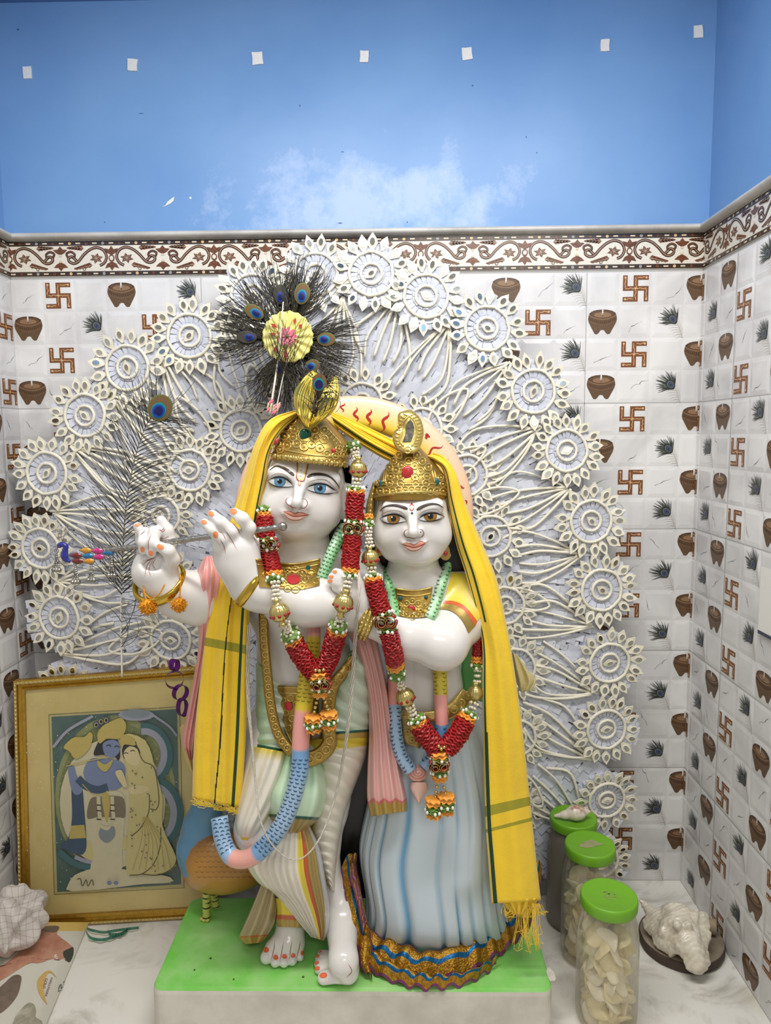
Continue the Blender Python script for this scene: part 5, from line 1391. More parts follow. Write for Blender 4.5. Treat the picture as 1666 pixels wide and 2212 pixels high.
# crown
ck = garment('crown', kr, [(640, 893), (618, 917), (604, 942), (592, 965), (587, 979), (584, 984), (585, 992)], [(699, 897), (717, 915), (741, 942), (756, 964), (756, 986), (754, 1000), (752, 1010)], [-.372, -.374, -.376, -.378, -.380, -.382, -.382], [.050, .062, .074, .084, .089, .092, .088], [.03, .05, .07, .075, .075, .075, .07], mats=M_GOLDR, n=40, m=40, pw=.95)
PC = Paint(bvh(ck)); mb = MB()
def ringc(Pt, mb, x, y, r, w=3.4, dot=True, a0=0, a1=2 * PI):
    Pt.ridge(mb, [(x + r * math.cos(t), y + r * math.sin(t)) for t in np.linspace(a0, a1, 12)], w, 0, 20)
    if dot: mb.sphere(Pt.hit(x, y, .0006), .0024, 0, 8, 6)
for n_, R_, r_ in ((9, 24, 8.5), (13, 42, 8.5)):
    for i in range(n_):
        t = 2 * PI * i / n_ + .2; x, y = 658 + R_ * 1.02 * math.cos(t), 941 + R_ * math.sin(t)
        if y > 978 + (x - 660) * .1 or (abs(x - 672) < 22 and y < 920): continue
        ringc(PC, mb, x, y, r_)
for i in range(9): x = 704 + i * 6; y = 922 + i * 6.5; PC.ridge(mb, [(x, y), (x + 8, y + 10), (x + 4, y + 18)], 2.4, 0, 8)
for x, y in ((732, 970), (742, 982), (724, 985), (706, 980), (600, 958), (606, 972)): ringc(PC, mb, x, y, 7)
for dy, w in ((0, 4), (14, 3.2)): PC.ridge(mb, [(586, 966 + dy), (630, 975 + dy), (680, 984 + dy), (754, 986 + dy)], w, 0, 40)
for i in range(15): x = 590 + i * 11; y0 = 977 + (x - 586) * .125; PC.ridge(mb, [(x, y0), (x + 1, y0 + 14)], 3.5, 0, 5)
for i in range(14): x = 595 + i * 11; y0 = 984 + (x - 586) * .125; mb.sphere(PC.hit(x, y0, .0), (.0042, .002, .0042), 0, 8, 6)
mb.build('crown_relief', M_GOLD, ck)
for x, y, r, m_ in ((660, 940, 12.5, M_GREENJ), (597, 954, 6.5, M_RED), (719, 974, 5.5, M_RED)):
    mb = MB(); q = PC.hit(x, y, .001); s = scale(q.y); mb.sphere(q, (r * s * (.7 if x < 600 else 1), r * s * .45, r * s), 0, 14, 9); mb.build('crown_gem', m_, ck)
mb = MB(); PC.ridge(mb, [(660 + 14 * math.cos(t), 940 + 14 * math.sin(t)) for t in np.linspace(0, 2 * PI, 20)], 3, 0, 36); mb.build('gem_setting', M_GOLD, ck)
M_GLEAF = mat('gold_leaf_bright', rgb(202, 180, 84), .2, metal=.9)
plume = garment('crown_plume', kr, [(676, 799), (656, 815), (637, 842), (634, 868), (642, 896), (660, 922)], [(686, 806), (684, 830), (684, 860), (682, 890), (677, 912), (670, 926)], [-.430, -.434, -.438, -.442, -.452, -.462], [.006, .012, .016, .018, .016, .008], .008, mats=M_GLEAF, n=40, m=30, pleat=lambda u, v: .0018 * math.sin(u * 30 + 4 * v), label='gold leaf shaped plume with a tiny feather')
garment('crown_plume', kr, [(722, 812), (700, 838), (688, 862), (680, 890), (672, 912), (664, 926)], [(728, 812), (735, 840), (732, 866), (720, 890), (698, 908), (672, 928)], [-.430, -.436, -.441, -.446, -.456, -.464], [.006, .012, .018, .020, .016, .008], .008, mats=M_GLEAF, n=40, m=30, pleat=lambda u, v: .0018 * math.sin(u * 30 - 4 * v), label='second gold leaf of the plume')
mb = MB(); rnd = random.Random(8)
for i in range(70):
    t = rnd.uniform(0, 1); x, y = 680 + 14 * t + rnd.uniform(-4, 4), 884 - 60 * t; barb(mb, x, y, rnd.uniform(25, 150) - 25 * t, rnd.uniform(18, 55), rnd.uniform(-80, 40), -.468, .0005, 6)
for i in range(12): barb(mb, rnd.uniform(672, 684), rnd.uniform(885, 905), rnd.uniform(60, 120), rnd.uniform(20, 45), rnd.uniform(-60, 60), -.472, .0007, 6)
for i in range(5): barb(mb, 700, 850, rnd.uniform(-60, 30), rnd.uniform(60, 90), -rnd.uniform(160, 260), -.472, .0005, 12)
for i in range(34): barb(mb, 697 + rnd.uniform(-6, 6), 826 + rnd.uniform(-5, 8), rnd.uniform(-40, 120), rnd.uniform(30, 62), rnd.uniform(-70, 20), -.466, .0005, 7)
pf = mb.build('plume_feather', M_BARB, plume)
mbx = MB()
for i, (rx, ry, oy, mi) in enumerate(((17, 22, 0, 2), (12, 15, 4, 3), (9.5, 11, 4.5, 4))):
    pts = [tuple(P(690 + (rx * math.cos(t)) * .95 + oy * -.2, 826 + ry * math.sin(t) * .9 + oy, -.482 - .001 * i)) for t in np.linspace(0, 2 * PI, 19)[:-1]]
    mbx.add(pts, [list(range(18))], mi if mi != 4 else 5)
mbx.build('plume_eye', EYM, pf, False)
# arch behind both heads, airbrushed yellow to peach with red wavy rays
mb = MB(); cs = []; NA = 90; ths = np.linspace(-.42 * PI - .25, .42 * PI + .34, NA)
AY = -.275
prof = [(1.0, .0), (1.0, -.022), (.985, -.028), (.93, -.031), (.86, -.032), (.79, -.031), (.74, -.028), (.72, -.020), (.72, 0)]
colr = [rgb(228, 182, 146), rgb(230, 184, 150), rgb(232, 190, 158), rgb(236, 204, 172), rgb(236, 212, 150), rgb(238, 208, 82), rgb(236, 202, 58), rgb(230, 196, 52), rgb(230, 196, 52)]
G = []
for t in ths:
    row = []
    for (f, d), c in zip(prof, colr):
        row.append(tuple(P(765 + 258 * f * math.sin(t), 1112 - 257 * f * math.cos(t), AY + d))); cs.append(c)
    G.append(row)
mb.grid(G, 0, cv=True, capu=True)
arch = mb.build('halo_arch', M_PAINT, kr, True); setcol(arch, cs)
PAr = Paint(bvh(arch))
def wavy(x0, y0, x1, y1, w):
    d = np.array((x1 - x0, y1 - y0)); n = np.array((-d[1], d[0])) / np.linalg.norm(d)
    mb = MB(); PAr.line(mb, [np.array((x0, y0)) + d * t + n * 4.2 * math.sin(t * 9) for t in np.linspace(0, 1, 9)], w, 0, 40, .0006); mb.build('painted_ray', M_RED, arch)
for q in ((770, 910, 768, 880, 5), (796, 918, 799, 884, 6), (824, 932, 838, 890, 6), (918, 944, 928, 940, 5), (916, 984, 956, 960, 4), (951, 1003, 967, 990, 4), (970, 1024, 984, 1018, 3), (987, 1057, 1002, 1050, 4), (998, 1075, 1011, 1094, 3), (738, 890, 742, 870, 3)): wavy(*q)
# black filling between the legs of the two
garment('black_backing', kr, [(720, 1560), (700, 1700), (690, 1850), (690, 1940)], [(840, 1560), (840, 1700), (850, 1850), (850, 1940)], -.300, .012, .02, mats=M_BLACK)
# --- the lady's dress: long skirt as a pleated bell standing on the plinth
SB = PZ(922, 2058, ZP + .022); sx0, sx1 = P(782, 1990, -.33).x, P(1102, 1985, -.33).x
SKY = -.325
NP = 26
def skirt_level(py, x0, x1, ry, Y=SKY):
    a, b = P(x0, py, Y), P(x1, py, Y); return ((a.z + b.z) / 2, (a.x + b.x) / 2, Y, (b.x - a.x) / 2, ry)
LV = [skirt_level(1522, 842, 1008, .080), skirt_level(1560, 826, 1036, .092), skirt_level(1640, 806, 1062, .094), skirt_level(1730, 794, 1080, .096), skirt_level(1830, 776, 1080, .100), (.180, (sx0 + sx1) / 2 - .002, SKY, (sx1 - sx0) / 2 - .010, .112), (ZP + .020, (sx0 + sx1) / 2, SKY, (sx1 - sx0) / 2, SKY - SB.y)]
A = uspline(LV, 70); S = 200; G = []; cs = []
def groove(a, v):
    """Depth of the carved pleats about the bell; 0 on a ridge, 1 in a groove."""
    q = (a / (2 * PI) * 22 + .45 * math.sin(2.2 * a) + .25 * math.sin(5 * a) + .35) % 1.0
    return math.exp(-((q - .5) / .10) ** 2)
knee = P(1005, 1830, SKY)
for i in range(70):
    z, cx, cy, rx, ry = A[i]; v = i / 69; row = []
    for j in range(S):
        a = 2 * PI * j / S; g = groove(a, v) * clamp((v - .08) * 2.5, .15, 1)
        dx, dy = math.cos(a), math.sin(a)
        r = 1
        x, y = cx + rx * dx * r, cy + ry * dy * r
        nx, ny = dx / rx, dy / ry; L = math.hypot(nx, ny); nx /= L; ny /= L
        b = 0
        if dy < 0: b = .022 * math.exp(-((x - knee.x) / .045) ** 2 - ((z - knee.z) / (.11 if z > knee.z else .045)) ** 2)
        g2 = g * (1 - clamp(b * 45, 0, .9))
        x += nx * (-.012 * g2 * (.4 + .6 * v)); y += ny * (-.012 * g2 * (.4 + .6 * v) + abs(b))
        y -= 0 if dy >= 0 else 0
        row.append((x, y, z)); 
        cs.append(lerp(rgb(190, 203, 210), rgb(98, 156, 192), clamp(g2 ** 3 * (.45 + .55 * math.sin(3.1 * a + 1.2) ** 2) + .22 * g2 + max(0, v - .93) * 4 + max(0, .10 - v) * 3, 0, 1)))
    G.append(row)
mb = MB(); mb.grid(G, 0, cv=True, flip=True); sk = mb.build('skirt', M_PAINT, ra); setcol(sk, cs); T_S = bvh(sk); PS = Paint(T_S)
# waistband and gold apron
WB_ = [(848, 1535, -.395), (885, 1546, -.425), (930, 1548, -.432), (975, 1536, -.420), (1012, 1498, -.385)]
o = strap('waistband', ra, WB_, [20, 24, 26, 34, 36], M_GOLD, 50, .006)
mb = MB(); curls(mb, [(952, 1544, -.434), (985, 1530, -.424), (1012, 1500, -.395)], 21, 8, .007); mb.build('waistband_relief', M_GOLD, o)
o = garment('gold_apron', ra, [(868, 1545), (870, 1580), (876, 1606), (904, 1616)], [(915, 1545), (916, 1580), (914, 1606), (906, 1618)], -.412, .018, .015, mats=M_GOLDD, pw=.4)
PG = Paint(bvh(o)); mb = MB()
for x, y in ((880, 1562), (896, 1562), (880, 1582), (896, 1580), (890, 1600)): ringc(PG, mb, x, y, 7, 2.2)
mb.build('apron_relief', M_GOLDD, o)
# carved garlands of the lady
def c_lg(v, t): return rgb(208, 190, 60) if v < .32 else (rgb(230, 160, 150) if v < .56 else lerp(BLU, PBLU, .45 + .3 * math.sin(9 * v)))
tubecol('carved_garland', ra, [(950, 1425, -.412), (952, 1480, -.424), (953, 1530, -.436), (953, 1590, -.434), (940, 1630, -.430), (918, 1656, -.430)], .0125, c_lg, dent=lambda v: 3 if v < .3 else (1 if v > .6 else 0), rows=2)
def c_lg2(v, t): return rgb(228, 158, 144) if v < .26 else lerp(BLU, PBLU, .75)
tubecol('carved_garland', ra, [(852, 1466, -.402), (853, 1525, -.412), (857, 1590, -.420), (868, 1634, -.424), (888, 1664, -.428)], .0125, c_lg2, dent=lambda v: 1 if v > .3 else 0, rows=2)
mb = MB(); q = PS.hit(904, 1668, .006); mb.sphere(q, (.018, .012, .016), 0, 18, 12); mb.add(*[[], []]) if False else None
ros_ = mb.build('carved_rose', mat('rose_paint', rgb(226, 172, 156), .35), ra)
mb = MB(); PRo = Paint(bvh(ros_)); sp = [(904 + r * math.cos(t), 1668 + r * .85 * math.sin(t)) for t, r in zip(np.linspace(0, 5 * PI, 40), np.linspace(2, 18, 40))]
PRo.line(mb, sp, 1.4, 0, 90, .0005, False); mb.build('rose_spiral', M_PAINT if False else mat('rose_line', rgb(196, 128, 116), .4), ros_)
q = PS.hit(905, 1708, .004)
garment('carved_pendant', ra, [(888, 1690), (887, 1704), (896, 1722), (903, 1735)], [(922, 1690), (924, 1704), (914, 1724), (907, 1737)], q.y, .012, .012, lambda u, v: rgb(232, 190, 176), 24, 16)
# collar bands, neck plate, sleeve with orange and gold edge
for pth, w in (([(813, 1212), (826, 1234), (838, 1262), (848, 1300), (852, 1330)], 22), ([(972, 1212), (964, 1232), (955, 1258), (942, 1300), (928, 1336)], 22)):
    p3 = [(x, y, PR.hit(x, y, 0).y) for x, y in pth]; p3[0] = (*pth[0], -.335)
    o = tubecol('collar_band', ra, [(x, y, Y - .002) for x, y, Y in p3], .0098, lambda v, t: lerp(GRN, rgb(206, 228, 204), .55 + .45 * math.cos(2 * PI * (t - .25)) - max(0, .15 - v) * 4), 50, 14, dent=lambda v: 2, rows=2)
mb = MB(); PR.band(mb, [(854, 1270), (880, 1274), (905, 1274), (934, 1268)], [(862, 1332), (885, 1336), (905, 1336), (926, 1334)], 0, 20, 8, .0022)
npl = mb.build('neck_plate', M_GOLDR, ra); PNr = Paint([bvh(npl), T_R]); mb = MB()
for l, w in (([(854, 1271), (880, 1275), (905, 1275), (934, 1269)], 4), ([(857, 1283), (880, 1287), (905, 1287), (932, 1281)], 3)): PNr.ridge(mb, l, w, 0, 24)
for i in range(8): t = 2 * PI * i / 8; ringc(PNr, mb, 891 + 18 * math.cos(t), 1316 + 17 * math.sin(t), 6.5, 2.6)
for x, y in ((865, 1308), (920, 1308), (871, 1326), (914, 1328)): ringc(PNr, mb, x, y, 5, 2.2)
mb.build('plate_relief', M_GOLD, npl)
for x, y, r, m_ in ((889, 1318, 9, M_RED), (866, 1293, 5, M_TEAL), (920, 1291, 4.5, M_TEAL)):
    mb = MB(); q = PR.hit(x, y, .003); mb.sphere(q, (r * .00084, .003, r * .00084), 0, 12, 8); mb.build('plate_stone', m_, npl)
mb = MB(); tp = [(975, 1237), (1002, 1240), (1030, 1254), (1046, 1284), (1050, 1318)]; bt = [(960, 1298), (982, 1300), (1002, 1309), (1018, 1326), (1030, 1342)]
PR.band(mb, tp, bt, 0, 30, 16, .0012); slv = mb.build('sleeve', M_PAINT, ra)
cs = []
for i in range(30):
    for j in range(17): cs.append(lerp(YEL, rgb(228, 222, 196), math.exp(-((i / 29 - .62) / .22) ** 2 - ((j / 16 - .45) / .3) ** 2) * .9))
setcol(slv, cs)
mb = MB(); PR.band(mb, bt, [(956, 1305), (979, 1307), (998, 1316), (1013, 1333), (1026, 1352)], 0, 30, 3, .0018); mb.build('sleeve_line', M_ORA, ra)
mb = MB(); PR.band(mb, [(956, 1305), (979, 1307), (998, 1316), (1013, 1333), (1026, 1352)], [(950, 1316), (972, 1320), (990, 1332), (1003, 1350), (1011, 1368)], 0, 30, 4, .0016); mb.build('sleeve_trim', M_GOLDD, ra)
mb = MB()
for k_, (x, y, rr) in enumerate(((804, 1338, .0340), (796, 1335, .0345), (788, 1330, .0335))):
    c = P(x, y, -.453); ax = (P(800, 1338, -.452) - P(880, 1372, -.455)).normalized()
    e1 = ax.cross(Vector((0, 1, 0))).normalized(); e2 = ax.cross(e1)
    mb.tube([c + e1 * rr * math.cos(t) + e2 * rr * math.sin(t) for t in np.linspace(0, 2 * PI, 33)[:-1]], .0055 + .0006 * math.sin(k_), 8, 0, closed=True)
    for i in range(26): t = 2 * PI * i / 26; mb.sphere(c + (e1 * math.cos(t) + e2 * math.sin(t)) * (rr + .004), .0035, 0, 6, 5)
mb.build('carved_bangles', M_GOLD, ra)
# hair, veil edge behind the waist
FH = Field((P(770, 1100, -.3).x, -.36, P(890, 1290, -.3).z), (P(1090, 1100, -.3).x, -.20, P(890, 1000, -.3).z), .004)
FH.ell(P(890, 1095, -.322), (.073, .056, .082), .01); FH.ell(P(828, 1190, -.330), (.026, .026, .045), .03); FH.ell(P(985, 1185, -.320), (.042, .030, .085), .03); FH.ell(P(1010, 1240, -.300), (.040, .030, .035), .03); FH.ell(P(893, 1180, -.310), (.075, .030, .075), .03)
V, Q = FH.mesh(); mb = MB(); mb.add(V, Q); mb.build('hair', M_BLACK, ra)
earring(ra, 819, 1187, -.402, 11, 13); earring(ra, 962, 1192, -.402, 13, 17)
garment('green_veil', ra, [(1000, 1400), (996, 1450), (1000, 1500)], [(1045, 1360), (1050, 1440), (1050, 1520)], -.320, .02, .02, lambda u, v: lerp(GRN, rgb(90, 150, 90), u), 30, 20)
garment('veil_end', ra, [(1100, 1405), (1105, 1440), (1118, 1480), (1125, 1495)], [(1118, 1415), (1140, 1445), (1158, 1470), (1148, 1492)], -.30, .02, .02, lambda u, v: rgb(206, 190, 132), 30, 20, lambda u, v: .006 * saw(u * 2 + v), label='cream carved veil end at the waist')
# crown of the lady
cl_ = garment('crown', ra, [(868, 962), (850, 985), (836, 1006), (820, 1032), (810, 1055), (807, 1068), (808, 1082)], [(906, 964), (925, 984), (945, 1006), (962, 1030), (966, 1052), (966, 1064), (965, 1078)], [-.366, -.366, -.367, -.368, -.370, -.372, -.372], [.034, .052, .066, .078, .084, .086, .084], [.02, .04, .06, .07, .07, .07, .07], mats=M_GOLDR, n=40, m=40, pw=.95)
PC = Paint(bvh(cl_)); mb = MB()
for r0, pts in ((8, [(881, 972)]), (7.5, [(863, 984), (900, 984), (851, 996), (912, 997), (842, 1010), (925, 1010), (868, 1006), (896, 1006), (883, 996)]), (7.5, [(866, 1030), (897, 1030), (856, 1016), (908, 1018), (845, 1030), (922, 1030), (842, 1044), (920, 1044), (866, 1044), (898, 1044)]), (7.5, [(822 + i * 13.5, 1058 - (0 if 2 < i < 8 else -3)) for i in range(11)])):
    for x, y in pts: ringc(PC, mb, x, y, r0)
PC.ridge(mb, [(809, 1074), (850, 1066), (886, 1063), (930, 1063), (965, 1070)], 5, 0, 50); PC.ridge(mb, [(812, 1048), (850, 1046), (886, 1046), (930, 1045), (962, 1046)], 3, 0, 50)
for x in (832, 836, 938, 933): PC.ridge(mb, [(x, 1008 + abs(x - 885) * .15), (x + (-4 if x < 880 else 6), 1042)], 3, 0, 12)
for x, y in ((952, 1032), (956, 1046), (816, 1044)): ringc(PC, mb, x, y, 6)
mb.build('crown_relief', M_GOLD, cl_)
for x, y, rx, ry, m_ in ((881, 1023, 13, 16, M_RED), (825, 1046, 5, 8, M_TEAL), (942, 1041, 6.5, 8, M_TEAL)):
    mb = MB(); q = PC.hit(x, y, .001); s = scale(q.y); mb.sphere(q, (rx * s, rx * s * .5, ry * s), 0, 14, 9); mb.build('crown_gem', m_, cl_)
pl_ = garment('crown_plume', ra, [(884, 884), (862, 892), (859, 908), (861, 922), (851, 932), (848, 950), (856, 968), (868, 978)], [(890, 886), (906, 900), (914, 918), (916, 936), (913, 952), (908, 966), (902, 974), (895, 980)], [-.402, -.404, -.406, -.408, -.410, -.414, -.420, -.424], [.008, .014, .016, .016, .017, .017, .016, .012], .010, mats=M_GOLD, n=50, m=26, pw=.5)
PP = Paint(bvh(pl_)); mb = MB()
oc = [(884, 898), (871, 914), (869, 932), (864, 952), (872, 964)]; oc2 = [(884, 898), (896, 912), (900, 930), (896, 950), (890, 964)]
for q in (oc, oc2): PP.ridge(mb, q, 4, 0, 30)
for i in range(11): 
    t = i / 10; x, y = spline(oc2, 11)[i]; PP.ridge(mb, [(x + 4, y), (x + 13 - 2 * t, y - 4 + 4 * t)], 3, 0, 5); x, y = spline(oc, 11)[i]; PP.ridge(mb, [(x - 4, y), (x - 12 + 2 * t, y - 4 + 4 * t)], 3, 0, 5)
ringc(PP, mb, 881, 972, 7, 3)
mb.build('plume_relief', M_GOLD, pl_)
mb = MB(); PP.band(mb, [(886, 906), (878, 918), (876, 936), (870, 955)], [(887, 906), (894, 918), (894, 936), (888, 955)], 0, 20, 4, .002); mb.build('plume_inlay', mat('plume_black_gold', rgb(36, 33, 32), .3, var=.55, vscale=110, col2=rgb(150, 136, 96)), pl_)
garment('hair_ornament', ra, [(806, 1040), (796, 1070), (790, 1100), (792, 1130), (800, 1150)], [(812, 1042), (812, 1072), (810, 1100), (808, 1130), (806, 1150)], -.372, .020, .02, mats=M_GOLD, n=30, m=14, pleat=lambda u, v: .002 * math.sin(v * 60))
# ================================================================== ribbon garlands
M_RUF = mat('ribbon_red', rgb(164, 24, 24), .42, var=.35, vscale=120, col2=rgb(128, 14, 16))
M_RUFO = mat('ribbon_orange', rgb(236, 160, 60), .45, var=.3, vscale=120, col2=rgb(214, 130, 40))
M_RUFG = mat('ribbon_green', rgb(92, 130, 46), .45, var=.5, vscale=160, col2=rgb(150, 176, 90))
M_BUD = mat('bud_white', rgb(240, 240, 228), .25)
M_PEARL = mat('pearl', rgb(228, 218, 196), .18, coat=.5)
M_GBEAD = mat('bead_gold', rgb(206, 188, 120), .25, metal=.85)
M_RSTONE = mat('bead_red_stone', rgb(150, 26, 26), .15)
M_ROSE = mat('ribbon_rose_red', rgb(150, 46, 44), .42, var=.4, vscale=120, col2=rgb(112, 28, 30))
M_ROSEG = mat('ribbon_rose_gold_edge', rgb(196, 172, 92), .3, metal=.6)
def frame_at(p, n=None):
    p = np.array([tuple(q) for q in p], float); t = np.gradient(p, axis=0); t /= np.linalg.norm(t, axis=1)[:, None]
    u = np.array((0., -1., 0.)); E1 = []; E2 = []
    for i in range(len(p)):
        e = u - t[i] * (t[i] @ u); e /= np.linalg.norm(e); E1.append(e); E2.append(np.cross(t[i], e))
    return p, t, np.array(E1), np.array(E2)
def ruffle(path, R, step, waves=9, seed=0, amp=.45, seg=40):
    """Gathered ribbon strung on a thread: wavy frills one after another."""
    rnd = np.random.default_rng(seed); L = sum((Vector(path[i + 1]) - Vector(path[i])).length for i in range(len(path) - 1))
    rows = max(2, int(L / step)); a = np.arange(seg) * 2 * PI / seg
    p, t, e1, e2 = frame_at(spline(path, rows * 4 + 1)); G = []
    for k in range(rows):
        ph = rnd.uniform(0, 6.28); w = waves + rnd.integers(-1, 2); ph2 = rnd.uniform(0, 6.28)
        for q, (f, o) in enumerate(((.70, 0), (1.0, .1), (1.04, .45), (.72, .9))):
            i = min(k * 4 + q, len(p) - 1)
            rad = R * f * (1 + .06 * np.sin(3 * a + ph2) + .05 * np.sin(w * a * 2 + ph) * (f > .9))
            ax = amp * step * np.sin(w * a + ph) * (1 if f > .9 else .35)
            G.append(p[i] + rad[:, None] * (np.cos(a)[:, None] * e1[i] + np.sin(a)[:, None] * e2[i]) + ax[:, None] * t[i])
    return MB().grid(np.array(G), 0, cv=True, capu=True)
class Garland:
    def __init__(s, name, label, cat, loc): s.t = thing(name, label, cat, loc, 'ribbon and bead garlands on the statues'); s.k = 0
    def P(s, pts): return [P(*q) for q in pts]
    def red(s, pts, w=36): s.k += 1; ruffle(s.P(pts), w / 2 * scale(pts[0][2]), .0052, 9, s.k).build('red_ruffle', M_RUF, s.t, True)
    def orange(s, pts, w=40): s.k += 1; ruffle(s.P(pts), w / 2 * scale(pts[0][2]), .0050, 8, s.k + 50, .5).build('orange_ruffle', M_RUFO, s.t, True)
    def leaf(s, pts, w=36, buds=9):
        s.k += 1; pp = s.P(pts); R = w / 2 * scale(pts[0][2])
        o = ruffle(pp, R, .0040, 6, s.k + 90, .7).build('leaf_ruffle', M_RUFG, s.t, True)
        p, t, e1, e2 = frame_at(spline(pp, 5)); mb = MB(); rnd = random.Random(s.k)
        for i in range(buds):
            a = 2 * PI * i / buds + rnd.uniform(-.2, .2); d = e1[2] * math.cos(a) + e2[2] * math.sin(a)
            c = p[2] + d * R * 1.02 + t[2] * rnd.uniform(-.003, .003); mb.sphere(c, (.0030, .0026, .0036), 0, 8, 6)
        mb.build('bud_beads', M_BUD, o)
    def pearls(s, pts, w=24):
        s.k += 1; pp = s.P(pts); R = w / 2 * scale(pts[0][2]) * .72; n = 6; rows = max(3, int((Vector(pp[-1]) - Vector(pp[0])).length / .0052))
        p, t, e1, e2 = frame_at(spline(pp, rows)); mb = MB()
        for k in range(rows):
            R2 = R * (1 - .3 * math.sin(PI * k / (rows - 1)))
            for i in range(n):
                a = 2 * PI * (i + .5 * (k % 2)) / n; mb.sphere(p[k] + (e1[k] * math.cos(a) + e2[k] * math.sin(a)) * R2, .0030, 0, 8, 6)
        mb.build('pearl_cluster', M_PEARL, s.t)
    def bead(s, c, d, R=20, stones=True):
        s.k += 1; q = P(*c); sc = scale(c[2]); R = R * sc; e = (P(c[0] + d[0], c[1] + d[1], c[2]) - q).normalized()
        prof = [(.0018, -1.55), (.42, -1.45), (.34, -1.18), (.30, -.98), (.55, -.88), (.80, -.64), (.96, -.32), (1.0, 0), (.96, .32), (.80, .62), (.52, .88), (.28, 1.0), (.34, 1.2), (.46, 1.42), (.0018, 1.5)]
        mb = MB(); mb.lathe([(r * R, h * R) for r, h in prof], q, e, 54, 0, (0, -1, 0), lambda a, i: 1 + (.05 * np.sign(np.cos(18 * a)) * np.abs(np.cos(18 * a)) ** .5 if 4 <= i <= 10 else .10 * np.cos(9 * a) * (i in (1, 13))))
        o = mb.build('gold_bead', M_GBEAD, s.t)
        if stones:
            u = Vector((0, -1, 0)); u = (u - e * e.dot(u)).normalized(); w_ = e.cross(u); mb = MB(); rnd = random.Random(s.k)
            for a in (-1.35, -.75, -.1, .6, 1.25): mb.sphere(q + (u * math.cos(a) + w_ * math.sin(a)) * R * .97 + e * R * .25, (.0032, .0032, .0032), 0, 9, 6)
            mb.build('red_stones', M_RSTONE, o)
    def rose(s, c, R=17):
        s.k += 1; sc = scale(c[2]); rnd = random.Random(s.k)
        for kx, (dx, dy) in enumerate(((-R * .42, 1), (R * .48, -1))):
            q = P(c[0] + dx, c[1] + dy, c[2] - .012); mb = MB(); G = []; E = []
            N = 46
            for i in range(N):
                t = i / (N - 1); a = t * 5.2 * PI + kx * 2; r = (2 + (R * .68 - 2) * t) * sc; w = .0075 * (1 - .35 * t)
                b = Vector((math.cos(a) * r, .006 * t - .003, math.sin(a) * r)); o = Vector((math.cos(a) * .0018, 0, math.sin(a) * .0018))
                G.append([q + b + Vector((0, .006, 0)), q + b, q + b + o + Vector((0, -w, 0))]); E.append(q + b + o + Vector((0, -w, 0)))
            mb.grid([[tuple(v) for v in g] for g in G], 0)
            for i in range(5):
                a = i * 2 * PI / 5 + kx; mb.sphere(q + Vector((math.cos(a) * R * .62 * sc, .008, math.sin(a) * R * .62 * sc)), (R * .34 * sc, .006, R * .22 * sc), 0, 10, 6, Matrix.Rotation(-a + PI / 2, 3, 'Y'))
            o = mb.build('ribbon_rose', M_ROSE, s.t); mb = MB(); mb.tube(E, .00045, 5, 0); mb.build('rose_edge', M_ROSEG, o)
    def string(s, pts, r=4.2):
        mb = MB(); pp = s.P(pts); n = max(3, int(sum((Vector(pp[i + 1]) - Vector(pp[i])).length for i in range(len(pp) - 1)) / .0066))
        for q in spline(pp, n): mb.sphere(q, .0033, 0, 9, 6)
        mb.build('bead_string', M_GBEAD, s.t)
g = Garland('flower_garland', 'red ribbon garland with gold beads hanging from the neck of the flute player', 'garland', tuple(P(690, 1590, -.48)))
# right-hand strand of the flute player
g.leaf([(762, 958, -.405), (766, 972, -.412)], 30, 6); g.pearls([(767, 972, -.415), (771, 994, -.425)], 22)
g.bead((774, 1014, -.430), (0, 10), 18); g.pearls([(771, 1036, -.435), (770, 1052, -.437)], 24); g.leaf([(769, 1052, -.438), (769, 1058, -.438)], 36); g.orange([(769, 1058, -.440), (769, 1068, -.441)], 36)
g.red([(769, 1066, -.442), (766, 1098, -.447), (766, 1128, -.452)], 38); g.leaf([(765, 1126, -.453), (764, 1134, -.455)], 38); g.rose((763, 1142, -.456), 19); g.leaf([(762, 1150, -.457), (762, 1158, -.459)], 38)
g.red([(762, 1158, -.460), (759, 1195, -.470), (757, 1232, -.482)], 38); g.orange([(757, 1229, -.484), (755, 1241, -.487)], 36); g.leaf([(755, 1240, -.489), (754, 1249, -.491)], 34); g.pearls([(753, 1249, -.496), (748, 1277, -.504)], 24)
g.bead((742, 1303, -.512), (-7, 30), 21); g.pearls([(736, 1328, -.508), (732, 1348, -.500)], 24); g.leaf([(732, 1347, -.496), (730, 1357, -.492)], 38); g.orange([(730, 1357, -.490), (728, 1369, -.485)], 40)
g.red([(727, 1367, -.486), (718, 1402, -.482), (704, 1438, -.482), (694, 1454, -.484)], 43)
# left-hand strand
g.leaf([(571, 1094, -.440), (571, 1108, -.444)], 28, 6); g.orange([(571, 1106, -.445), (571, 1118, -.447)], 27); g.red([(571, 1117, -.448), (573, 1145, -.456), (576, 1168, -.462)], 36)
g.leaf([(577, 1165, -.462), (578, 1172, -.464)], 40); g.rose((578, 1178, -.466), 20); g.leaf([(580, 1186, -.467), (581, 1193, -.469)], 40)
g.red([(580, 1193, -.470), (585, 1216, -.480), (590, 1238, -.490)], 38); g.orange([(590, 1236, -.492), (592, 1249, -.496)], 38); g.leaf([(593, 1249, -.500), (594, 1258, -.506)], 34); g.pearls([(595, 1258, -.512), (598, 1294, -.522)], 23)
g.bead((604, 1323, -.526), (8, 30), 21); g.pearls([(617, 1348, -.512), (624, 1368, -.500)], 24); g.leaf([(625, 1367, -.496), (630, 1376, -.490)], 40); g.orange([(630, 1376, -.488), (635, 1387, -.484)], 42)
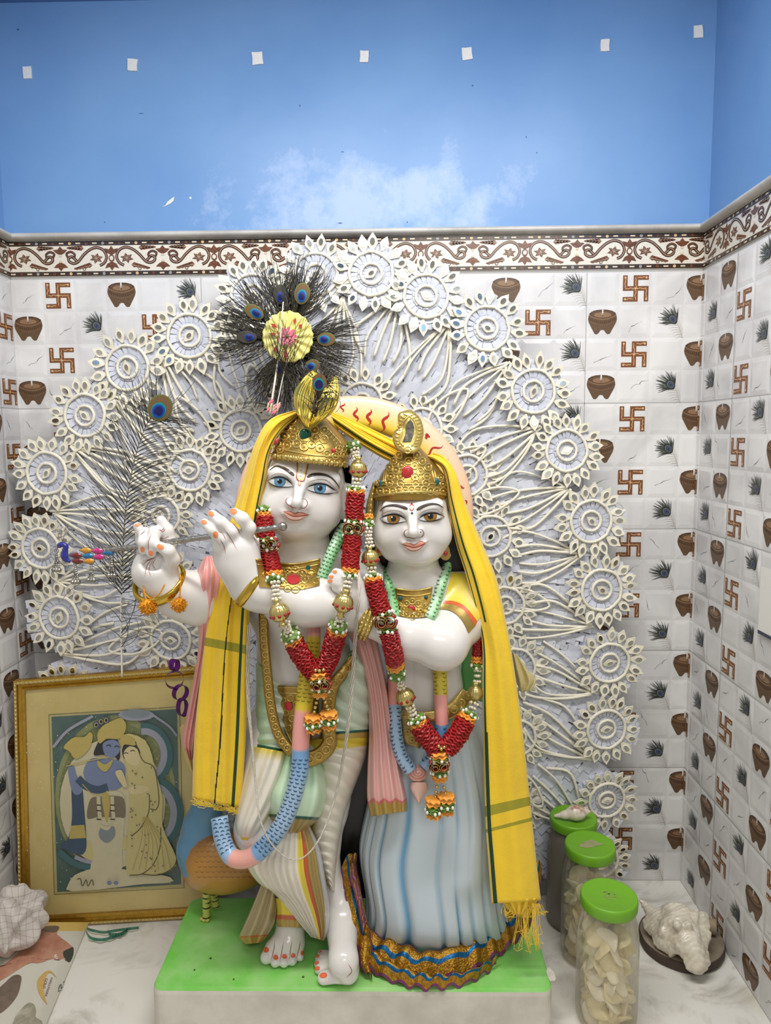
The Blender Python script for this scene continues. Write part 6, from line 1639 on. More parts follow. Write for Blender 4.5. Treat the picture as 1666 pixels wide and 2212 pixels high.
g.red([(635, 1386, -.484), (650, 1416, -.482), (668, 1440, -.482), (682, 1454, -.484)], 43)
g.string([(682, 1448, -.500), (690, 1449, -.502), (699, 1447, -.500)]); g.orange([(690, 1453, -.490), (691, 1468, -.492)], 40); g.leaf([(691, 1466, -.492), (692, 1474, -.494)], 38, 8); g.rose((693, 1480, -.494), 19); g.leaf([(692, 1487, -.495), (692, 1494, -.496)], 36, 8); g.orange([(692, 1494, -.496), (692, 1506, -.497)], 32)
g.string([(686, 1508, -.494), (681, 1530, -.490), (678, 1548, -.486)]); g.string([(700, 1508, -.494), (707, 1528, -.490), (711, 1542, -.486)])
for x, y in ((677, 1552), (711, 1544)): g.orange([(x, y - 6, -.492), (x, y + 8, -.492)], 38); g.leaf([(x, y + 7, -.492), (x, y + 20, -.492)], 36, 8); g.orange([(x, y + 19, -.492), (x, y + 30, -.492)], 33)
g = Garland('flower_garland', 'red ribbon garland with gold beads hanging from the neck of the lady', 'garland', tuple(P(950, 1770, -.46)))
g.orange([(793, 1112, -.435), (794, 1124, -.438)], 26); g.leaf([(794, 1124, -.440), (795, 1140, -.444)], 24, 6); g.pearls([(794, 1142, -.446), (798, 1180, -.452)], 24)
g.bead((800, 1206, -.458), (2, 20), 18); g.pearls([(803, 1228, -.462), (804, 1244, -.466)], 24); g.leaf([(804, 1243, -.468), (805, 1249, -.470)], 34); g.orange([(806, 1249, -.471), (807, 1259, -.474)], 36)
g.red([(807, 1258, -.475), (816, 1290, -.484), (827, 1328, -.492)], 40); g.leaf([(828, 1326, -.494), (831, 1334, -.496)], 42); g.rose((833, 1345, -.498), 21); g.leaf([(837, 1356, -.500), (838, 1364, -.500)], 40)
g.red([(839, 1364, -.502), (848, 1402, -.500), (853, 1432, -.490)], 40); g.orange([(853, 1430, -.486), (855, 1443, -.480)], 40); g.leaf([(856, 1443, -.478), (860, 1464, -.468)], 34, 7); g.pearls([(862, 1464, -.464), (868, 1484, -.458)], 22)
g.bead((876, 1506, -.456), (8, 22), 20); g.pearls([(886, 1526, -.456), (896, 1550, -.456)], 24); g.leaf([(897, 1549, -.456), (902, 1558, -.456)], 38); g.orange([(902, 1558, -.456), (907, 1567, -.456)], 38)
g.red([(906, 1566, -.456), (918, 1586, -.458), (932, 1604, -.460), (946, 1620, -.462)], 44)
g.red([(1037, 1330, -.400), (1034, 1370, -.398), (1031, 1420, -.396)], 22); g.orange([(1030, 1418, -.398), (1030, 1434, -.400)], 24); g.leaf([(1030, 1434, -.402), (1030, 1446, -.404)], 24, 6); g.pearls([(1032, 1448, -.406), (1031, 1472, -.410)], 18)
g.bead((1027, 1497, -.418), (-1, 24), 16, False); g.pearls([(1024, 1520, -.426), (1018, 1540, -.434)], 24); g.leaf([(1017, 1538, -.438), (1011, 1548, -.442)], 38); g.orange([(1011, 1548, -.444), (1005, 1558, -.448)], 40)
g.red([(1006, 1557, -.450), (994, 1580, -.456), (978, 1602, -.460), (962, 1620, -.462)], 44)
g.string([(948, 1612, -.478), (954, 1618, -.480), (960, 1614, -.478)]); g.orange([(949, 1622, -.468), (950, 1636, -.468)], 40); g.leaf([(950, 1635, -.468), (950, 1645, -.468)], 38, 8); g.rose((949, 1655, -.468), 19); g.leaf([(950, 1664, -.466), (950, 1672, -.466)], 36, 8); g.orange([(950, 1671, -.466), (951, 1685, -.464)], 34)
g.string([(945, 1688, -.462), (943, 1706, -.460), (941, 1722, -.458)]); g.string([(957, 1688, -.462), (959, 1700, -.460), (962, 1714, -.458)])
for x, y in ((938, 1730), (964, 1722)): g.orange([(x, y - 6, -.462), (x, y + 10, -.462)], 38); g.leaf([(x, y + 9, -.462), (x, y + 26, -.462)], 36, 8); g.orange([(x, y + 25, -.462), (x, y + 36, -.462)], 33)

# ================================================================== yellow cloth over both heads
def cloth_mat(name, c1, c2):
    m = mat(name, c1, .8, var=.35, vscale=14, col2=c2, sheen=.25)
    N, L = nodes(m); b = N['Principled BSDF']; tc = N.new('ShaderNodeTexCoord')
    w1 = N.new('ShaderNodeTexNoise'); w1.inputs['Scale'].default_value = 420; L.new(tc.outputs['Object'], w1.inputs['Vector'])
    w2 = N.new('ShaderNodeTexNoise'); w2.inputs['Scale'].default_value = 26; w2.inputs['Detail'].default_value = 6; L.new(tc.outputs['Object'], w2.inputs['Vector'])
    a = N.new('ShaderNodeMath'); a.operation = 'MULTIPLY_ADD'; a.inputs[1].default_value = 5; L.new(w2.outputs['Fac'], a.inputs[0]); L.new(w1.outputs['Fac'], a.inputs[2])
    bp = N.new('ShaderNodeBump'); bp.inputs['Strength'].default_value = .35; bp.inputs['Distance'].default_value = .0012; L.new(a.outputs[0], bp.inputs['Height']); L.new(bp.outputs['Normal'], b.inputs['Normal'])
    return m
M_YC = cloth_mat('yellow_cotton', rgb(238, 200, 38), rgb(224, 182, 26))
M_YG = mat('cloth_green_stripe', rgb(30, 66, 34), .8)
M_YO = mat('cloth_olive_stripe', rgb(158, 150, 42), .8)
M_YB = mat('cloth_black_stripe', rgb(34, 32, 24), .8)
yc = thing('yellow_shawl', 'long yellow cotton shawl with green stripes draped over both crowns and down both sides', 'shawl', tuple(P(470, 1750, -.42)))
YM = [M_YC, M_YG, M_YO, M_YB]
def f_left(u, v):
    if .80 < u < .865: return 1
    w = .52 - .10 * max(0, v - .55)
    if v > .50 and abs(u - w - .02 * math.sin(v * 23)) < .014: return 3
    if .735 < v < .752 or .764 < v < .768: return 2
    return 0
mb = MB()
sil(mb, [(644, 884), (584, 906), (550, 960), (524, 1045), (499, 1120), (478, 1200), (456, 1290), (437, 1430), (420, 1590), (415, 1725)], [(652, 892), (612, 930), (585, 978), (574, 1040), (563, 1110), (553, 1200), (541, 1300), (535, 1450), (531, 1600), (521, 1748)],
    [-.395, -.398, -.402, -.405, -.410, -.415, -.420, -.420, -.415, -.412], [.020, .034, .034, .030, .026, .022, .020, .022, .024, .026], .012, 150, 110, 8,
    lambda u, v: .0042 * math.cos(2 * PI * (u * 2.1 + .30 * math.sin(v * 4))) + .0014 * math.sin(2 * PI * (u * 5 - v * 2.)), f_left, .7)
mb.build('left_drape', YM, yc)
mb = MB()
sil(mb, [(712, 886), (745, 905), (790, 935), (838, 962), (880, 985), (930, 1004)], [(724, 920), (745, 938), (790, 968), (836, 994), (880, 1008), (930, 1020)], [-.352, -.345, -.335, -.345, -.355, -.360], [.020, .022, .020, .020, .02, .02], .012, 70, 60, 8,
    lambda u, v: .004 * math.cos(2 * PI * (u * 2.2)) + .002 * math.cos(2 * PI * u * 5), lambda u, v: 1 if .52 < u < .64 else 0, .7)
sil(mb, [(722, 890), (760, 906), (800, 925), (850, 950), (880, 966)], [(715, 902), (758, 925), (800, 948), (850, 972), (880, 985)], [-.340, -.332, -.325, -.335, -.345], .016, .01, 50, 30, 8, lambda u, v: .003 * math.cos(u * 12), 0, .7)
mb.build('middle_drape', YM, yc)
def f_right(u, v):
    if v < .56: 
        if .22 < u < .30 or (.04 < u < .075 and v > .2): return 1
    elif .045 < u < .09 + .03 * (v > .75): return 1
    if .812 < v < .824 or .841 < v < .847: return 2
    return 0
mb = MB()
sil(mb, [(906, 990), (932, 998), (956, 1015), (966, 1080), (984, 1170), (1006, 1240), (1030, 1330), (1042, 1400), (1042, 1520), (1048, 1757), (1055, 1860), (1062, 1952)], [(940, 978), (962, 988), (985, 1020), (1008, 1090), (1045, 1180), (1073, 1250), (1091, 1330), (1109, 1430), (1128, 1565), (1146, 1733), (1158, 1850), (1169, 1945)],
    [-.360, -.366, -.372, -.376, -.382, -.390, -.400, -.405, -.408, -.412, -.420, -.428], [.018, .026, .030, .032, .034, .034, .032, .030, .032, .036, .038, .040], .012, 170, 110, 8,
    lambda u, v: .0042 * math.cos(2 * PI * (u * 1.9 + .25 * math.sin(v * 5) + .1)) * (1 - .35 * v) + .0016 * math.sin(2 * PI * (u * 4.5 + v)) * max(0, 1 - 2.2 * v), f_right, .7)
mb.build('right_drape', YM, yc)
mb = MB(); rnd = random.Random(2)
def fringe(x, y, Y, n, spx, L):
    for i in range(n):
        a = rnd.uniform(-1, 1)
        q = [(0, 0), (a * 8, L * .5 * rnd.uniform(.6, 1.2)), (a * 14 + rnd.uniform(-10, 10), L * rnd.uniform(.5, 1)), (a * 10 + rnd.uniform(-14, 14), L * rnd.uniform(.4, 1))]
        px_, py_ = x + rnd.uniform(-spx, spx), y + rnd.uniform(-5, 0)
        mb.tube([P(px_ + u, py_ + w, Y - .004) for u, w in spline(q, 10)], .0005, 4, 0, cap=False)
for i in range(24): x = 418 + i * 4.4; fringe(x, 1727 + (x - 415) * .22, -.432, 3, 3, 12)
mb.build('fringe', M_YC, yc); mb = MB()
for i in range(14): x = 1095 + i * 5.4; fringe(x, 1955, -.455, 5, 8, 30)
fringe(1140, 1955, -.460, 30, 22, 110)
sil(mb, [(1082, 1945), (1096, 1962), (1110, 1975)], [(1166, 1940), (1150, 1962), (1132, 1978)], -.425, .04, .01, 12, 24, 6, lambda u, v: .004 * math.sin(u * 30), 0)
mb.build('fringe', M_YC, yc)

# ================================================================== flute, bangles, threads
M_SIL = mat('silver_chased', rgb(176, 172, 164), .28, metal=.9, var=.6, vscale=160, col2=rgb(96, 90, 82), bump=.6, bscale=240)
f0, f1 = P(232, 1189, -.444), P(606, 1138, -.506)
fl = thing('silver_flute', 'chased silver flute with an enamel peacock end and bells held by the taller statue', 'flute', tuple(f0))
mb = MB(); n = 150; p = [f0.lerp(f1, i / (n - 1)) for i in range(n)]
mb.tube(p, [.0050 * (1 + .09 * math.sin(i * 1.1)) * (1.12 if i % 30 < 2 else 1) for i in range(n)], 12, 0); mb.build('tube', M_SIL, fl)
mb = MB(); mb.sphere(P(611, 1137, -.508), .0080, 0, 14, 10); mb.build('mouth_knob', M_SIL, fl)
ENB, ENM, ENO, ENR, ENC = mat('enamel_navy', rgb(34, 40, 130), .15, coat=.5), mat('enamel_magenta', rgb(196, 38, 124), .15, coat=.5), mat('enamel_amber', rgb(204, 140, 30), .15, coat=.5), mat('enamel_maroon', rgb(110, 30, 30), .15, coat=.5), mat('enamel_blue', rgb(14, 104, 156), .15, coat=.5)
YP = -.446
def teardrop(x, y, w, hh, a, mi):
    mb = MB(); ca, sa = math.cos(a), math.sin(a)
    pts = []
    for t in np.linspace(0, 2 * PI, 19)[:-1]:
        u = math.cos(t); v = math.sin(t) * (1 if u > 0 else (1 + u) ** .6); pts.append((u * w - w * .1, v * hh))
    V = [P(x + u * ca - v * sa, y + u * sa + v * ca, YP) for u, v in pts] + [P(x + (u * ca - v * sa) * .86, y + (u * sa + v * ca) * .86, YP - .003) for u, v in pts] + [P(x, y, YP - .0045)]
    mb.add([tuple(v) for v in V], [(i, (i + 1) % 18, 18 + (i + 1) % 18, 18 + i) for i in range(18)] + [(18 + i, 18 + (i + 1) % 18, 36) for i in range(18)], [1] * 18 + [0] * 18)
    mb.build('enamel_drop', [mi, M_SIL], fl)
for x, y, m_ in ((186, 1189, ENO), (211, 1190, ENM), (234, 1194, ENC), (165, 1200, ENR), (190, 1201, ENC), (214, 1203, ENM), (168, 1212, ENR), (192, 1212, ENO)): teardrop(x, y, 15, 7.2, math.pi + .05 if False else .0, m_)
mb = MB(); pk = spline([(152, 1214, YP), (141, 1206, YP), (140, 1192, YP), (142, 1180, YP), (133, 1176, YP), (126, 1180, YP)], 30); mb.tube([P(*q) for q in pk], np.interp(np.linspace(0, 1, 30), [0, .3, .6, .85, 1], [.0025, .0068, .0048, .0050, .0035]), 12, 0, up=(0, -1, 0))
mb.sphere(P(129, 1178, YP), .0050, 0, 10, 8); mb.build('peacock_neck', ENB, fl)
mb = MB(); mb.tube([P(x, y, YP) for x, y in ((125, 1180), (121, 1187), (122, 1189))], [.0022, .0014, .0006], 6)
for a, b in (((133, 1174), (126, 1150)), ((136, 1174), (134, 1146)), ((138, 1175), (142, 1150))):
    mb.tube(pxpath([a, ((a[0] + b[0]) / 2 - 3, (a[1] + b[1]) / 2), b], YP, 8), .0006, 5)
    c = P(b[0] + 2, b[1] - 3, YP); mb.tube([c + Vector((math.cos(t) * .0035, 0, math.sin(t) * .0035)) for t in np.linspace(0, 2 * PI, 13)[:-1]], .0006, 5, closed=True, up=(0, 1, 0))
mb.build('beak_and_crest', M_SIL, fl)
for x, y, L in ((122, 1196, 38), (163, 1222, 38), (197, 1222, 34), (241, 1206, 40), (293, 1190, 52)):
    mb = MB(); rnd = random.Random(x); c = P(x, y - 6, YP); mb.tube([c + Vector((math.cos(t) * .004, 0, math.sin(t) * .004)) for t in np.linspace(0, 2 * PI, 13)[:-1]], .0007, 5, closed=True, up=(0, 1, 0))
    for k in range(3):
        dx = (k - 1) * 6; q = [(x, y - 2), (x + dx * .5, y + L * .45), (x + dx, y + L - 8)]
        for i, pt in enumerate(pxpath(q, YP, 8)): mb.sphere(pt + Vector((0, rnd.uniform(-.001, .001), 0)), (.0020, .0020, .0026), 0, 6, 5)
        mb.sphere(P(x + dx, y + L - 3, YP - .001), .0044, 0, 9, 7)
    mb.build('bell_tassel', M_SIL, fl)
M_BNG = mat('bangle_brass', rgb(206, 172, 70), .14, metal=.95, bump=.15, bscale=70)
def bangle(name, label, c, axis, R, r, width=1.):
    ax = Vector(axis).normalized(); e1 = ax.cross(Vector((0, 1, 0))).normalized(); e2 = ax.cross(e1); mb = MB(); n = 56; G = []
    for i in range(n):
        t = 2 * PI * i / n; d = e1 * math.cos(t) + e2 * math.sin(t)
        G.append([tuple(c + d * (R + r * math.cos(q)) + ax * (r * width * math.sin(q))) for q in np.linspace(0, 2 * PI, 13)[:-1]])
    mb.grid(G, 0, cu=True, cv=True); return single(mb, name, M_BNG, label, 'bangle', 'polished bangles on the flute player')
wr = P(347, 1256, -.436); ax = (P(336, 1226, -.446) - P(372, 1278, -.424))
bangle('bangle', 'wide polished gold bangle on the raised palm side wrist, above two orange pompoms', P(345, 1258, -.437), (ax.x + .01, ax.y - .02, ax.z), .0450, .0052, 2.0)
bangle('bangle', 'polished gold bangle on the wrist that crosses the chest, just under the flute', P(541, 1263, -.478), (-.06, -.010, .042), .0385, .0058, 1.5)
M_POM = mat('pompom_wool', rgb(220, 150, 26), .9, var=.5, vscale=120, col2=rgb(190, 116, 14))
pm = thing('pompom_thread', 'orange thread with two woolly pompoms tied round the forearm under the bangle', 'thread', tuple(P(350, 1320, -.47)))
for x, y, r in ((319, 1309, 19), (387, 1306, 16.5)):
    c = P(x, y, -.476); s = scale(-.476) * r; mb = MB(); rnd = random.Random(x); mb.sphere(c, s * .8, 0, 12, 9)
    for i in range(260):
        d = Vector((rnd.gauss(0, 1), rnd.gauss(0, 1), rnd.gauss(0, 1))).normalized(); sd = d.orthogonal() * .12
        a = c + d * s * .7; b = c + (d + Vector((rnd.uniform(-.2, .2), rnd.uniform(-.2, .2), rnd.uniform(-.25, .1)))) * s * rnd.uniform(.9, 1.06)
        mb.tube([a, a.lerp(b, .6) + sd * s * .3, b], [.0009, .0009, .0006], 4, 0, cap=False)
    mb.build('pompom', M_POM, pm)
mb = MB()
for q in ([(388, 1292, -.474), (391, 1250, -.468), (388, 1240, -.462)], [(325, 1298, -.476), (345, 1282, -.480), (356, 1262, -.480)], [(308, 1270, -.462), (318, 1288, -.472), (345, 1300, -.474), (385, 1298, -.470)], [(309, 1262, -.470), (312, 1280, -.474), (316, 1296, -.476)]):
    for k in (-.6, .6): mb.tube([P(x + k, y, Y) for x, y, Y in spline(q, 12)], .0008, 5)
mb.build('cord', M_POM, pm)
M_THR = mat('cotton_thread_white', rgb(206, 198, 184), .9, var=.6, vscale=200, col2=rgb(166, 156, 138))
mb = MB(); TP = spline([(773, 1220, -.470), (776, 1262, -.500), (775, 1300, -.512), (770, 1345, -.500), (766, 1400, -.470), (760, 1490, -.470), (752, 1570, -.474), (738, 1660, -.468), (722, 1730, -.466), (694, 1805, -.484), (664, 1846, -.494), (634, 1857, -.496), (604, 1842, -.506), (576, 1806, -.512), (560, 1760, -.506), (552, 1690, -.482), (544, 1600, -.470), (537, 1520, -.456), (535, 1440, -.450), (538, 1350, -.450)], 160)
for k in range(5):
    mb.tube([P(x + 3.2 * math.cos(i * .35 + k * 1.256) * (.6 + .4 * math.sin(i * .05)), y, Y - .0035 * (1 + math.sin(i * .35 + k * 1.256))) for i, (x, y, Y) in enumerate(TP)], .0011, 5, 0)
single(mb, 'cotton_thread', M_THR, 'loose loop of twisted white cotton thread hanging down to the knee of the flute player', 'thread')
# ================================================================== gold lace cloth round the hem of the skirt
def lace():
    m = mat('gold_lace', rgb(150, 104, 26), .32, metal=.75, var=.8, vscale=130, col2=rgb(206, 160, 60), bump=.9, bscale=260, dist=.003); return m
M_LACE = lace()
M_LBLUE = mat('lace_blue', rgb(18, 92, 140), .25, metal=.6, bump=.6, bscale=300); M_LMAG = mat('lace_magenta', rgb(122, 62, 104), .35, metal=.45, bump=.6, bscale=300)
lc = thing('lace_skirt_trim', 'gold lace cloth with blue and purple edging wrapped round the foot of the pale blue skirt', 'cloth', tuple(PZ(930, 2090, ZP)))
def lace_band(inner, outer, n=150, m=14, ruf=.007, fq=46, sub=0.0, seedp=0., drop=0.):
    a = np.array([tuple(q) for q in inner]); b = np.array([tuple(q) for q in outer]); A, B = spline(a, n), spline(b, n); G = []
    for i in range(n):
        row = []
        for j in range(m + 1):
            t = j / m; q = A[i] * (1 - t) + B[i] * t
            w = ruf * math.sin(fq * i / n * 2 * PI / 3.3 + seedp + t * 1.6) * (.35 + .65 * t) + .35 * ruf * math.sin(fq * 2.3 * i / n + 2 * t + seedp)
            q = q + np.array((0, -abs(w) * .5, max(w, -.004) + .014 * math.sin(PI * t)))
            row.append(tuple(q))
        G.append(row)
    mb = MB(); mb.grid(G, lambda i, j: 2 if j == 0 or j == m - 1 else (1 if .46 < j / m < .64 else 0)); mb.grid([[(x, y + .0015, z - .001) for x, y, z in r] for r in G], 0)
    return mb
zi = ZP + .040; 
def hemP(x, y): 
    return PZ(x, y, zi)
inner = [P(766, 1846, -.345), P(779, 1915, -.365), P(792, 1985, -.385), PZ(812, 2016, zi), PZ(864, 2034, zi), PZ(922, 2054, zi), PZ(988, 2038, zi), PZ(1030, 2012, zi), PZ(1082, 1972, zi), P(1118, 1935, -.350), P(1146, 1890, -.320), P(1158, 1856, -.30)]
zo = ZP + .006
outer = [P(738, 1882, -.355), P(748, 1950, -.385), P(768, 2030, -.42), PZ(790, 2075, zo), PZ(855, 2106, zo), PZ(935, 2114, zo), PZ(1008, 2102, zo), PZ(1062, 2072, zo), PZ(1108, 2038, zo), PZ(1138, 2008, zo), P(1160, 1955, -.335), P(1171, 1880, -.30)]
lace_band(inner, outer).build('lace_ruffle', [M_LACE, M_LBLUE, M_LMAG], lc)
i2 = [PZ(796, 2040, ZP + .03), PZ(840, 2075, ZP + .025), PZ(900, 2100, ZP + .02), PZ(960, 2108, ZP + .02), PZ(1020, 2100, ZP + .018), PZ(1075, 2070, ZP + .016)]
o2 = [PZ(778, 2072, ZP + .012), PZ(820, 2108, ZP + .006), PZ(890, 2132, ZP + .005), PZ(950, 2134, ZP + .005), PZ(1015, 2122, ZP + .005), PZ(1072, 2086, ZP + .005)]
lace_band(i2, o2, 110, 12, .006, 30, 0, 1.).build('lace_fold', [M_LACE, M_LBLUE, M_LMAG], lc)
i3 = [PZ(776, 2010, ZP + .05), PZ(774, 2050, ZP + .035), PZ(778, 2085, ZP + .02), PZ(790, 2108, ZP + .01)]; o3 = [PZ(800, 2012, ZP + .05), PZ(806, 2055, ZP + .03), PZ(802, 2090, ZP + .012), PZ(805, 2116, ZP + .006)]
lace_band(i3, o3, 40, 10, .003, 12, 0, .4).build('lace_tail', [M_LACE, M_LACE, M_LMAG], lc)
i4 = [P(772, 1848, -.352), P(768, 1880, -.372), P(782, 1935, -.392), P(796, 2000, -.410)]; o4 = [P(758, 1870, -.360), P(756, 1900, -.385), P(772, 1950, -.405), P(784, 2010, -.425)]
lace_band(i4, o4, 50, 8, .005, 14, 0, 2.).build('lace_twist', [M_LACE, M_LMAG, M_LMAG], lc)
# purple foil chain at the picture's corner
M_FOIL = mat('purple_foil', rgb(108, 36, 128), .25, metal=.8); 
pc = thing('paper_chain', 'shiny purple foil paper chain hanging over the corner of the picture frame', 'paper chain', tuple(P(385, 1545, -.18)))
for i, (x, y, rx, ry, turn) in enumerate(((377, 1436, 8, 13, 1.1), (377, 1468, 16, 19, .3), (390, 1496, 14, 17, .9), (394, 1528, 9, 20, .9))):
    c = P(x, y, -.185); s = scale(-.185); mb = MB(); G = []
    e1 = Vector((math.cos(turn), math.sin(turn), 0)); e3 = Vector((-math.sin(turn), math.cos(turn), 0))
    for t in np.linspace(0, 2 * PI, 29)[:-1]:
        b = c + e1 * (rx * 1.2 * s * math.cos(t)) + Vector((0, 0, ry * s * math.sin(t))); G.append([tuple(b + e3 * .008), tuple(b - e3 * .008)])
    mb.grid(G, 0, cu=True); mb.build('link', M_FOIL, pc)
# ================================================================== peacock beside the bent leg
pk_ = thing('peacock_statue', 'small painted peacock figure with an ochre body, blue neck and striped yellow leg', 'statue', tuple(PZ(445, 1988, ZP)))
FH = Field((P(380, 1800, -.3).x - .01, -.36, ZP + .02), (P(600, 1800, -.3).x, -.19, .62), .003)
FH.ell(P(484, 1862, -.268), (.079, .062, .064), .02); FH.ell(P(545, 1850, -.262), (.070, .050, .055), .03)
FH.chain([P(440, 1870, -.255), P(430, 1830, -.255), P(436, 1780, -.258), P(452, 1735, -.262), P(466, 1690, -.262), P(470, 1650, -.265)], [.046, .042, .034, .028, .022, .018], .025)
FH.ell(P(468, 1632, -.270), (.022, .022, .020), .01); FH.cap(P(460, 1634, -.290), P(452, 1640, -.312), .008, .002, .006)
V, Q = FH.mesh(); V = smooth_mesh(V, Q, 2); mb = MB(); mb.add(V, Q); o = mb.build('body', M_PAINT, pk_)
c0 = P(490, 1870, -.268); cs = []
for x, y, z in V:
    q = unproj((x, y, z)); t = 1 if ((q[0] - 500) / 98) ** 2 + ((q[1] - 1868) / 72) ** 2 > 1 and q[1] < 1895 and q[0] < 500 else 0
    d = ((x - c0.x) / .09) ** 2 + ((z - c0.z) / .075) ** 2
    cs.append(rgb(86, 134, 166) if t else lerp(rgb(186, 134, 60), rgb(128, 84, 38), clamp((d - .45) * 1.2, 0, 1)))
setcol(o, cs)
PB_ = Paint(bvh(o)); mb = MB(); rnd = random.Random(9)
for r in range(8):
    for c in range(11):
        x, y = 425 + c * 12 + (r % 2) * 6, 1815 + r * 11
        if ((x - 480) / 75) ** 2 + ((y - 1862) / 52) ** 2 < 1: PB_.line(mb, [(x - 5, y), (x, y + 4), (x + 5, y)], .9, 0, 6, .0005)
mb.build('feather_marks', mat('feather_scale_brown', rgb(130, 88, 40), .45), o)
for k, (x0, y0, x1, y1) in enumerate(((446, 1925, 446, 1984), (462, 1922, 466, 1960))):
    mb = MB(); b = PZ(x1, y1, ZP + .004); a = P(x0, y0, b.y + .004); n = 40
    mb.tube([a.lerp(b, i / (n - 1)) for i in range(n)], .0085, 12, lambda i, j: 1 if (i % 7 < 2 and (j + i) % 12 < 8) else 0)
    if k == 0:
        for dx, dy in ((-14, 2), (-8, 6), (4, 6)): mb.tube([b, PZ(x1 + dx, y1 + dy, ZP + .004)], [.006, .0035], 8, 0)
    mb.build('leg', [mat('leg_yellow', rgb(190, 190, 96), .4), mat('leg_stripe', rgb(36, 36, 24), .45)], pk_)

# ================================================================== framed picture leaning at the left
M_FRG = mat('frame_gold', rgb(186, 146, 52), .3, metal=.75, var=.5, vscale=90, col2=rgb(150, 106, 32))
M_FRL = mat('frame_pale_gold', rgb(206, 186, 120), .32, metal=.6)
M_MATB = mat('picture_mount', rgb(222, 203, 140), .8, var=.5, vscale=9, col2=rgb(202, 180, 116))
fTL, fTR, fBL, fBR = P(27, 1472, -.150), P(462, 1437, -.134), PZ(40, 2008, .001), PZ(462, 1983, .001)
def _onpl(x, y):
    n_ = (fBL - fTL).cross(fBR - fTL); d = ray(x, y); return CAM + d * ((fTL - CAM).dot(n_) / d.dot(n_))
fTR = _onpl(462, 1437)
fx = ((fTR - fTL) + (fBR - fBL)).normalized(); fn = fx.cross(fTL - fBL).normalized(); fn = fn if fn.y < 0 else -fn
pic = thing('picture_frame', 'faded devotional print of a couple in a gold frame, leaning at the left wall', 'picture', tuple((fBL + fBR) / 2))
def corner(i, off, hgt):
    c = (fTL, fTR, fBR, fBL)
    p, a, b = c[i], (c[(i + 1) % 4] - c[i]).normalized(), (c[(i - 1) % 4] - c[i]).normalized()
    return p + (a + b) * off + fn * hgt
prof = [(0, -.022), (0, -.002), (.003, .001), (.0085, .001), (.0105, -.004), (.0175, -.006), (.0195, -.002), (.0245, -.004), (.0252, -.010)]
mb = MB(); G = [[tuple(corner(i, o_, h_)) for o_, h_ in prof] for i in range(4)]; mb.grid(G, lambda i, j: 1 if j in (2,) else 0, cu=True)
B4 = [tuple(corner(i, .002, -.020)) for i in range(4)]; mb.add(B4, [(3, 2, 1, 0)], 0)
fo = mb.build('frame', [M_FRG, M_FRL], pic, False)
mb = MB()
for i in range(4):
    a, b = corner(i, .0057, .0008), corner((i + 1) % 4, .0057, .0008); d = (b - a).normalized(); sd = fn.cross(d); n = int((b - a).length / .0095)
    for k in range(n): q = a.lerp(b, (k + .5) / n); mb.tube([q - d * .004 - sd * .0024, q + fn * .0012, q + d * .004 + sd * .0024], [.0009, .0017, .0009], 6, 0)
mb.build('rope_moulding', M_FRL, fo)
f0_ = fTL + fn * -.009
def art(x, y, k=0):
    d = ray(x, y); o_ = f0_ + fn * (.00035 * k); t = (o_ - CAM).dot(fn) / d.dot(fn); return CAM + d * t
mb = MB(); mb.add([tuple(corner(i, .024, -.0094)) for i in range(4)], [(3, 2, 1, 0)], 0); mb.build('mount', M_MATB, pic, False)
AC = lambda x, y: (80 + .2041 * x, 1500 + .2041 * y)
pal = dict(teal=rgb(70, 104, 106), green=rgb(122, 134, 88), lgreen=rgb(150, 156, 104), white=rgb(198, 190, 158), blue=rgb(118, 130, 160), dblue=rgb(66, 84, 104), cream=rgb(196, 184, 128), gold=rgb(182, 164, 94), grey=rgb(128, 138, 142), lil=rgb(150, 152, 164), dark=rgb(52, 52, 54), skin=rgb(206, 192, 146), brown=rgb(122, 112, 92), line=rgb(86, 84, 52))
PN = list(pal); PM = [mat('print_' + k, v, .75, var=.3, vscale=70, col2=tuple(c * .82 for c in v)) for k, v in pal.items()]
mb = MB(); lay = [0]
def shp(col, pts, sm=True, n=40):
    lay[0] += 1; p = [AC(*q) for q in pts]; p = spline(p, n, True) if sm else p
    P3 = [tuple(art(x, y, lay[0] * .25 + 1)) for x, y in p]; mb.add(P3, [list(range(len(P3)))], PN.index(col))
def stroke(col, pts, w, n=30):
    lay[0] += 1; a = spline([AC(*q) for q in pts], n); t = np.gradient(a, axis=0); t /= np.linalg.norm(t, axis=1)[:, None]; nn = np.stack([-t[:, 1], t[:, 0]], 1)
    mb.grid([[tuple(art(*(a[i] + nn[i] * w / 2 * q), lay[0] * .25 + 1)) for q in (-1, 1)] for i in range(n)], PN.index(col))
def ellp(cx, cy, rx, ry, n=28): return [(cx + rx * math.cos(t), cy + ry * math.sin(t)) for t in np.linspace(0, 2 * PI, n + 1)[:-1]]
shp('line', [(122, 212), (1512, 128), (1560, 2050), (180, 2120)], False); shp('cream', [(128, 218), (1506, 134), (1554, 2046), (186, 2114)], False)
shp('teal', [(152, 238), (1482, 155), (1526, 2010), (215, 2092)], False)
shp('lgreen', ellp(830, 1080, 640, 860)[0:28], False); shp('green', ellp(830, 1090, 600, 800), False)
for i in range(60):
    t = 2 * PI * i / 60; stroke('gold', [(830 + 420 * math.cos(t), 1090 + 560 * math.sin(t)), (830 + 590 * math.cos(t), 1090 + 770 * math.sin(t))], .8, 3)
shp('white', ellp(800, 1150, 560, 690), False)
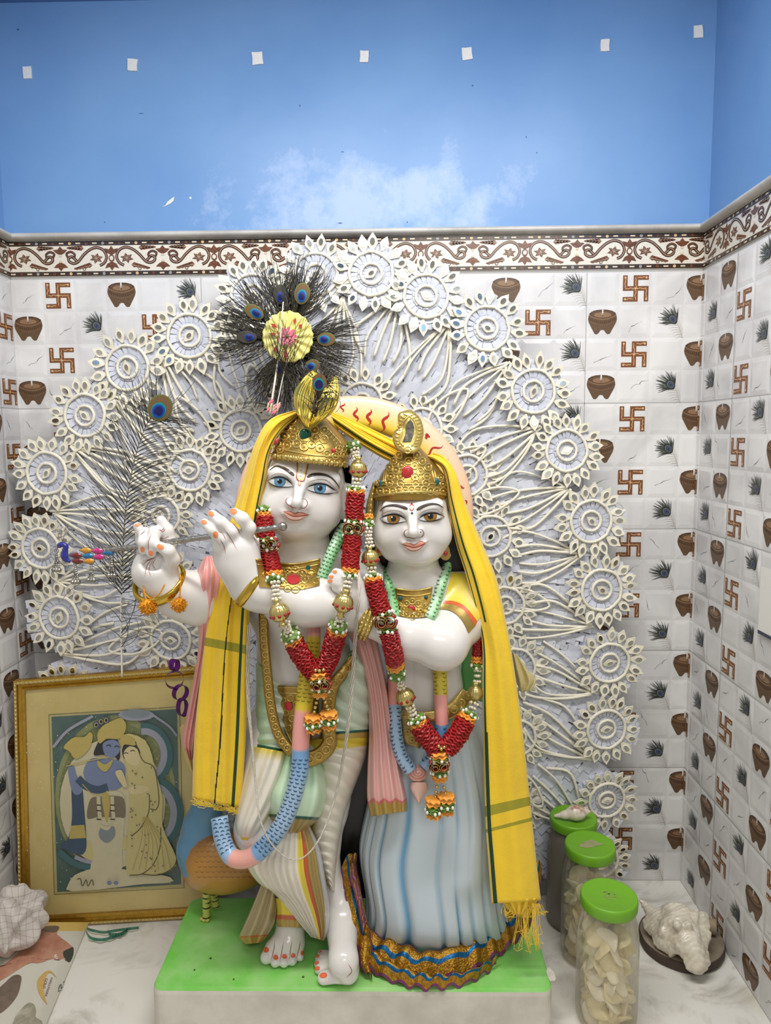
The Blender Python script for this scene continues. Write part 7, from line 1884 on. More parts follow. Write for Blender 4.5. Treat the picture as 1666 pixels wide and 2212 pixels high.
for cx, cy, r in ((1130, 640, 250), (1190, 1260, 300)):
    stroke('teal', [(cx + r * 1.08 * math.cos(t), cy + r * 1.2 * math.sin(t)) for t in np.linspace(-1.7, 1.4, 12)], 16); stroke('lil', [(cx + r * .86 * math.cos(t), cy + r * 1.0 * math.sin(t)) for t in np.linspace(-1.7, 1.4, 12)], 14)
shp('lil', ellp(1050, 220, 190, 60), False); shp('grey', ellp(1050, 205, 150, 50), False)
stroke('lil', [(170, 560), (330, 380), (590, 230)], 6); stroke('lil', [(1230, 220), (1400, 340), (1480, 440)], 5)
stroke('teal', [(230, 1660), (380, 1780), (560, 1840)], 14); stroke('lil', [(400, 1720), (500, 1760), (590, 1780)], 9)
shp('white', [(330, 2010), (420, 1900), (700, 1830), (1100, 1880), (1400, 1930), (1420, 1990), (1100, 2010), (700, 2060), (340, 2080)])
# the two figures of the print
shp('cream', [(520, 1560), (500, 1700), (480, 1690), (600, 1760), (900, 1650), (960, 1640), (940, 1500)]); shp('white', [(480, 1000), (620, 1040), (900, 1040), (930, 1300), (900, 1600), (900, 1850), (760, 1900), (560, 1850), (600, 1700), (520, 1400)])
shp('dblue', [(370, 940), (470, 960), (500, 1200), (520, 1500), (520, 1640), (460, 1700), (300, 1640), (240, 1600), (330, 1520), (370, 1300)]); shp('gold', [(360, 1390), (500, 1380), (520, 1520), (340, 1530)], False)
shp('blue', [(330, 770), (390, 760), (420, 860), (480, 960), (470, 1040), (400, 1060), (350, 950)]); shp('blue', [(490, 830), (560, 690), (700, 680), (860, 700), (930, 770), (920, 940), (830, 1010), (700, 1000), (560, 950)])
stroke('dblue', [(430, 890), (520, 970), (640, 1010), (750, 980)], 17); stroke('gold', [(480, 950), (580, 1050), (680, 1060), (750, 1020)], 2)
shp('brown', [(560, 1120), (650, 1080), (880, 1080), (930, 1150), (930, 1300), (860, 1300), (640, 1300), (530, 1310)]); shp('gold', [(690, 1060), (760, 1060), (770, 1200), (740, 1360), (700, 1200)])
for x in (650, 795):
    stroke('white', [(x, 1080), (x + 5, 1200), (x + 20, 1340)], 8)
    for y in (1170, 1230, 1320): stroke('dark', [(x - 20, y), (x + 30, y + 4)], 2.5, 4)
shp('white', [(660, 1370), (740, 1400), (790, 1360), (760, 1440), (700, 1440)]); shp('grey', [(670, 1420), (740, 1440), (810, 1400), (820, 1500), (740, 1570), (660, 1510)])
shp('dark', [(640, 520), (700, 460), (850, 480), (880, 640), (860, 700), (820, 660), (700, 640), (600, 640)]); shp('blue', [(700, 520), (800, 480), (870, 520), (870, 610), (800, 670), (720, 640)])
shp('gold', [(640, 420), (700, 330), (820, 270), (890, 250), (940, 310), (930, 400), (870, 470), (740, 470), (660, 520)]); shp('gold', [(640, 700), (720, 740), (800, 690), (780, 760), (720, 820), (650, 770)]); shp('gold', [(280, 560), (380, 460), (500, 450), (560, 400), (590, 440), (560, 560), (480, 650), (400, 680), (340, 600)])
stroke('gold', [(310, 760), (500, 715), (760, 660)], 2.2)
for x, y in ((630, 320), (680, 285), (735, 270)): shp('dblue', ellp(x, y, 36, 36), False); shp('gold', ellp(x - 4, y + 4, 22, 26), False); shp('dark', ellp(x - 2, y + 4, 15, 18), False)
for x, y in ((760, 545), (845, 555)): stroke('dark', [(x - 26, y), (x, y - 10), (x + 26, y + 4)], 1.6, 8)
shp('cream', [(890, 430), (1000, 420), (1140, 480), (1210, 620), (1250, 800), (1330, 1100), (1330, 1400), (1480, 1750), (1380, 1880), (1100, 1910), (950, 1900), (960, 1500), (980, 1100), (950, 800), (900, 600)]); shp('dark', [(900, 600), (930, 520), (1020, 500), (1090, 600), (1070, 660), (960, 620), (930, 690)])
shp('skin', [(920, 610), (980, 550), (1060, 580), (1090, 680), (1060, 750), (990, 740), (930, 680)]); shp('gold', [(890, 440), (960, 430), (1040, 480), (1040, 540), (940, 530), (880, 540)]); shp('skin', [(980, 980), (1100, 960), (1190, 1000), (1100, 1050), (990, 1050)]); shp('skin', [(830, 820), (900, 810), (950, 960), (920, 980), (860, 900)])
for x, y in ((940, 625), (1010, 600)): stroke('dark', [(x - 24, y + 2), (x, y - 8), (x + 26, y)], 1.6, 8)
for p in ([(1040, 500), (1120, 700), (1240, 780), (1290, 1100), (1260, 1220), (1200, 1210)], [(1190, 1060), (1180, 1250), (1090, 1420), (1000, 1500)], [(1310, 1410), (1300, 1620), (1230, 1800), (1110, 1900), (980, 1915)], [(1110, 1905), (1300, 1910), (1440, 1830), (1480, 1750)]): stroke('line', p, 1.8)
for i in range(7): stroke('gold', [(1120 + i * 8, 1300), (1100 + i * 40, 1560), (1010 + i * 68, 1860)], 1.3)
for i in range(46):
    x, y = random.uniform(980, 1400), random.uniform(700, 1880)
    if x < 1250 + max(0, y - 1300) * .3: shp('brown', ellp(x, y, 9, 9, 8), False)
stroke('line', [(425, 1960), (460, 1950), (480, 2030), (520, 1960), (540, 2030), (580, 1960), (600, 2020)], 2.2); 
for x in (765, 835): shp('blue', ellp(x, 1995, 26, 24, 8), False)
mb.build('print', PM, pic, False)
M_GLASS = bpy.data.materials.new('picture_glass'); M_GLASS.use_nodes = True
def thin_glass(m, tint, milk, rough, milkcol, refl=.08):
    N, L = nodes(m); out = N['Material Output']; b = N['Principled BSDF']; N.remove(b)
    tr = N.new('ShaderNodeBsdfTransparent'); tr.inputs['Color'].default_value = (*tint, 1)
    df = N.new('ShaderNodeBsdfDiffuse'); df.inputs['Color'].default_value = (*milkcol, 1)
    gl = N.new('ShaderNodeBsdfGlossy'); gl.inputs['Roughness'].default_value = rough; gl.inputs['Color'].default_value = (1, 1, 1, 1)
    m1 = N.new('ShaderNodeMixShader'); m1.inputs[0].default_value = milk; L.new(tr.outputs[0], m1.inputs[1]); L.new(df.outputs[0], m1.inputs[2])
    lw = N.new('ShaderNodeLayerWeight'); lw.inputs['Blend'].default_value = .25
    mm = N.new('ShaderNodeMath'); mm.operation = 'MULTIPLY_ADD'; mm.inputs[1].default_value = .35; mm.inputs[2].default_value = refl * .4; L.new(lw.outputs['Fresnel'], mm.inputs[0])
    m2 = N.new('ShaderNodeMixShader'); L.new(mm.outputs[0], m2.inputs[0]); L.new(m1.outputs[0], m2.inputs[1]); L.new(gl.outputs[0], m2.inputs[2])
    L.new(m2.outputs[0], out.inputs['Surface'])
thin_glass(M_GLASS, (.97, .97, .94), .05, .05, rgb(200, 190, 150), .06)
mb = MB(); mb.add([tuple(corner(i, .022, -.0035)) for i in range(4)], [(3, 2, 1, 0)], 0)
rnd = random.Random(12)
for i in range(230):                                        # dust flecks on the glass
    x = 60 + (rnd.random() ** 1.6) * 330; y = rnd.uniform(1500, 1960); q = art(x, y); q = q + fn * .0062; r = rnd.uniform(.0004, .0012); e = fx.cross(fn)
    mb.add([tuple(q + fx * (r * math.cos(t)) + e * (r * 1.3 * math.sin(t))) for t in np.linspace(0, 2 * PI, 7)[:-1]], [list(range(6))], 1)
mb.build('glass', [M_GLASS, mat('dust_fleck', rgb(214, 208, 180), .9)], pic, False)
# green translucent strip crumpled under the frame
M_GRP = mat('green_glass_foil', rgb(40, 110, 84), .12, trans=.4, coat=.5)
mb = MB()
for pts, w in (([(186, 2012), (196, 2026), (222, 2030), (250, 2022), (276, 2010)], 7), ([(188, 2006), (200, 2010), (225, 2014), (250, 2010), (300, 2004)], 6), ([(233, 2010), (240, 2020), (262, 2018), (276, 2008)], 9)):
    a = spline(pts, 26); mb.grid([[tuple(PZ(x, y - w / 2 * q, .004 + .004 * abs(math.sin(i * .5)) + (.006 if q > 0 else 0))) for q in (-1, 1)] for i, (x, y) in enumerate(a)], 0)
single(mb, 'green_ribbon', M_GRP, 'glossy green ribbon strip lying crumpled under the picture frame', 'ribbon')

# ================================================================== printed bag and checked cloth at the left
M_BAG = mat('bag_white', rgb(208, 204, 190), .7, var=.4, vscale=6, col2=rgb(190, 186, 172), bump=.15, bscale=18, dist=.01)
M_BAGY = mat('bag_hem_yellow', rgb(206, 176, 96), .75); M_BAGB = mat('bag_print_brown', rgb(120, 104, 88), .7, var=.7, vscale=40, col2=rgb(90, 76, 62)); M_BAGP = mat('bag_print_pink', rgb(190, 142, 116), .7, var=.8, vscale=24, col2=rgb(158, 98, 76))
M_BAGO = mat('bag_print_ochre', rgb(196, 162, 92), .7); M_BAGV = mat('bag_print_violet', rgb(128, 84, 108), .7); M_BAGG = mat('bag_print_grey', rgb(140, 136, 116), .7, var=.9, vscale=30, col2=rgb(196, 190, 170)); M_BAGK = mat('bag_print_dark', rgb(66, 66, 60), .7)
BZ = .034
def bagp(x, y, h=0.0):
    """Point on the upper face of the bag, which sags from its folded middle to the edges."""
    e = clamp((187 - (y - 2003) * .42 - x) / 60, 0, 1)
    return PZ(x, y, .006 + (BZ - .006) * math.sin(e * PI / 2) + .004 * math.sin(x * .05 + y * .03) * e + h)
bag = thing('printed_bag', 'flat white printed fabric bag with a yellow hem lying in front of the picture', 'bag', tuple(PZ(60, 2110, 0)))
mb = MB(); G = []
for i in range(40):
    y = 1992 + i * 6.4; xr = 187 - (y - 2003) * .42; G.append([tuple(bagp(xr - (xr + 95) * j / 36, y + 8 * (1 - i / 39) * (0 if j < 20 else 0))) for j in range(37)])
G = np.array(G); lowG = G.copy(); lowG[..., 2] = .002
xmin = XL + .006
G[..., 0] = np.maximum(G[..., 0], xmin); lowG[..., 0] = np.maximum(lowG[..., 0], xmin)
mb.grid(G, lambda i, j: 1 if (i < 3) else 0); mb.grid(lowG, 0)
for k in (0, -1): mb.grid(np.stack([G[k], lowG[k]]), 1 if k == 0 else 0)
for k in (0, -1): mb.grid(np.stack([G[:, k], lowG[:, k]]), 0)
mb.build('bag_body', [M_BAG, M_BAGY], bag)
S1 = lambda x, y: (x * .198, 1880 + y * .198)
class BagPaint:
    @staticmethod
    def hit(x, y, lift=.0008): return bagp(x, y, lift)
def bagshape(pts, mi, lift=.0008, n=40):
    p = spline([S1(*q) for q in pts], n, True); c = p.mean(0); mbb = MB()
    rings = [[tuple(bagp(*(c + (q - c) * f), lift)) for q in p] for f in (1, .75, .5, .25, .02)]
    return mbb.grid(rings, 0, cv=True)
bagshape([(470, 620), (640, 610), (610, 680), (700, 760), (780, 820), (800, 900), (760, 1000), (700, 960), (600, 950), (440, 1010), (330, 1010), (200, 1080), (60, 1170), (-200, 1300), (-200, 1100), (0, 1060), (300, 800)], 0).build('print_hands', M_BAGP, bag)
bagshape([(470, 615), (640, 610), (600, 675), (450, 650)], 0, .0012).build('print_cuff', M_BAGB, bag); bagshape([(690, 890), (760, 850), (800, 840), (800, 920), (760, 1000), (710, 960)], 0, .0012).build('print_stone', M_BAGK, bag)
bagshape([(-40, 1330), (60, 1220), (140, 1150), (210, 1140), (235, 1180), (200, 1340), (120, 1460), (0, 1560), (-100, 1560)], 0).build('print_pendant', M_BAGB, bag)
mb = MB()
for q in ((190, 1160, 20), (90, 1240, 26)): pass
bagshape([(150, 1640), (190, 1560), (300, 1450), (370, 1460), (395, 1540), (390, 1600), (460, 1650), (440, 1720), (150, 1720)], 0).build('print_ring', M_BAGG, bag)
mb = MB(); a = [(620, 1170), (560, 1105), (500, 1110), (430, 1190), (420, 1280), (450, 1370), (515, 1465)]
q = spline([S1(*z) for z in a], 44); t = np.gradient(q, axis=0); t /= np.linalg.norm(t, axis=1)[:, None]; nn = np.stack([-t[:, 1], t[:, 0]], 1)
w = np.interp(np.linspace(0, 1, 44), [0, .25, .5, .75, 1], [.5, 4, 13, 8, .6]); rnd = random.Random(6)
mb.grid([[tuple(bagp(*(q[i] + nn[i] * (u * w[i] * (1 + (.22 * (i % 2)) * (u < 0)) )), .0009)) for u in (-1.0, -.3, .25)] for i in range(44)], 0)
mb.build('print_laurel', M_BAGO, bag)
def bagtext(s, p0, p1, h, m_, name):
    cu = bpy.data.curves.new('t', 'FONT'); cu.body = s; cu.size = 1; ob = bpy.data.objects.new('t', cu); COL.objects.link(ob)
    me = bpy.data.meshes.new_from_object(ob.evaluated_get(bpy.context.evaluated_depsgraph_get())); bpy.data.objects.remove(ob)
    V = np.array([v.co[:] for v in me.vertices]); F = [list(p.vertices) for p in me.polygons]; bpy.data.meshes.remove(me)
    wx = V[:, 0].max(); p0, p1 = np.array(p0, float), np.array(p1, float); d = (p1 - p0) / wx; up = np.array((d[1], -d[0])); up = up / np.linalg.norm(up) * h
    mbb = MB(); mbb.add([tuple(bagp(*(p0 + d * x + up * y), .0012)) for x, y, z in V], F); return mbb.build(name, m_, bag, False)
bagtext('HALLMARK', S1(556, 1165), S1(484, 1375), 7.5, M_BAGV, 'lettering'); bagtext('GOLD', S1(498, 1172), S1(466, 1282), 8.0, M_BAGV, 'lettering')
mb = MB()
for p in ([(640, 1300), (650, 1260), (670, 1245), (665, 1290), (690, 1270)], [(632, 1318), (660, 1310)], [(690, 1225), (706, 1210)]):
    z = spline([S1(*k) for k in p], 14); t = np.gradient(z, axis=0); t /= np.linalg.norm(t, axis=1)[:, None] + 1e-9; nn = np.stack([-t[:, 1], t[:, 0]], 1)
    mb.grid([[tuple(bagp(*(z[i] + nn[i] * u), .0012)) for u in (-.8, .8)] for i in range(14)], 0)
mb.build('lettering', M_BAGK, bag, False)
# crumpled checked cloth
def check_cloth():
    m = mat('checked_cloth', rgb(202, 192, 184), .85, sheen=.2); N, L = nodes(m); b = N['Principled BSDF']
    a = N.new('ShaderNodeAttribute'); a.attribute_name = 'weave'; sp = N.new('ShaderNodeSeparateXYZ'); L.new(a.outputs['Vector'], sp.inputs[0]); last = None
    for k, o_ in enumerate(('X', 'Y')):
        f = N.new('ShaderNodeMath'); f.operation = 'FRACT'; L.new(sp.outputs[o_], f.inputs[0]); g = N.new('ShaderNodeMath'); g.operation = 'LESS_THAN'; g.inputs[1].default_value = .14; L.new(f.outputs[0], g.inputs[0])
        if last is None: last = g
        else:
            s_ = N.new('ShaderNodeMath'); s_.operation = 'ADD'; L.new(last.outputs[0], s_.inputs[0]); L.new(g.outputs[0], s_.inputs[1]); last = s_
    mu = N.new('ShaderNodeMath'); mu.operation = 'MULTIPLY'; mu.inputs[1].default_value = .45; L.new(last.outputs[0], mu.inputs[0])
    x = N.new('ShaderNodeMix'); x.data_type = 'RGBA'; x.inputs['A'].default_value = (*rgb(202, 192, 184), 1); x.inputs['B'].default_value = (*rgb(150, 138, 132), 1); L.new(mu.outputs[0], x.inputs['Factor']); L.new(x.outputs['Result'], b.inputs['Base Color']); return m
cc = Vector((-.792, -.285, .085))
from mathutils import noise as MN
mb = MB(); nu, nv = 150, 90; G = []; uvw = []; rnd = random.Random(17)
FOLDS = [(Vector((rnd.gauss(0, 1), rnd.gauss(0, 1), rnd.gauss(0, .7))).normalized(), rnd.uniform(-.6, .6), rnd.uniform(.07, .22), rnd.uniform(.05, .13), rnd.uniform(0, 6)) for _ in range(13)]
for i in range(nv):
    ph = PI * (i + .5) / nv; row = []
    for j in range(nu):
        th = 2 * PI * j / nu; d = Vector((math.sin(ph) * math.cos(th), math.sin(ph) * math.sin(th), math.cos(ph)))
        w1 = MN.noise(d * 1.3 + Vector((3.1, 1.7, .4))); r = .86 + .16 * w1
        for n_, c_, s_, a_, o_ in FOLDS:
            t_ = d.dot(n_) - c_ + .12 * math.sin(3 * d.x + o_) + .1 * math.sin(4 * d.y + 2 * o_); r += a_ * math.exp(-(t_ / s_) ** 2) - .5 * a_ * math.exp(-((t_ - 1.7 * s_) / s_) ** 2)
        p = Vector((d.x * .066 * r, d.y * .075 * r, d.z * .072 * r * (1 if d.z > 0 else .65)))
        row.append(tuple(cc + p)); uvw.append((d.x * 5.5 + d.y * 2 + r * 2, (d.z * 5.5 + d.y * 2) + r * 3, 0))
    G.append(row)
G = np.array(G); G[..., 0] = np.maximum(G[..., 0], XL + .006)
mb.grid(G, 0, cv=True, capu=True)
o = single(mb, 'checked_cloth', check_cloth(), 'crumpled grey checked cloth lying on the printed bag in the corner', 'cloth')
at_ = o.data.attributes.new('weave', 'FLOAT_VECTOR', 'POINT'); at_.data.foreach_set('vector', np.array(uvw, np.float32).ravel())

# ================================================================== jars, shells and the grinding stone at the right
M_LID = mat('lid_green', rgb(112, 172, 34), .36, var=.35, vscale=18, col2=rgb(92, 148, 26), bump=.08, bscale=60)
M_LIDW = mat('lid_worn', rgb(140, 146, 92), .7, var=.9, vscale=60, col2=rgb(160, 156, 120))
def jar_mat(name, tint, milk, milkcol):
    m = bpy.data.materials.new(name); m.use_nodes = True; thin_glass(m, tint, milk, .12, milkcol, .10); return m
M_JAR = jar_mat('jar_plastic', (.95, .94, .90), .17, rgb(206, 198, 176)); M_JARG = jar_mat('jar_plastic_dusty', (.80, .78, .74), .62, rgb(140, 132, 120))
M_SUG = mat('sugar_cream', rgb(238, 226, 184), .5, var=.5, vscale=40, col2=rgb(224, 208, 160), sss=.15); M_SUG2 = mat('sugar_white', rgb(240, 234, 212), .5, var=.5, vscale=40, col2=rgb(226, 214, 178), sss=.15)
def sugar_mesh(seed):
    rnd = random.Random(seed); mbx = MB(); nu, nv = 22, 12; G = []
    ph1, ph2 = rnd.uniform(0, 6), rnd.uniform(0, 6)
    for i in range(nv + 1):
        ph = PI * i / nv
        G.append([(.0215 * math.sin(ph) * math.cos(t) * (1 + .12 * math.cos(2 * t + ph1) + .05 * math.cos(5 * t + ph2)), .0185 * math.sin(ph) * math.sin(t) * (1 + .08 * math.cos(3 * t + ph2)), .0062 * math.cos(ph) + .006 * math.sin(ph) ** 2 * math.cos(2 * t + ph1) + .002 * math.sin(4 * t + ph2) * math.sin(ph)) for t in np.linspace(0, 2 * PI, nu + 1)[:-1]])
    me_o = mbx.grid(G, 0, cv=True).build('sugar_sweet', M_SUG if seed % 2 else M_SUG2); me = me_o.data; bpy.data.objects.remove(me_o); return me
SUG = [sugar_mesh(i) for i in range(4)]
LIDZ = .258
JW = ('nearest green lidded jar', 'middle green lidded jar')
def jar(x, y, label, worn, glass, sweets, n_lay, grp='clear sweet jars with green screw lids'):
    c = PZ(x, y, LIDZ); j = thing('plastic_jar', label, 'jar', (c.x, c.y, 0), grp)
    prof = [(.002, .003), (.044, .002), (.053, .005), (.0570, .014), (.0580, .03), (.0580, .140), (.0575, .165), (.0560, .185), (.0530, .203), (.0495, .220), (.0470, .233), (.0465, .250)]
    mb = MB(); mb.lathe(prof, (c.x, c.y, 0), (0, 0, 1), 72, 0, (1, 0, 0), lambda a, i: 1 + .010 * np.cos(24 * a) * (7 <= i <= 10) + .004 * np.cos(7 * a) * (3 <= i <= 6)); mb.build('body', glass, j)
    lp = [(.046, .236), (.0515, .2355), (.0525, .238), (.0527, .252), (.0520, .2565), (.0500, .2585), (.0470, .2578), (.0455, .2572), (.001, .2572)]
    mb = MB(); mb.lathe(lp, (c.x, c.y, 0), (0, 0, 1), 120, 0, (1, 0, 0), lambda a, i: 1 + .006 * np.cos(60 * a) * (2 <= i <= 3)); lid = mb.build('lid', M_LID, j)
    if worn:
        mb = MB(); rnd = random.Random(int(x))
        if worn == 1:
            pts = [(.022 * math.cos(t) * (1 + .35 * math.cos(3 * t + 1) + rnd.uniform(-.1, .1)), .014 * math.sin(t) * (1 + .3 * math.sin(2 * t) + rnd.uniform(-.1, .1))) for t in np.linspace(0, 2 * PI, 25)[:-1]]
            mb.add([(c.x + u, c.y + v, .2576) for u, v in pts], [list(range(24))])
        else:
            for k in range(24):
                u, v = rnd.uniform(-.012, .012), rnd.uniform(-.014, .014); s1, s2 = rnd.uniform(.001, .004), rnd.uniform(.0005, .0015)
                mb.add([(c.x + u - s1, c.y + v - s2, .2576), (c.x + u + s1, c.y + v - s2 * .5, .2576), (c.x + u + s1, c.y + v + s2, .2576), (c.x + u - s1, c.y + v + s2 * .6, .2576)], [(0, 1, 2, 3)])
        mb.build('worn_patch', M_LIDW, lid, False)
    rnd = random.Random(int(x) + 5)
    for L_ in range(n_lay):
        for k in range(7):
            a = 2 * PI * (k + .5 * (L_ % 2)) / 7 + rnd.uniform(-.15, .15); r = .031
            o = bpy.data.objects.new('sugar_sweet', SUG[rnd.randrange(4)]); COL.objects.link(o)
            o.location = (c.x + r * math.cos(a), c.y + r * math.sin(a), .022 + L_ * .0205 + rnd.uniform(-.004, .004))
            o.rotation_euler = (rnd.uniform(-.5, .5) + 1.1 * math.sin(a), rnd.uniform(-.5, .5) + 1.1 * math.cos(a), rnd.uniform(0, 6))
            s_ = rnd.uniform(.95, 1.08); o.scale = (s_, s_, s_); tag(o, 'cream sugar sweet packed inside the ' + sweets, 'sweet', 'sugar sweets in the ' + sweets)
    return j, c
jar(1316, 1932, 'clear jar of cream sweets with a green lid, nearest of three', 2, M_JAR, JW[0], 9)
jar(1275, 1822, 'clear jar of cream sweets, middle of three, green lid with a worn grey patch', 1, M_JAR, JW[1], 8)
jb, jc = jar(1239, 1763, 'dusty grey jar with a green lid carrying a small conch, rearmost of three', 0, M_JARG, '', 0)
M_WICK = mat('wick_cotton', rgb(142, 132, 116), .95, var=.8, vscale=60, col2=rgb(104, 96, 84))
mb = MB(); rnd = random.Random(3)
for i in range(150):
    a, r = rnd.uniform(0, 2 * PI), .050 * math.sqrt(rnd.random()); x, y = jc.x + r * math.cos(a), jc.y + r * math.sin(a)
    z0 = rnd.uniform(.012, .1); mb.tube([(x, y, z0), (x + rnd.uniform(-.003, .003), y, z0 + .05), (x + rnd.uniform(-.004, .004), y + rnd.uniform(-.003, .003), z0 + rnd.uniform(.07, .1))], .0026, 5, 0)
o = single(mb, 'wick_bundle', M_WICK, 'bundle of grey cotton wicks inside the dusty rear jar', 'wicks'); o['kind'] = 'stuff'
# small conch on the rear lid
M_CON = colored('conch_shell', .3, .2, .25, 60)
cb = Vector((jc.x - .004, jc.y - .012, .2585)); FH = Field(cb + Vector((-.06, -.04, -.004)), cb + Vector((.06, .04, .06)), .0014)
FH.chain([cb + Vector(q) for q in ((-.040, 0, .007), (-.020, -.003, .011), (.000, -.004, .016))], [.0035, .008, .0155], .006)
FH.ell(cb + Vector((.008, -.004, .017)), (.021, .017, .0165), .006)
for dx, r in ((.020, .0125), (.027, .0092), (.0325, .0062), (.037, .0036)): FH.ell(cb + Vector((dx, -.001, .0175)), (r * .62, r, r), .0012)
V, Q = FH.mesh(); V[:, 2] = np.maximum(V[:, 2], .2586); mb = MB(); mb.add(V, Q); base = V.copy()
o = single(mb, 'small_conch', M_CON, 'small white and brown conch shell resting on the rear green lid', 'shell')
cs = []
for v in base:
    n = MN.noise(Vector(v) * 130); t = clamp((v[2] - .283) * 70 + n * .9, 0, 1); cs.append(lerp(rgb(226, 214, 196), rgb(150, 92, 52), t))
setcol(o, cs)
# grinding stone slab, sandalwood stick, big spider conch
M_SLAB = mat('slab_top', rgb(148, 136, 116), .8, var=.9, vscale=16, col2=rgb(112, 100, 84), bump=.4, bscale=50); M_SLABR = mat('slab_rim', rgb(74, 60, 50), .75, var=.7, vscale=30, col2=rgb(48, 40, 34), bump=.4, bscale=60)
sc_ = Vector((.664, -.232, 0)); sR = .0885
mb = MB(); mb.lathe([(.002, .001), (sR * .96, .001), (sR, .006), (sR, .020), (sR * .975, .0245), (sR * .80, .0240), (sR * .55, .0225), (.001, .0220)], sc_, (0, 0, 1), 80, lambda i, j: 1 if i < 4 else 0, (1, 0, 0), lambda a, i: 1 + .006 * np.cos(5 * a + 1) + .003 * np.cos(13 * a))
single(mb, 'grinding_slab', [M_SLAB, M_SLABR], 'round brown stone grinding slab on the marble floor beside the right wall', 'slab')
M_SAN = mat('sandalwood', rgb(158, 142, 118), .8, var=.8, vscale=22, col2=rgb(128, 112, 90), bump=.3, bscale=60)
sa, sb = PZ(1490, 1992, .042), PZ(1547, 2003, .042); mb = MB(); n = 12
mb.tube([sa.lerp(sb, i / (n - 1)) for i in range(n)], [.0165 * (1 + .03 * math.sin(i * 2)) for i in range(n)], 16, 0)
single(mb, 'sandalwood_stick', M_SAN, 'short sandalwood stick lying on the stone slab behind the spiky conch', 'stick')
pc_ = lambda x, y, z: PZ(1360 + .1837 * x, 1880 + .1837 * y, z)
z0 = .046
FH = Field((.53, -.40, .020), (.76, -.10, .13), .0020)
FH.chain([pc_(520, 560, .072), pc_(600, 700, .074), pc_(680, 850, .066), pc_(760, 990, .052), pc_(800, 1090, .042)], [.030, .034, .028, .020, .011], .015)
FH.chain([pc_(800, 600, .070), pc_(830, 760, .064), pc_(840, 900, .054)], [.019, .018, .013], .015)
FH.chain([pc_(380, 620, .060), pc_(420, 800, .050), pc_(520, 960, .040)], [.024, .020, .012], .02)
FH.chain([pc_(700, 1060, .040), pc_(790, 1110, .036), pc_(870, 1060, .042)], [.012, .015, .012], .012)
FH.cap(pc_(880, 1020, .045), pc_(935, 1095, .040), .009, .002, .008)
FH.chain([pc_(340, 570, .066), pc_(250, 490, .068), pc_(180, 400, .074), pc_(125, 345, .082)], [.016, .0085, .0045, .0018], .012)
FH.chain([pc_(330, 660, .056), pc_(240, 620, .054), pc_(168, 595, .056)], [.016, .009, .002], .012)
FH.chain([pc_(340, 720, .050), pc_(260, 695, .046), pc_(185, 672, .046)], [.014, .008, .002], .012)
for x, y, z, r in ((480, 470, .094, .011), (570, 455, .100, .013), (650, 500, .104, .012), (750, 545, .098, .011), (850, 560, .088, .013), (560, 640, .108, .009), (690, 640, .108, .008), (430, 620, .088, .009), (400, 720, .076, .009)): FH.ell(pc_(x, y, z), (r, r, r), .012)
for x, y, z, tx, ty, tz, r in ((855, 560, .084, 905, 530, .092, .008), (880, 660, .076, 930, 650, .080, .007), (760, 520, .094, 790, 470, .106, .008), (620, 470, .100, 640, 415, .112, .008), (500, 480, .090, 490, 420, .104, .008), (890, 760, .068, 935, 770, .070, .006)): FH.cap(pc_(x, y, z), pc_(tx, ty, tz), r, .003, .008)
FH.ell(pc_(760, 1095, .037), (.019, .016, .0065), .008)
for k in range(5): FH.cap(pc_(690 + 40 * k, 1120 + 12 * math.sin(k * .8), .036), pc_(680 + 46 * k, 1160 + 18 * math.sin(k * .8), .034), .0045, .0020, .004)
FH.ell(pc_(590, 1050, .034), (.015, .018, .014), .005, sub=True)
V, Q = FH.mesh(); V = smooth_mesh(V, Q, 1); Vn = V.copy()
axd = (pc_(800, 1090, .04) - pc_(520, 560, .07)).normalized(); o0 = pc_(520, 560, .07); cs = []; cen = Vector((.66, -.24, .05))
for i, v in enumerate(V):
    s_ = (Vector(v) - o0).dot(axd); d = (Vector(v) - o0) - axd * s_; g = math.sin(s_ * 720 + 3 * MN.noise(Vector(v) * 45)); f = .0005 * g + .0026 * MN.noise(Vector(v) * 62) + .0012 * MN.noise(Vector(v) * 150)
    Vn[i] = v + np.array(d.normalized()) * f
    cs.append(lerp(rgb(222, 214, 196), rgb(176, 164, 142), clamp(.22 + .5 * MN.noise(Vector(v) * 38) - g * .12, 0, 1)))
Vn[:, 2] = np.maximum(Vn[:, 2], .0248)
mb = MB(); mb.add(Vn, Q); o = single(mb, 'spider_conch', M_CON, 'large white spiky conch shell lying on the round stone slab', 'shell'); setcol(o, cs)
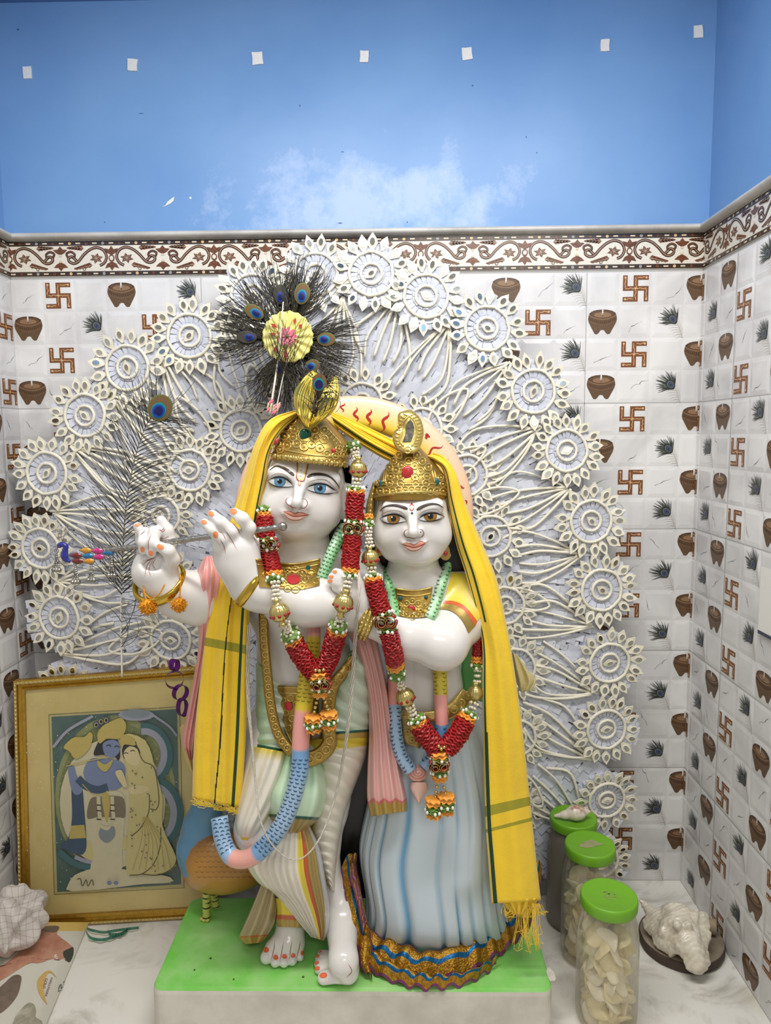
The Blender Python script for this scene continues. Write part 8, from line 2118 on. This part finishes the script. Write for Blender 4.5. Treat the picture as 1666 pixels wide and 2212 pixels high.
# white paper card on the right wall
mb = MB(); y0 = -.334; xw = XR - .004
mb.add([(xw - .004, y0 - .002, .74), (xw - .010, y0 - .22, .745), (xw - .010, y0 - .22, .872), (xw - .004, y0 - .002, .870)], [(0, 1, 2, 3)], 0)
mb.add([(xw, y0, .74), (xw - .004, y0 - .22, .745), (xw - .004, y0 - .22, .872), (xw, y0, .870)], [(3, 2, 1, 0)], 0)
mb.add([(xw - .0045, y0 - .002, .738), (xw - .0105, y0 - .22, .743), (xw - .0105, y0 - .22, .750), (xw - .0045, y0 - .002, .745)], [(0, 1, 2, 3)], 1)
single(mb, 'wall_card', [mat('card_white', rgb(232, 230, 224), .6), mat('card_edge', rgb(60, 66, 80), .6)], 'white card with a dark lower edge fixed on the right tiled wall', 'card', smooth=False)
EXPO = 0.0
WORLD_C, WORLD_S = (1.0, .97, .92), .42
LIGHTS = [('ceiling_lamp', (.05, -.95, 2.098), (.05, -.75, 1.1), 1.3, .14, 25, (1, .975, .94)),
          ('front_fill', (.7, -3.0, 2.45), (0, 0, .9), 1.2, .5, 14, (1, .97, .92))]  # second one is an added, unseen fill light from the front
# ================================================================== light
SC.view_settings.view_transform = 'Standard'; SC.view_settings.look = 'None'; SC.view_settings.gamma = 1; SC.view_settings.use_curve_mapping = False
SC.view_settings.exposure = EXPO
w = bpy.data.worlds.new('world'); SC.world = w; w.use_nodes = True
w.node_tree.nodes['Background'].inputs['Color'].default_value = (*WORLD_C, 1); w.node_tree.nodes['Background'].inputs['Strength'].default_value = WORLD_S
def area(name, loc, target, sx, sy, power, col, spread=PI):
    l = bpy.data.lights.new(name, 'AREA'); l.shape = 'RECTANGLE'; l.size = sx; l.size_y = sy; l.energy = power; l.color = col; l.spread = spread
    o = bpy.data.objects.new(name, l); COL.objects.link(o); o.location = loc
    o.rotation_euler = (Vector(target) - Vector(loc)).to_track_quat('-Z', 'Y').to_euler()
    o.visible_camera = True
    return o
for a in LIGHTS: area(*a)
SC.cycles.max_bounces = 8; SC.cycles.diffuse_bounces = 4; SC.cycles.glossy_bounces = 3; SC.cycles.transmission_bounces = 6; SC.cycles.transparent_max_bounces = 12
SC.cycles.use_denoising = True
SC.cycles.sample_clamp_indirect = 6
